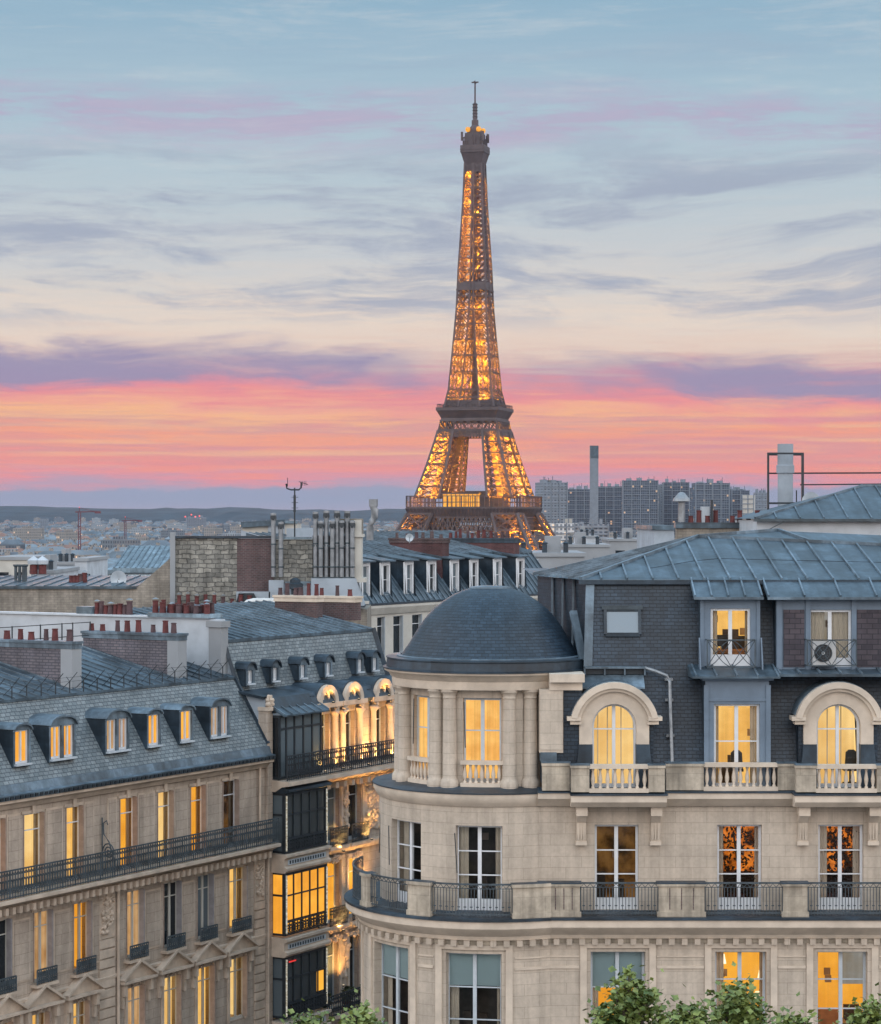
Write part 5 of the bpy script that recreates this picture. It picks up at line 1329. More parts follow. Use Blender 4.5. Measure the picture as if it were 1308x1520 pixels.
for o in opC:
    c = (o[0]+o[1])/2
    mb = MB(); mb.prism(FL, [(c-.95,9.98),(c+.95,9.98),(c+.95,10.06),(c,10.62),(c-.95,10.06)], 0, .16, TRIM_L)
    mb.box(FL, c-1.0, c+1.0, 0, .34, 9.9, 10.0, TRIM_L)
    for sg in (-1, 1): mb.bar(FL.P(c+sg*1.02,.18,10.04), FL.P(c,.18,10.66), .34, TRIM_L, .09); mb.box(FL, c+sg*.78-.08, c+sg*.78+.08, 0, .24, 9.45, 9.9, TRIM_L); mb.box(FL, c+sg*.78-.06, c+sg*.78+.06, 0, .12, 9.0, 9.45, TRIM_L)
    mb.build('pediment', LB)
    mb = MB(); mb.box(FL, o[0]-.12, o[0], 0, .06, 7.2, 9.8, TRIM_L); mb.box(FL, o[1], o[1]+.12, 0, .06, 7.2, 9.8, TRIM_L); blobs(mb, FL, c-.3, c+.3, 9.7, 9.86, .02, TRIM_L, 8, int(c*7), .03, .06); mb.build('window_surround', LB)
for px0, px1 in ((146,169),(377,392)):
    a, b = fs(px0), fs(px1)
    mb = MB(); z = 0.2
    while z < 11.6: mb.box(FL, a, b, .002, .07, z, z+.30, TRIM_L); z += .36
    mb.box(FL, a, b, .002, .05, 11.7, 13.4, TRIM_L); blobs(mb, FL, a+.1, b-.1, 11.9, 13.2, .05, TRIM_L, 40, px0, .04, .1); mb.build('rusticated_strip', LB)
    mb = MB(); mb.tube([FL.P(b+.12,.12,0.2), FL.P(b+.12,.12,13.5)], .06, TRIM_L, 8); mb.build('drainpipe', LB)
mb = MB(); mb.tube([FL.P(fs(383),.1,14.1), FL.P(fs(383),.1,17.1)], .05, TRIM_L, 8); mb.build('drainpipe', LB)
# balcony
mb = MB(); mb.sweep(FL, [(0,13.5),(.12,13.5),(.2,13.62),(.55,13.78),(.72,13.84),(.72,13.96),(0,14.0)], SL0, LE+.1, TRIM_L); mb.build('balcony_cornice', LB)
mb = MB(); s_ = SL0
while s_ < LE-.1: mb.box(FL, s_, s_+.15, .1, .5, 13.42, 13.66, TRIM_L); s_ += .36
mb.box(FL, SL0, LE, 0, .11, 13.36, 13.5, TRIM_L); mb.build('dentil_band', LB)
ornate_rail(LB, FL, SL0, LE+.08, .62, 14.0, 14.96)
mb = MB(); cs = fs(160, .3); pts = []
for k in range(60):
    a = k*.24; r = .30*(1-k/66); pts.append(FL.P(cs, .34-r*math.cos(a)*.9, 14.9+r*math.sin(a)))
mb.tube(pts, .025, IRON_G, 5); mb.tube([FL.P(cs,.62,14.0), FL.P(cs,.6,14.6), FL.P(cs,.35,15.25), FL.P(cs,.12,15.5), FL.P(cs,.1,15.9), FL.P(cs,.25,16.0), FL.P(cs,.3,15.85)], .025, IRON_G, 5)
mb.bar(FL.P(cs,.05,14.0), FL.P(cs,.05,16.1), .04, IRON_G); mb.build('scroll_screen', LB)
# eaves and roof
mb = MB(); mb.sweep(FL, [(0,16.95),(.1,16.95),(.2,17.1),(.42,17.2),(.42,17.3),(-.2,17.36)], SL0, LE+.05, TRIM_L); mb.build('eaves_cornice', LB)
mb = MB(); mb.sweep(FL, [(.46,17.30),(.5,17.48),(.30,17.52),(.20,17.80),(.1,17.80),(.1,17.30)], SL0, LE+.05, LEAD)
s_ = SL0
while s_ < LE: mb.box(FL, s_, s_+.16, .47, .53, 17.33, 17.44, IRON); s_ += .26
mb.build('eaves_gutter', LB)
SLL = Sl(FL, .16, 17.78, -1.55, 20.5)
mb = MB(); mb.wall(SLL, SL0, LE+.05, 17.78, 20.5, 0, [], SLATE_L, .02); mb.face([FL.P(LE+.05,.16,17.78), FL.P(LE+.05,-1.55,20.5), FL.P(LE+.05,-6,20.5), FL.P(LE+.05,-6,17.78)], ZINC_D); mb.build('mansard', LB)
mb = MB(); mb.sweep(FL, [(-1.45,20.42),(-1.45,20.52),(-6.4,21.75),(-6.4,21.5)], SL0, LE+.05, ZINC)
s_ = SL0+.2
while s_ < LE: mb.bar(FL.P(s_,-1.45,20.54), FL.P(s_,-6.4,21.77), .05, LEAD, .07); s_ += .62
mb.build('roof', LB)
mb = MB(); mb.bar(FL.P(LE+.05,.14,17.9), FL.P(LE+.05,-1.5,20.5), .12, ZINC_D); mb.build('verge', LB)
DL = [(26,46,1,[LIT_GOLD]), (79,113,2,[LIT_GOLD]), (162,193,2,[LIT_TAN, LIT_PEACH]), (224,240,1,[LIT_GOLD]), (272,288,1,[LIT_GOLD]), (317,342,2,[LIT_TAN, LIT_PEACH])]
for a, b, n, p in DL: side_dormer(LB, FL, fs(a), fs(b), 18.42, 19.58, -.10, SLL, p, 'arch', leaves=n, front=LEAD, roof=LEAD, over=.03)
for k in range(1, 3): side_dormer(LB, FL, fs(26)-2.0*k, fs(46)-2.0*k, 18.42, 19.58, -.10, SLL, [LIT_GOLD], 'arch')
for i, (px, py) in enumerate(((113, 950), (270, 938))):
    s = fs(px, -1.9); zt = fz(px, py+6, -1.9); chimney(LB, FL, s, -6.6, -1.9, .5, 20.4, zt, 8, BRICK_G, LEAD, POT, .38, 3+i, netted=True)
mb = MB(); s_ = SL0+.3; prev = None
while s_ < LE:
    base = FL.P(s_,-1.5,20.5); mid = FL.P(s_,-1.5,20.95); tip = FL.P(s_,-1.15,21.3); arm = FL.P(s_+.12,-1.75,21.1)
    mb.bar(base, mid, .038, IRON); mb.bar(mid, tip, .02, IRON); mb.bar(mid, arm, .018, IRON); mb.bar(FL.P(s_,-1.9,20.62), mid, .018, IRON)
    cur = [FL.P(s_,-1.5,20.72), mid, FL.P(s_,-1.3,21.12)]
    if prev:
        for p, q in zip(prev, cur): mb.bar(p, q, .010, IRON)
    prev = cur; s_ += .80
mb.build('snow_guard', LB)

# ---- middle building with glazed bow windows
SE = fs(573, -1.3)
MBu = thing('bow_window_building', FL.P(6, 0, 0), 'stone street building with glazed iron bow windows and glowing columns under arched dormers', 'building')
W4 = [(484,505),(516,537)]; W3 = [(483,505),(517,533)]; W2 = [(484,503),(518,533)]
op4 = [(fs(a), fs(b), 13.25, 15.75) for a, b in W4]; op3 = [(fs(a), fs(b), 9.95, 12.5) for a, b in W3]; op2 = [(fs(a), fs(b), 6.6, 9.2) for a, b in W2]
B5 = [480, 518, 563]; ops5 = [(fs(c)-.5, fs(c)+.5, 16.45, 18.75) for c in B5]
bow = [(.25, 2.9, z0, z1) for z0, z1 in ((6.9,9.3),(10.2,12.7),(13.5,15.85),(16.45,19.1))]
mb = MB(); mb.wall(FL, LE+.05, SE+2.5, 0, 19.7, 0, op4+op3+op2+ops5+bow, STONE_L, .3)
mb.face([FL.P(LE+.06,0,0), FL.P(LE+.06,-9,0), FL.P(LE+.06,-9,22.6), FL.P(LE+.06,-2.05,21.95), FL.P(LE+.06,-1.3,19.9), FL.P(LE+.06,0,19.7)], GREYW)
mb.face([FL.P(SE+.1,-9,0), FL.P(SE+.1,-9,23), FL.P(SE+.1,-2.05,21.95), FL.P(SE+.1,-1.3,19.9), FL.P(SE+.1,0,19.7), FL.P(SE+.1,0,0)], GREYW)
mb.build('wall', MBu)
mb = MB(); mb.box(FL, LE+.0, LE+.36, -.3, .14, 0, 19.2, STONE_L); mb.box(FL, LE-.06, LE+.42, -.3, .22, 19.2, 19.35, TRIM_L); blobs(mb, FL, LE, LE+.36, 19.35, 19.8, .1, TRIM_L, 14, 8, .06, .12); mb.build('edge_pilaster', MBu)
p5 = [GLASS, GLASS, GLASS]
for L_, P_ in ((op4, [GLASS_G, GLASS]), (op3, [LIT_GOLD, LIT_GOLD]), (op2, [GLASS_G, GLASS]), (ops5, p5)):
    for o, p in zip(L_, P_):
        casement(MBu, FL, *o, -.24, p, fm=PAINT_G, rows=1, split=(.76,), fw=.05, foot=.1, leaves=1); shutter(MBu, FL, o[1], o[2]+.05, o[3]-.02, d1=0.0, m=SHUTTER)
for L_ in (op4, op3):
    for o in L_: ornate_rail(MBu, FL, o[0]-.1, o[1]+.1, .3, o[2], o[2]+.75, IRON, 'window_guard', .12)
for L_ in (op4, op3, op2):
    for o in L_:
        mb = MB(); mb.box(FL, o[0]-.2, o[1]+.2, 0, .36, o[2]-.16, o[2]-.02, TRIM_L); mb.box(FL, o[0]-.15, o[0]-.02, 0, .06, o[2], o[3]+.1, TRIM_L); mb.box(FL, o[1]+.02, o[1]+.15, 0, .06, o[2], o[3]+.1, TRIM_L); mb.box(FL, o[0]-.15, o[1]+.15, 0, .12, o[3]+.1, o[3]+.25, TRIM_L); blobs(mb, FL, o[0]+.2, o[1]-.2, o[3]+.02, o[3]+.3, .1, TRIM_L, 10, int(o[0]*9), .04, .09); mb.build('window_surround', MBu)
mb = MB()
for z in (13.0, 9.7, 6.35): mb.sweep(FL, [(0,z-.1),(.15,z-.1),(.22,z+.08),(.22,z+.16),(0,z+.2)], 3.0, SE+2, TRIM_L)
mb.build('string_course', MBu)
for s0, s1, z0, z1, sd in ((fs(541), fs(562), 13.6, 15.9, 1), (fs(507), fs(515), 13.4, 15.4, 2), (fs(506), fs(516), 7.6, 10.2, 3), (fs(540), fs(556), 9.9, 11.4, 4)):
    mb = MB(); mb.box(FL, s0, s1, 0, .05, z0, z1, TRIM_L); blobs(mb, FL, s0+.05, s1-.05, z0, z1, .05, TRIM_L, int(55*(s1-s0)), sd, .05, .13); mb.build('carved_panel', MBu)
# bow windows
def bow_window(z0, z1, front, side, apron=.55, roof=False):
    b0, b1, D = .12, 3.08, .72
    bo = bpy.data.objects.new('bow_window', None); COL.objects.link(bo); bo.parent = MBu
    mb = MB()
    for s in (b0, b1):
        mb.box(FL, s-.07, s+.07, D-.14, D, z0, z1, IRON); mb.box(FL, s-.05, s+.05, 0, .1, z0, z1, IRON)
        for z in (z0, z1-.09, z0+(z1-z0)*.62): mb.box(FL, s-.04, s+.04, .1, D-.14, z, z+.08, IRON)
    for z, h in ((z0, .1), (z1-.12, .12), (z0+(z1-z0)*.62, .06), (z0+apron, .06)): mb.box(FL, b0+.07, b1-.07, D-.1, D-.02, z, z+h, IRON)
    for k in range(1, 5): s = b0+(b1-b0)*k/5; mb.box(FL, s-.03, s+.03, D-.09, D-.012, z0, z1, IRON)
    mb.build('iron_frame', bo)
    mb = MB(); mb.face([FL.P(b0,D-.06,z0), FL.P(b1,D-.06,z0), FL.P(b1,D-.06,z1), FL.P(b0,D-.06,z1)], front); mb.build('front_pane', bo)
    mb = MB()
    for s in (b0, b1): mb.face([FL.P(s,0,z0), FL.P(s,D-.06,z0), FL.P(s,D-.06,z1), FL.P(s,0,z1)], side)
    mb.build('side_pane', bo)
    ornate_rail(bo, FL, b0, b1, D+.03, z0+.02, z0+apron, IRON, 'apron_rail', .2)
    mb = MB()
    for s in (b0, b1): mb.bar(FL.P(s,D+.03,z0+.1), FL.P(s,D+.03,z1-.1), .06, SPARK)
    mb.build('bulb_string', bo)
    mb = MB()
    if roof:
        mb.sweep(FL, [(0,z1),(D+.1,z1),(D+.2,z1+.06),(D+.2,z1+.16),(0,z1+.45)], b0-.12, b1+.12, ZINC_D)
    else:
        mb.sweep(FL, [(0,z1),(D+.03,z1),(D+.14,z1+.1),(D+.14,z1+.2),(D+.02,z1+.26),(D+.02,z1+.56),(D+.16,z1+.64),(D+.16,z1+.74),(0,z1+.78)], b0-.16, b1+.16, TRIM_L)
    mb.build('cornice', bo)
    if not roof:
        mb = MB(); mb.box(FL, b0+.1, b1-.1, D+.021, D+.05, z1+.31, z1+.52, PAINT_G)
        for k in range(14): s = b0+.18+(b1-b0-.36)*k/14; mb.box(FL, s, s+.1, D+.05, D+.06, z1+.35, z1+.48, ZINC_D)
        mb.build('key_frieze', bo)
    return bo
bow_window(13.5, 15.9, GLASS_M, GLASS_G, roof=True); bow_window(10.2, 12.72, LIT_GOLD, LIT_GOLD); bow_window(6.9, 9.36, GLASS_M, GLASS_G); bow_window(3.6, 6.0, GLASS, GLASS_G)
sg = bpy.data.objects['bow_window.002']
mb = MB(); mb.box(FL, .3, .8, .735, .75, 9.12, 9.17, SIGN_R); mb.build('red_lamp', sg)
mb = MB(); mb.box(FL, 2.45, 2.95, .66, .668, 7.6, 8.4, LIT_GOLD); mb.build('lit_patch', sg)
# veranda on the fifth floor
vo = bpy.data.objects.new('veranda', None); COL.objects.link(vo); vo.parent = MBu
mb = MB()
for s in (.1, .55, 1.15, 1.8, 2.45, 3.1): mb.box(FL, s-.04, s+.04, .38, .46, 16.45, 19.0, IRON)
for z in (16.45, 18.4, 18.9): mb.box(FL, .14, 3.06, .4, .45, z, z+.09, IRON)
for z in (16.45, 18.9): mb.box(FL, .06, .14, 0, .38, z, z+.09, IRON)
mb.build('iron_frame', vo)
mb = MB(); mb.face([FL.P(.1,.42,16.45), FL.P(3.1,.42,16.45), FL.P(3.1,.42,19), FL.P(.1,.42,19)], GLASS_G); mb.face([FL.P(.1,0,16.45), FL.P(.1,.42,16.45), FL.P(.1,.42,19), FL.P(.1,0,19)], GLASS); mb.build('veranda_pane', vo)
mb = MB(); mb.sweep(FL, [(0,19.4),(.75,19.02),(.75,18.96),(0,19.3)], -.05, 3.3, ZINC)
for k in range(7): s = 0+3.25*k/6; mb.bar(FL.P(s,0,19.43), FL.P(s,.75,19.05), .05, LEAD, .06)
mb.build('veranda_roof', vo)
mb = MB(); mb.sweep(FL, [(0,15.95),(.3,15.95),(.62,16.15),(.95,16.2),(.95,16.36),(0,16.42)], LE+.3, SE+2, TRIM_L); s_ = 3.4
while s_ < SE+2: mb.box(FL, s_, s_+.22, .02, .6, 15.72, 15.95, TRIM_L); s_ += .62
mb.build('balcony_slab', MBu)
ornate_rail(MBu, FL, LE+.3, SE+1.5, .88, 16.42, 17.4, IRON, step=.16)
# lit columns and round dormers
SLM = Sl(FL, -1.3, 19.9, -2.05, 21.95)
for c in B5:
    s = fs(c); so_ = bpy.data.objects.new('arched_dormer', None); COL.objects.link(so_); so_.parent = MBu
    mb = MB()
    for sg_ in (-1, 1):
        p = FL.P(s+sg_*.68, .14, 0); mb.lathe(p[:2], [(.17,16.42),(.17,16.6),(.13,16.66),(.12,18.6),(.16,18.7),(.2,18.78),(.2,18.85),(.1,18.9)], TRIM_L, 10); blobs(mb, FL, s+sg_*.68-.16, s+sg_*.68+.16, 18.75, 19.05, .25, TRIM_L, 10, c+sg_, .04, .09)
    mb.build('column', so_, smooth=40)
    mb = MB(); mb.box(FL, s-.95, s+.95, 0, .36, 19.05, 19.25, TRIM_L); mb.arch(FL, s, 19.25, .5, .74, 0, 180, -.2, .3, TRIM_L, 14); mb.arch(FL, s, 19.25, 0, .5, 0, 180, -.2, .1, TRIM_L, 14)
    mb.build('arch', so_)
    mb = MB(); mb.arch(FL, s-.08, 19.45, .18, .3, 0, 360, .1, .2, TRIM_L, 14, 1.3); mb.build('oval_moulding', so_)
    mb = MB(); mb.arch(FL, s, 19.25, .6, .80, 0, 180, -1.7, .12, ZINC_D, 14); mb.box(FL, s-1.12, s-.82, -.6, .1, 19.25, 19.6, ZINC_D); mb.build('dormer_roof', so_, smooth=40)
mb = MB(); mb.sweep(FL, [(0,19.05),(.2,19.1),(.28,19.25),(0,19.7),(-1.3,19.95),(-1.3,19.7)], LE+.3, SE+.1, ZINC_D); mb.build('attic_gutter', MBu)
mb = MB(); mb.wall(SLM, LE+.05, SE+.1, 19.9, 21.95, 0, [], SLATE_L, .02); mb.build('mansard', MBu)
mb = MB(); mb.sweep(FL, [(-1.98,21.85),(-1.98,21.98),(-7.6,23.1),(-7.6,22.8)], LE+.06, SE+.1, ZINC); s_ = LE+.2
while s_ < SE: mb.bar(FL.P(s_,-1.98,22.0), FL.P(s_,-7.6,23.12), .05, LEAD, .07); s_ += .6
mb.build('roof', MBu)
mb = MB(); mb.bar(FL.P(LE+.06,-1.28,19.85), FL.P(LE+.06,-2.03,21.98), .14, ZINC_D); mb.build('verge', MBu); mb = MB(); mb.bar(FL.P(SE+.1,-1.25,19.85), FL.P(SE+.1,-2.03,21.98), .22, ZINC_D); mb.build('verge', MBu)
mb = MB(); mb.bar(FL.P(LE+.06,0,19.72), FL.P(LE+.06,-1.3,19.92), .4, ZINC_D, .1); mb.build('wall_coping', MBu)
for px in (371, 408, 449, 487, 534, 556):
    s = fs(px, -1.15); side_dormer(MBu, FL, s-.17, s+.17, 20.22, 20.75, -1.12, SLM, [GLASS_G], 'round', front=LEAD, over=.06)
# warm lamps standing at the columns and along the lower wall
WARM = (1.0, .50, .13)
def uplight(s, d, z, watts, label):
    p = FL.P(s, d, z); l = thing('uplight', p, label, 'lamp', 'small warm uplights on the street front')
    mb = MB(); mb.lathe(p[:2], [(0,z-.06),(.06,z-.06),(.07,z),(.05,z)], IRON, 8); mb.build('housing', l)
    mb = MB(); mb.lathe(p[:2], [(.05,z),(0,z+.01)], LIT_WHITE, 8); mb.build('bulb', l)
    q = bpy.data.lights.new('lamp_light', 'SPOT'); q.energy = watts; q.color = WARM; q.shadow_soft_size = .06; q.spot_size = R(130); q.spot_blend = .9
    o = bpy.data.objects.new('lamp_light', q); COL.objects.link(o); o.parent = l; o.location = (0,0,.06); o.rotation_euler = Vector((-FL.n[0]*.30, -FL.n[1]*.30, 1)).to_track_quat('-Z', 'Y').to_euler()
for c in B5:
    for sg_ in (-1, 1): uplight(fs(c)+sg_*.68, .55, 16.5, 380, 'small warm uplight at the foot of a glowing column')
for c in B5: uplight(fs(c), .5, 19.3, 60, 'small warm uplight on the ledge under a glowing arch')
for px, py, w_ in ((552,1245,420),(510,1262,260),(545,1330,450),(510,1380,300),(510,1462,380),(532,1505,380),(474,1376,60),(474,1500,60)):
    s = fs(px, .55); uplight(s, .55, fz(px, py, .55), w_, 'small warm uplight against the carved lower wall')
# shrubs on the lower balcony
mb = MB(); mb.box(FL, 3.2, 7.4, 0, .75, 6.2, 6.36, TRIM_L); mb.build('lower_balcony', MBu); ornate_rail(MBu, FL, 3.2, 7.4, .7, 6.36, 7.2, IRON, 'railing', .16)
def shrub(s, d, z, r, n, label, seed):
    p = FL.P(s, d, z); b_ = thing('potted_shrub', p, label, 'plant'); r_ = random.Random(seed)
    mb = MB(); mb.lathe(p[:2], [(0,z),(.16,z),(.2,z+.3),(0,z+.3)], POT, 10); mb.build('pot', b_)
    mb = MB()
    for k in range(n):
        v = Vector((r_.gauss(0,1), r_.gauss(0,1), r_.gauss(0,1))).normalized()*r*r_.random()**.4; q = Vector(p)+Vector((0,0,.3+r))+Vector((v.x, v.y, v.z*1.2)); a = Vector((r_.uniform(-1,1), r_.uniform(-1,1), r_.uniform(-1,1)))*.09; b = Vector((r_.uniform(-1,1), r_.uniform(-1,1), r_.uniform(-1,1)))*.07
        mb.face([q-a, q+b, q+a, q-b], LEAF_S)
    mb.build('foliage', b_)
shrub(3.5, .35, 6.36, .32, 160, 'tall dark shrub on the lower balcony beside the bow window', 3); shrub(5.2, .4, 6.36, .3, 150, 'rounded dark shrub in the middle of the lower balcony', 4); shrub(6.6, .4, 6.36, .26, 120, 'small dark shrub at the far end of the lower balcony', 5)
# party wall rising above the middle building's roof, with its pots
def pot_row(c, pts, zt, hh, seed, m=POT):
    r_ = random.Random(seed)
    for (x, y) in pts:
        h = hh*r_.uniform(.7, 1.25); r = r_.uniform(.09, .13); mb = MB()
        mb.lathe((x, y), [(r*1.15,zt),(r*1.1,zt+.05),(r*.92,zt+h*.88),(r*1.1,zt+h*.9),(r*1.1,zt+h),(r*.7,zt+h),(r*.7,zt+h*.6)], r_.choice((m, m, m, POT_D)), 10)
        if r_.random() < .3: mb.lathe((x, y), [(r*1.3,zt+h+.06),(r*.2,zt+h+.12),(0,zt+h+.12)], PIPE, 10)
        mb.build('chimney_pot', c, smooth=40)
q = Fr(*FL.P(LE, 0, 0)[:2], FL.n[0], FL.n[1])        # runs along the wall: s = d
def ws(px, off=.0): return Fr(q.o[0]+off*q.n[0], q.o[1]+off*q.n[1], *q.u).s(px)
mb = MB(); mb.box(FL, LE-.28, LE+.04, -17, -1.95, 17.5, 22.82, RENDER_W); pw = mb.build('party_wall', MBu)
mb = MB(); mb.box(FL, LE-.36, LE+.1, -17, -2.5, 22.82, 22.9, PAINT_G); mb.build('coping', pw)
mb = MB(); mb.box(FL, LE-.4, LE+.1, -2.45, -1.85, 19.8, 22.5, CONC); mb.box(FL, LE-.46, LE+.16, -2.55, -1.78, 22.5, 22.75, CONC); mb.build('end_pier', pw)
a, b = ws(228), ws(320)
mb = MB(); mb.box(FL, LE-.42, LE+.5, a, b, 22.86, 23.02, ZINC_P); cst = mb.build('chimney_shelf', pw)
r_ = random.Random(4)
for row in (0, 1, 2): pot_row(cst, [FL.P(LE-.25+.28*row, a+.15+(b-a-.3)*(i+r_.uniform(.2,.8))/7, 0)[:2] for i in range(7)], 23.02, .42, 20+row)
a, b = ws(143), ws(198); pot_row(pw, [FL.P(LE-.1, a+(b-a)*(i+.5)/8, 0)[:2] for i in range(8)], 22.9, .5, 9)
mb = MB(); mb.box(FL, LE-.3, LE+.2, ws(120), ws(142), 22.9, 23.2, ZINC_P); mb.build('zinc_box', pw)
for k, (pa_, pb_) in enumerate(((430, 474), (487, 531))):
    sx = fs(pb_, -4.2); dd0 = -5.6; p = FL.P(sx, -4.2, 0)
    c = chimney(MBu, FL, sx, -6.4, -4.2, .55, 22.2, 23.32 - .12*k, 6 if k == 0 else 3, BRICK_D, TRIM, POT, .42, 31+k)
mb = MB()
for i, px in enumerate((-8, 18, 60, 92, 108, 134)):
    s = fs(px, -6.3); mb.bar(FL.P(s,-6.3,21.7), FL.P(s,-6.3,22.75), .045, IRON)
for z in (22.2, 22.72): mb.bar(FL.P(fs(-30,-6.3),-6.3,z), FL.P(fs(134,-6.3),-6.3,z), .03, IRON)
mb.build('roof_railing', LB)
# ------------------------------------------------------------------ roofs and buildings behind
def fr_at(Yd): return Fr(0, Yd, 1, 0, 0, -1)
def X_(px, Yd): return (px-CX)/F*Yd
def Z_(py, Yd): return H-(py-HY)/F*Yd
# stone gable building with flues
Yg = 118.0; G = fr_at(Yg)
GB = thing('gable_building', (X_(300, Yg), Yg, 0), 'building with rubble stone and brick gable wall crowned by a row of metal flues', 'building')
gx = lambda px: X_(px, Yg); gz_ = lambda py: Z_(py, Yg)
def rubble(mb, px0, px1, py0, py1, d, m): mb.box(G, gx(px0), gx(px1), -7, d, gz_(py1), gz_(py0), m)
mb = MB(); mb.prism(G, [(gx(-80),0),(gx(257),0),(gx(257),gz_(824)),(gx(250),gz_(831)),(gx(203),gz_(872)),(gx(-80),gz_(874))], -.5, 0, BEIGE); mb.build('beige_wall', GB)
mb = MB(); mb.box(G, gx(257), gx(545), -8, -.05, 0, gz_(905), BEIGE); mb.build('lower_wall', GB)
mb = MB(); rubble(mb, 260, 352, 799, 906, 0, RUBBLE); mb.build('rubble_wall', GB)
mb = MB(); rubble(mb, 352, 406, 800, 906, .02, BRICK_D); mb.build('brick_panel', GB)
mb = MB(); rubble(mb, 406, 466, 801, 906, 0, RUBBLE); mb.build('rubble_wall', GB)
mb = MB(); mb.box(G, gx(252), gx(406), -.6, .1, gz_(799), gz_(795.5), ZINC_D); mb.box(G, gx(406), gx(462), -.6, .1, gz_(800), gz_(797), ZINC_P); mb.build('coping', GB)
mb = MB(); mb.box(G, gx(253), gx(260.5), -.35, .2, gz_(906), gz_(790), CONC); mb.build('wall_flue', GB)
mb = MB(); mb.sweep(G, [(.1,gz_(874)),(.1,gz_(870)),(-10,23.75),(-10,23.4)], gx(-80), gx(203), ZINC)
x = gx(-80)
while x < gx(203): mb.bar(G.P(x,.1,gz_(869.5)), G.P(x,-10,23.77), .06, LEAD, .08); x += .7
mb.build('roof', GB)
for px, n, sd in ((100, 5, 1),):
    mb = MB(); mb.box(G, gx(87), gx(115), -3.6, -3.1, 23.3, 23.55, CREAM); c = mb.build('chimney_stack', GB)
    pot_row(c, [(gx(90+5.2*i), Yg+3.3) for i in range(5)], 23.55, .42, 41)
for px in (2, 8, 14, 17):
    mb = MB(); p = (gx(px), Yg+4); mb.lathe(p, [(.08,23.3),(.08,24.15+.1*(px % 3)),(.14,24.2+.1*(px % 3)),(.14,24.28+.1*(px % 3)),(0,24.28+.1*(px % 3))], IRON_G, 8); mb.build('vent_pipe', GB)
def dish(px, py, Yd, r, label):
    x, z = X_(px, Yd), Z_(py, Yd); t_ = thing('satellite_dish', (x, Yd, z-r*1.4), label, 'satellite dish'); mb = MB()
    pts = [Vector((math.cos(k*math.pi/8)*r, 0, math.sin(k*math.pi/8)*r)) for k in range(16)]; c = Vector((x, Yd, z))
    for k in range(16): mb.face([c+Vector((0,r*.3,0)), c+pts[k]+Vector((0,-.05,0)), c+pts[(k+1) % 16]+Vector((0,-.05,0))], PAINT_G)
    mb.build('reflector', t_); mb = MB(); mb.bar(c+Vector((0,r*.3,0)), c+Vector((0,r*.3,-r*1.4)), .06, PIPE); mb.bar(c+Vector((0,0,-r)), c+Vector((0,-r*.9,-r*.2)), .03, PIPE); mb.build('arm', t_)
dish(176, 859, 121, .42, 'pale satellite dish on the zinc roof left of the rubble gable')
dish(608, 798, 131, .22, 'pale satellite dish on the ridge left of the narrow red brick chimney')
FLU = [(469,760),(477,774),(485,758.5),(494,774),(501,758.5),(508,773),(516,758.5),(523.5,773)]
for px, py in FLU + [(406.6,762),(418,775)]:
    x = gx(px); zt = gz_(py); zb = gz_(856); y = Yg-.35-(.12 if py > 765 else 0)
    mb = MB(); mb.lathe((x, y), [(0,zb),(.12,zb),(.12,zt-.35),(.15,zt-.34),(.15,zt-.25),(.10,zt-.24),(.10,zt-.12),(.15,zt-.1),(.15,zt),(0,zt+.02)], PIPE, 10)
    for z in (zb+.45, (zb+zt)/2): mb.lathe((x, y), [(.12,z),(.14,z+.01),(.14,z+.07),(.12,z+.08)], IRON_G, 10)
    mb.lathe((x, y), [(.155,zt-.34),(.16,zt-.2),(.12,zt-.05)], IRON, 8)
    mb.build('flue_pipe', GB, smooth=40)
mb = MB(); mb.box(G, gx(464), gx(527), .05, .52, gz_(858), gz_(856), IRON_G); mb.box(G, gx(464), gx(527), -.2, .0, gz_(858), gz_(795), BRICK_D); mb.box(G, gx(464), gx(527), .42, .46, gz_(842), gz_(840), IRON_G); mb.box(G, gx(464), gx(527), .42, .46, gz_(811), gz_(809), IRON_G); mb.build('flue_rack', GB)
mb = MB(); mb.prism(G, [(gx(463),gz_(899)),(gx(541),gz_(899)),(gx(529),gz_(858)),(gx(463),gz_(858))], -1.6, .6, GREYW); mb.box(G, gx(462), gx(542), -1.6, .68, gz_(901), gz_(898.5), ZINC_D); mb.build('white_base', GB)
mb = MB(); mb.box(G, gx(526), gx(537), -1.8, .35, gz_(860), gz_(772), CREAM); mb.box(G, gx(524), gx(540), -1.9, .45, gz_(797), gz_(793), CREAM); mb.box(G, gx(503), gx(538), -1.6, .1, gz_(793), gz_(770), BEIGE); mb.box(G, gx(526), gx(544), -1.9, .5, gz_(864), gz_(858), CREAM); mb.build('end_stack', GB)
mb = MB(); mb.box(G, gx(400), gx(422), -1, .5, gz_(893), gz_(861), GREYW); mb.box(G, gx(422), gx(463), -1, .3, gz_(893), gz_(866), GREYW); mb.box(G, gx(424), gx(463), -1, .34, gz_(868), gz_(863), ZINC_P); mb.box(G, gx(352), gx(402), -.5, .5, gz_(893), gz_(878), GREYW); mb.build('roof_box', GB)
mb = MB(); p = (gx(440), Yg-.9); mb.lathe(p, [(.2,gz_(893)),(.2,gz_(874)),(.38,gz_(873)),(.38,gz_(866)),(.26,gz_(864)),(.26,gz_(860)),(.1,gz_(857)),(0,gz_(857))], ZINC_D, 12); mb.build('mushroom_vent', GB)
mb = MB(); mb.tube([(gx(432),Yg-1.5,gz_(892)), (gx(380),Yg-1.5,gz_(892)), (gx(372),Yg-1.5,gz_(894)), (gx(366),Yg-1.5,gz_(899)), (gx(364),Yg-1.5,gz_(912))], .2, DUCT, 10)
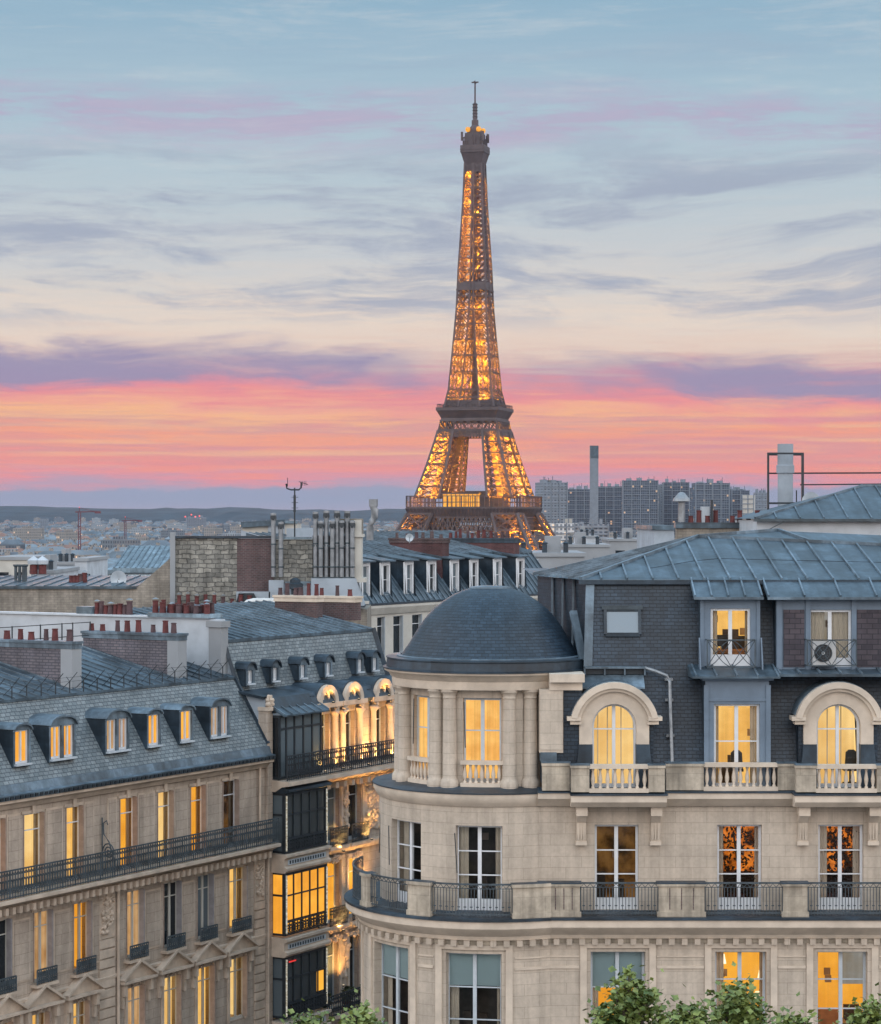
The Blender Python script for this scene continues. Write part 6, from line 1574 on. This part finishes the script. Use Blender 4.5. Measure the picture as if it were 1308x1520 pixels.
for px in (385, 395, 405, 415, 425): mb.tube([(gx(px),Yg-1.5,gz_(892)), (gx(px+1.2),Yg-1.5,gz_(892))], .215, DUCT, 10)
mb.build('white_duct', GB)
mb = MB(); mb.prism(G, [(gx(352),gz_(893)),(gx(356),gz_(880)),(gx(378),gz_(880)),(gx(385),gz_(893))], .5, .56, IRON); mb.build('roof_hatch', GB)
pot_row(GB, [(gx(268+i*13), Yg-.6) for i in range(9)], gz_(900), .5, 77)
# shed on the roof behind
Ys = 131.0; S_ = fr_at(Ys); sx_ = lambda px: X_(px, Ys); sz_ = lambda py: Z_(py, Ys)
sh = thing('rooftop_shed', (sx_(400), Ys, sz_(815)), 'low blue roofed rooftop cabin behind the stone gable and the antenna', 'cabin')
mb = MB(); mb.box(S_, sx_(360), sx_(398), -4, 0, sz_(830), sz_(780), CREAM); mb.box(S_, sx_(398), sx_(423), -4, .1, sz_(830), sz_(775), GREYW); mb.box(S_, sx_(423), sx_(441), -4, .05, sz_(830), sz_(776), CREAM); mb.build('cabin_wall', sh)
mb = MB(); mb.prism(S_, [(sx_(358),sz_(783)),(sx_(423),sz_(779)),(sx_(423),sz_(771)),(sx_(358),sz_(775))], -4, .25, ZINC); mb.box(S_, sx_(423), sx_(442), -4, .2, sz_(777), sz_(773), ZINC_P); mb.build('cabin_roof', sh)
# aerial
ax, ay = X_(437.5, 119.5), 119.5; az_ = lambda py: Z_(py, ay); tx = lambda px: X_(px, ay)
an = thing('aerial', (ax, ay, az_(800)), 'tall dark television aerial with forked top above the stone gable', 'aerial')
mb = MB(); mb.bar((ax,ay,az_(802)), (ax,ay,az_(724)), .07, IRON); mb.bar((ax,ay,az_(760)), (ax,ay,az_(735)), .12, IRON); mb.build('mast', an)
mb = MB(); mb.tube([(tx(425),ay,az_(718)), (tx(426),ay,az_(725)), (tx(432),ay,az_(727)), (tx(444),ay,az_(727)), (tx(447),ay,az_(724)), (tx(447.5),ay,az_(716))], .045, IRON, 6); mb.bar((tx(427),ay,az_(722)), (tx(427),ay,az_(709)), .03, IRON); mb.bar((tx(444),ay,az_(715)), (tx(456),ay+.5,az_(719)), .03, IRON)
for k in range(4): mb.bar((tx(447+k*2.4),ay,az_(714)), (tx(447+k*2.4),ay,az_(721)), .02, IRON)
for py in (738, 746, 754): mb.bar((tx(433),ay,az_(py)), (tx(442),ay+.3,az_(py)), .025, IRON)
mb.build('crossbar', an)
# elbow duct
Yd = 124.0; e_ = lambda px, py: (X_(px, Yd), Yd, Z_(py, Yd))
ed = thing('elbow_vent', e_(549, 800), 'bent grey metal roof vent standing left of the lattice tower', 'vent')
mb = MB(); mb.tube([e_(549,802), e_(549.5,782), e_(552,774), e_(556,768), e_(556.5,757), e_(554.5,754), e_(554.5,741)], .19, PIPE, 10); mb.tube([e_(554.5,752), e_(554.5,741)], .235, PIPE, 12); mb.build('vent_pipe', ed, smooth=50)

# zinc roofed building with white dormers behind the dome
o_ = at(545, 0, 125.0); FB = Fr(o_[0], o_[1], *FL.u)
BB = thing('dormer_building', FB.P(8, -2, 0), 'cream building with zinc roof, white shed dormers and brick chimneys behind the dome', 'building')
bs = lambda px, d=0.0: FB.s(px, d)
bw = [(560,572),(584,599),(612,627),(640,652)]
bo_ = [(bs(a), bs(b), 19.3, 21.6) for a, b in bw] + [(bs(a), bs(b), 15.9, 18.2) for a, b in bw]
mb = MB(); mb.wall(FB, -.1, 22, 0, 22.15, 0, bo_, CREAM, .3); mb.face([FB.P(-.1,0,0), FB.P(-.1,-9,0), FB.P(-.1,-9,22.1), FB.P(-.1,0,22.1)], GREYW); mb.face([FB.P(22,0,0), FB.P(22,-9,0), FB.P(22,-9,25), FB.P(22,0,22.1)], GREYW); mb.build('wall', BB)
for o in bo_: casement(BB, FB, *o, -.18, GLASS, fm=WHITE, rows=1, split=(.78,), leaves=1, fw=.05); shutter(BB, FB, o[1], o[2], o[3]-.02, d0=-.18, d1=.0, m=PAINT_G)
mb = MB(); mb.sweep(FB, [(0,21.75),(.1,21.75),(.3,22.1),(.3,22.25),(-.3,22.3),(-.3,21.9)], -.4, 22, CREAM); mb.sweep(FB, [(.32,22.24),(.32,22.34),(-.3,22.36),(-.3,22.31)], -.4, 22, ZINC_D); mb.build('cornice', BB)
SLB = Sl(FB, .05, 22.3, -1.9, 24.75)
mb = MB(); mb.wall(SLB, -.1, 22, 22.3, 24.75, 0, [], ZINC, .02)
s_ = .5
while s_ < 22: mb.bar(SLB.P(s_,.03,22.3), SLB.P(s_,.03,24.7), .07, LEAD, .07); s_ += .55
mb.face([FB.P(-.1,.05,22.2), FB.P(-.1,-1.9,24.75), FB.P(-.1,-8,26.2), FB.P(-.1,-8,22.2)], GREYW); mb.build('mansard', BB)
mb = MB(); mb.sweep(FB, [(-1.8,24.70),(-1.8,24.82),(-7.6,26.05),(-7.6,25.7)], -.2, 22, ZINC); s_ = .1
while s_ < 22: mb.bar(FB.P(s_,-1.8,24.84), FB.P(s_,-7.6,26.07), .06, LEAD, .08); s_ += .62
mb.face([FB.P(-.1,-7.6,26), FB.P(22,-7.6,26), FB.P(22,-10,22), FB.P(-.1,-10,22)], ZINC); mb.build('roof', BB)
for i, px in enumerate((541, 571, 606, 640, 674, 703, 738, 772)):
    s = bs(px, -.35); do = bpy.data.objects.new('shed_dormer', None); COL.objects.link(do); do.parent = BB
    a, b = s-.5, s+.5; z0, z1 = 22.75, 24.42
    mb = MB(); mb.wall(FB, a, b, z0-.2, z1+.1, -.3, [(a+.3, b-.16, z0, z1-.1)], WHITE, .15); mb.build('front', do)
    mb = MB()
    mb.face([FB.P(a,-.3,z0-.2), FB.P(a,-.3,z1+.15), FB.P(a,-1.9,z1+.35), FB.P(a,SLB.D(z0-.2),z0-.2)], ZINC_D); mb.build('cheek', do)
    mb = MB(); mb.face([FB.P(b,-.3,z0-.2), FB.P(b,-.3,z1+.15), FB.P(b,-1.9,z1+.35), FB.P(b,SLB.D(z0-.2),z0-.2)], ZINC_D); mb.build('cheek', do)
    mb = MB(); mb.bar(FB.P(a-.05,-.25,z0-.25), FB.P(a-.05,-.28,z1+.05), .09, WHITE); mb.bar(FB.P(a-.12,.0,22.4), FB.P(a-.12,-1.9,24.7), .16, LEAD, .1); mb.build('side_board', do)
    mb = MB(); mb.sweep(FB, [(-.05,z1+.10),(-.05,z1+.17),(-2.6,24.98),(-2.6,24.8)], a-.2, b+.2, ZINC); mb.build('dormer_roof', do)
    casement(do, FB, a+.3, b-.16, z0, z1-.1, -.38, GLASS if i % 2 else GLASS_G, rows=2, fm=WHITE, leaves=1, fw=.04, foot=.02)
chimney(BB, FB, bs(661,-.8), -4.2, -.8, .85, 22.9, Z_(803, 128.5), 6, BRICK, BRICK_D, BRICK_D, .3, 51)
chimney(BB, FB, bs(767,-.8), -5.6, -.8, .7, 22.6, Z_(803, 135), 12, BRICK, ZINC_D, POT, .42, 52)
mb = MB(); mb.box(FB, -1.5, -.1, -1.4, .1, 0, 22.3, CREAM); mb.box(FB, -1.6, -.1, -1.5, .2, 22.3, 22.5, CREAM); mb.build('end_pier', BB)
mb = MB(); mb.box(FB, .6, 3.0, -5.5, -5.0, 25.6, 26.3, GREYW); mb.build('skylight_box', BB)

# ---- right: hipped zinc roof, flue and frame, chimney wall with pots
Yh = 100.0; Hh = fr_at(Yh); hx_ = lambda px, Yd=Yh: X_(px, Yd); hz_ = lambda py, Yd=Yh: Z_(py, Yd)
HB = thing('hipped_roof_building', (20, Yh, 0), 'white walled building with hipped zinc roof and tall framed flue behind the corner building', 'building')
mb = MB(); mb.box(Hh, hx_(1124), 32, -9, 0, 0, 26.8, RENDER_W); mb.build('wall', HB)
xl, xr, ze = hx_(1120), 32.4, 26.86
A = Vector((xl, Yh-.25, ze)); Bq = Vector((xr, Yh-.25, ze)); Cq = Vector((xr, Yh+9.2, ze)); Dq = Vector((xl, Yh+9.2, ze)); P1 = Vector((X_(1281, 104.5), 104.5, Z_(721.5, 104.5))); P2 = Vector((28, 104.5, P1.z))
mb = MB(); mb.face([A, Bq, P2, P1], ZINC); mb.face([Bq, Cq, P2], ZINC); mb.face([Cq, Dq, P1, P2], ZINC); mb.face([Dq, A, P1], ZINC); mb.face([A, Bq, Cq, Dq], ZINC_D)
mb.box(Hh, xl-.05, xr, -.05, .32, ze-.12, ze-.01, IRON_G)
x = xl+.9
while x < xr-1:
    t = min(1, (x-xl)/(P1.x-xl)) if x < P1.x else 1
    p = Vector((x, A.y, ze+.03)); qv = Vector((x, A.y+(P1.y-A.y)*t, ze+.03+(P1.z-ze)*t)); mb.bar(p, qv, .05, LEAD, .07); x += 1.0
for a, b in ((A, P1), (P1, P2), (P2, Bq)): mb.bar(a+Vector((0,0,.03)), b+Vector((0,0,.03)), .11, LEAD, .1)
mb.build('roof', HB)
Yf = 108.0; fx = lambda px: X_(px, Yf); fz_ = lambda py: Z_(py, Yf)
mb = MB(); c = (fx(1166), Yf); mb.lathe(c, [(0,25),(.35,25),(.35,fz_(703)),(.41,fz_(702)),(.41,fz_(691)),(.36,fz_(690)),(.36,fz_(659)),(.3,fz_(659)),(.3,fz_(665))], GREYW, 20); mb.build('flue', HB, smooth=40)
mb = MB()
for px, yy in ((1135,Yf-1.2),(1145,Yf+1.0),(1187,Yf-1.0),(1197,Yf+1.2)): mb.bar((fx(px),yy,25.5), (fx(px),yy,fz_(673)), .09, IRON)
for py in (674, 747):
    z = fz_(py); mb.bar((fx(1135),Yf-1.2,z), (fx(1187),Yf-1.0,z), .08, IRON); mb.bar((fx(1145),Yf+1,z), (fx(1197),Yf+1.2,z), .08, IRON); mb.bar((fx(1135),Yf-1.2,z), (fx(1145),Yf+1,z), .08, IRON); mb.bar((fx(1187),Yf-1,z), (fx(1197),Yf+1.2,z), .08, IRON)
mb.bar((fx(1144),Yf+1,fz_(702)), (fx(1420),Yf+1,fz_(701)), .07, IRON); mb.bar((fx(1183),Yf-1,fz_(720)), (fx(1420),Yf-1,fz_(718)), .06, IRON); mb.bar((fx(1180),Yf-.5,fz_(752)), (fx(1180),Yf-.5,fz_(728)), .05, IRON)
mb.build('flue_frame', HB)
mb = MB(); mb.bar(A+Vector((.3,-.02,-.6)), A+Vector((1.4,-.02,-.02)), .04, IRON_G); mb.bar(A+Vector((.05,-.1,-.9)), A+Vector((.55,-.1,-.9)), .5, PAINT_G, .5); mb.build('wall_fittings', HB)
dish(1204, 744, 106.5, .42, 'dark round satellite dish behind the hipped roof slope')
Yp = 106.0; PW_ = fr_at(Yp); px_ = lambda p: X_(p, Yp); pz_ = lambda p: Z_(p, Yp)
CW = thing('chimney_wall', (px_(1065), Yp, 0), 'long low chimney wall carrying alternating short and tall red pots', 'chimney wall')
mb = MB(); mb.box(PW_, px_(1005), px_(1127), -.8, 0, 0, pz_(784), BEIGE); mb.build('wall', CW)
mb = MB(); mb.box(PW_, px_(1003), px_(1129), -.9, .1, pz_(784), pz_(775.5), ZINC); mb.build('coping', CW)
for px, hpx in ((1027,10),(1039,18),(1052,10),(1064,18),(1089,10),(1100,18),(1113,10),(1126,18)):
    mb = MB(); z0 = pz_(775.5); h = hpx/F*Yp; r = .115; mb.lathe((px_(px), Yp+.4), [(r*1.05,z0),(r,z0+.05),(r*.9,z0+h*.9),(r*1.05,z0+h*.92),(r*1.05,z0+h),(r*.7,z0+h),(r*.6,z0+h*.7)], POT, 10); mb.build('chimney_pot', CW, smooth=40)
mb = MB(); c = (px_(1013), Yp+.3); mb.lathe(c, [(.16,pz_(775)),(.15,pz_(746)),(.2,pz_(745)),(.39,pz_(744)),(.36,pz_(740)),(.12,pz_(731)),(0,pz_(730))], PIPE, 14); mb.build('cowl_vent', CW, smooth=40)
mb = MB(); mb.box(PW_, px_(1043), px_(1055), -.9, -.4, pz_(776), pz_(752), RENDER_W); mb.build('white_box', CW)
mb = MB(); mb.bar((px_(1057.5),Yp+.2,pz_(776)), (px_(1057.5),Yp+.2,pz_(742)), .1, IRON); mb.build('post', CW)
# low roofs in the middle distance
def low(px0, px1, py0, Yd, m, label, name='low_building', hut=True, roofm=None, dep=14):
    a, b, zt = X_(px0, Yd), X_(px1, Yd), Z_(py0, Yd); fr = fr_at(Yd); g0 = th(0, Yd)
    t_ = thing(name, ((a+b)/2, Yd, g0), label, 'building'); mb = MB(); mb.box(fr, a, b, -dep, 0, g0, zt-.02, m); mb.build('wall', t_)
    mb = MB(); w_ = (b-a); mb.box(fr, a-.15, b+.15, -dep-.15, .15, zt-.02, zt+.28, roofm or CONC); mb.build('roof', t_)
    if hut:
        r_ = random.Random(int(px0)); mb = MB(); x = a+w_*r_.uniform(.1, .5); mb.box(fr, x, x+w_*.2, -6, -2, zt+.28, zt+1.6, CONC); mb.build('roof_hut', t_)
        for k in range(3): mb = MB(); x = a+w_*(.15+.3*k); mb.lathe((x, Yd+1.5), [(.2,zt+.28),(.2,zt+1.0),(.32,zt+1.05),(0,zt+1.2)], ZINC_D, 8); mb.build('vent', t_)
    mb = MB(); n = max(2, int(w_/3)); z = zt-2.8
    for i in range(n): x = a+w_*(i+.5)/n; mb.box(fr, x-.6, x+.6, 0, .02, z, z+1.6, GLASS)
    mb.build('window_row', t_); return t_
low(762, 868, 826, 190, CONC, 'flat grey roofed block between the dome and the hip of the corner building')
low(838, 905, 812, 260, CONC, 'pale flat roofed block below the smokestack, above the zinc hip')
low(860, 888, 798, 330, RENDER_W, 'small white block with dark opening just below the smokestack foot')
low(905, 968, 803, 300, CONC, 'cream flat roofed block left of the small teal box')
low(971, 1001, 786, 160, GREYW, 'small teal grey roof box left of the chimney wall', hut=False, roofm=ZINC)
low(771, 797, 838, 150, RENDER_W, 'little white wall head beside the big brick chimney', hut=False)
low(-10, 45, 831, 230, CREAM, 'blank beige box building at the far left edge', hut=False)
low(46, 80, 851, 210, RENDER_W, 'low white roof wall with two red and white cowls')
low(82, 112, 838, 250, GREYW, 'grey low building left of the bright white roof hut')
low(111, 129, 833, 225, RENDER_W, 'bright white roof hut above the red pots at left', hut=False)
Yz = 245.0; Zf = fr_at(Yz); zx = lambda p: X_(p, Yz); zz_ = lambda p: Z_(p, Yz)
zb_ = thing('zinc_hall', (zx(200), Yz, th(0, Yz)), 'broad pale zinc roofed hall with stepped glazing left of the stone gable', 'building')
mb = MB(); mb.box(Zf, zx(140), zx(275), -12, 0, th(0, Yz), zz_(850), GREYW); mb.build('wall', zb_)
mb = MB(); mb.sweep(Zf, [(.4,zz_(850)),(.4,zz_(843)),(-3,zz_(835)),(-12,zz_(812)),(-12,zz_(850))], zx(168), zx(275), ZINC_P); mb.sweep(Zf, [(.5,zz_(852)),(.5,zz_(846)),(-8,zz_(832)),(-8,zz_(852))], zx(142), zx(178), ZINC_P)
for k in range(14): x = zx(170)+(zx(275)-zx(170))*k/13; mb.bar(Zf.P(x,.4,zz_(842.6)), Zf.P(x,-3,zz_(834.6)), .12, LEAD); mb.bar(Zf.P(x,-3,zz_(834.6)), Zf.P(x,-12,zz_(811.6)), .12, LEAD)
mb.build('roof', zb_)
mb = MB(); mb.box(Zf, zx(150), zx(250), .02, .3, zz_(866), zz_(853), GLASS_B)
for k in range(16): x = zx(150)+(zx(250)-zx(150))*k/15; mb.box(Zf, x-.1, x+.1, .3, .36, zz_(866), zz_(853), PAINT_G)
mb.build('glazing', zb_)
for px in (75, 88):
    x = X_(px-25, 208); r_ = thing('roof_cowl', (x, 208, Z_(852, 208)), 'red and white roof cowl, %s of the pair on the low white roof' % ('left' if px == 75 else 'right'), 'cowl')
    z = Z_(852, 208); mb = MB(); mb.lathe((x, 208), [(.35,z),(.35,z+.8),(.1,z+.85)], POT, 10); mb.build('base', r_); mb = MB(); mb.lathe((x, 208), [(.5,z+.85),(.55,z+1.2),(0,z+1.6)], RENDER_W, 10); mb.build('cap', r_)
# ------------------------------------------------------------------ trees in front of the corner building
def tree_proto(seed, h, rc, nleaf):
    r_ = random.Random(seed)
    t_ = bpy.data.objects.new('plane_tree', None); COL.objects.link(t_)
    mb = MB(); th_ = h-2*rc*.95
    mb.tube([(0,0,0),(.05,.03,th_*.4),(-.04,.05,th_*.75),(0,0,th_+.4)], .22, BARK, 8)
    tips = []
    for k in range(46):
        an = k*2.399+r_.uniform(-.3, .3); dep = 2.6*rc*((k+.5)/46)**1.2; rad = rc*min(1, (dep/(1.6*rc))**.75)*r_.uniform(.55, 1.1)
        tip = Vector((math.cos(an)*rad, math.sin(an)*rad, h-.15-dep+r_.uniform(-.3, .25)))
        b = Vector((0,0,min(th_+.5, tip.z-.8))); m_ = b.lerp(tip, .5)+Vector((r_.uniform(-.2,.2), r_.uniform(-.2,.2), .2)); mb.tube([b, m_, tip], .02+.02*r_.random(), BARK, 5)
        tips += [(tip, .16), (b.lerp(tip, .8)+Vector((r_.uniform(-.3,.3), r_.uniform(-.3,.3), r_.uniform(-.2,.2))), .24), (b.lerp(tip, .55), .3)]
    mb.build('trunk', t_, base=(0,0,0))
    mb = MB()
    for i in range(nleaf):
        c, s_ = tips[r_.randrange(len(tips))]
        p = c + Vector((r_.gauss(0,s_), r_.gauss(0,s_), r_.gauss(0,s_*.85)))
        n = Vector((r_.gauss(0,.7), r_.gauss(0,.7), 1)).normalized(); a = n.orthogonal().normalized(); an = r_.uniform(0, 6.28)
        a = (a*math.cos(an)+n.cross(a)*math.sin(an)); b = n.cross(a); q = r_.uniform(.04, .115)
        mb.face([p-a*q, p-a*q*.2+b*q*.9, p+a*q*.3+b*q*.45, p+a*q*1.1, p+a*q*.3-b*q*.45, p-a*q*.2-b*q*.9], LEAF)
    mb.build('crown', t_, base=(0,0,0))
    return t_
tp = [tree_proto(1, 15.7, 1.75, 7600), tree_proto(2, 15.5, 1.1, 4300)]
TREES = [(932, 1443, 58.0, 0, 'leafy plane tree with pale green crown below the blinded window'), (1098, 1453, 58.5, 1, 'narrow leafy tree crown in front of the amber window with lamps'),
         (1022, 1482, 57.0, 1, 'low leafy tree crown between the two taller middle trees'), (1292, 1480, 58.0, 1, 'leafy tree crown at the lower right corner of the picture'),
         (1182, 1498, 57.0, 1, 'small leafy crown top between the lamp window and the right corner tree'), (538, 1490, 60.0, 1, 'leafy tree crown below the curved rotunda corner'),
         (452, 1500, 60.5, 1, 'sparse leafy tree crown below the dark bow windows')]
for i, (px, py, Yd, k, lab) in enumerate(TREES):
    first = not tp[k].get('used')
    o = tp[k] if first else copy_tree(tp[k]); o['used'] = 1
    x, zt = X_(px, Yd), Z_(py, Yd); sc = zt/(15.75 if k == 0 else 15.55)
    o.location = (x, Yd, 0); o.rotation_euler.z = i*1.7; o.scale = (sc, sc, sc)
    tag(o, lab, 'tree', 'plane trees along the pavement')
for o in bpy.data.objects:
    if 'used' in o: del o['used']
# ------------------------------------------------------------------ the evening haze
m = bpy.data.materials.new('haze'); m.use_nodes = True; t = NT(m.node_tree)
v = t.n('ShaderNodeVolumePrincipled'); v.inputs['Color'].default_value = (.52,.66,.92,1); v.inputs['Density'].default_value = HAZE; v.inputs['Anisotropy'].default_value = .55
o = t.n('ShaderNodeOutputMaterial'); t.put(o.inputs['Volume'], v.outputs[0])
mb = MB(); mb.box(W0, -4300, 4300, -320, 9500, -22, 312, m); hz = mb.build('haze'); tag(hz, 'thin blue evening haze over the whole town', None, None, 'stuff')
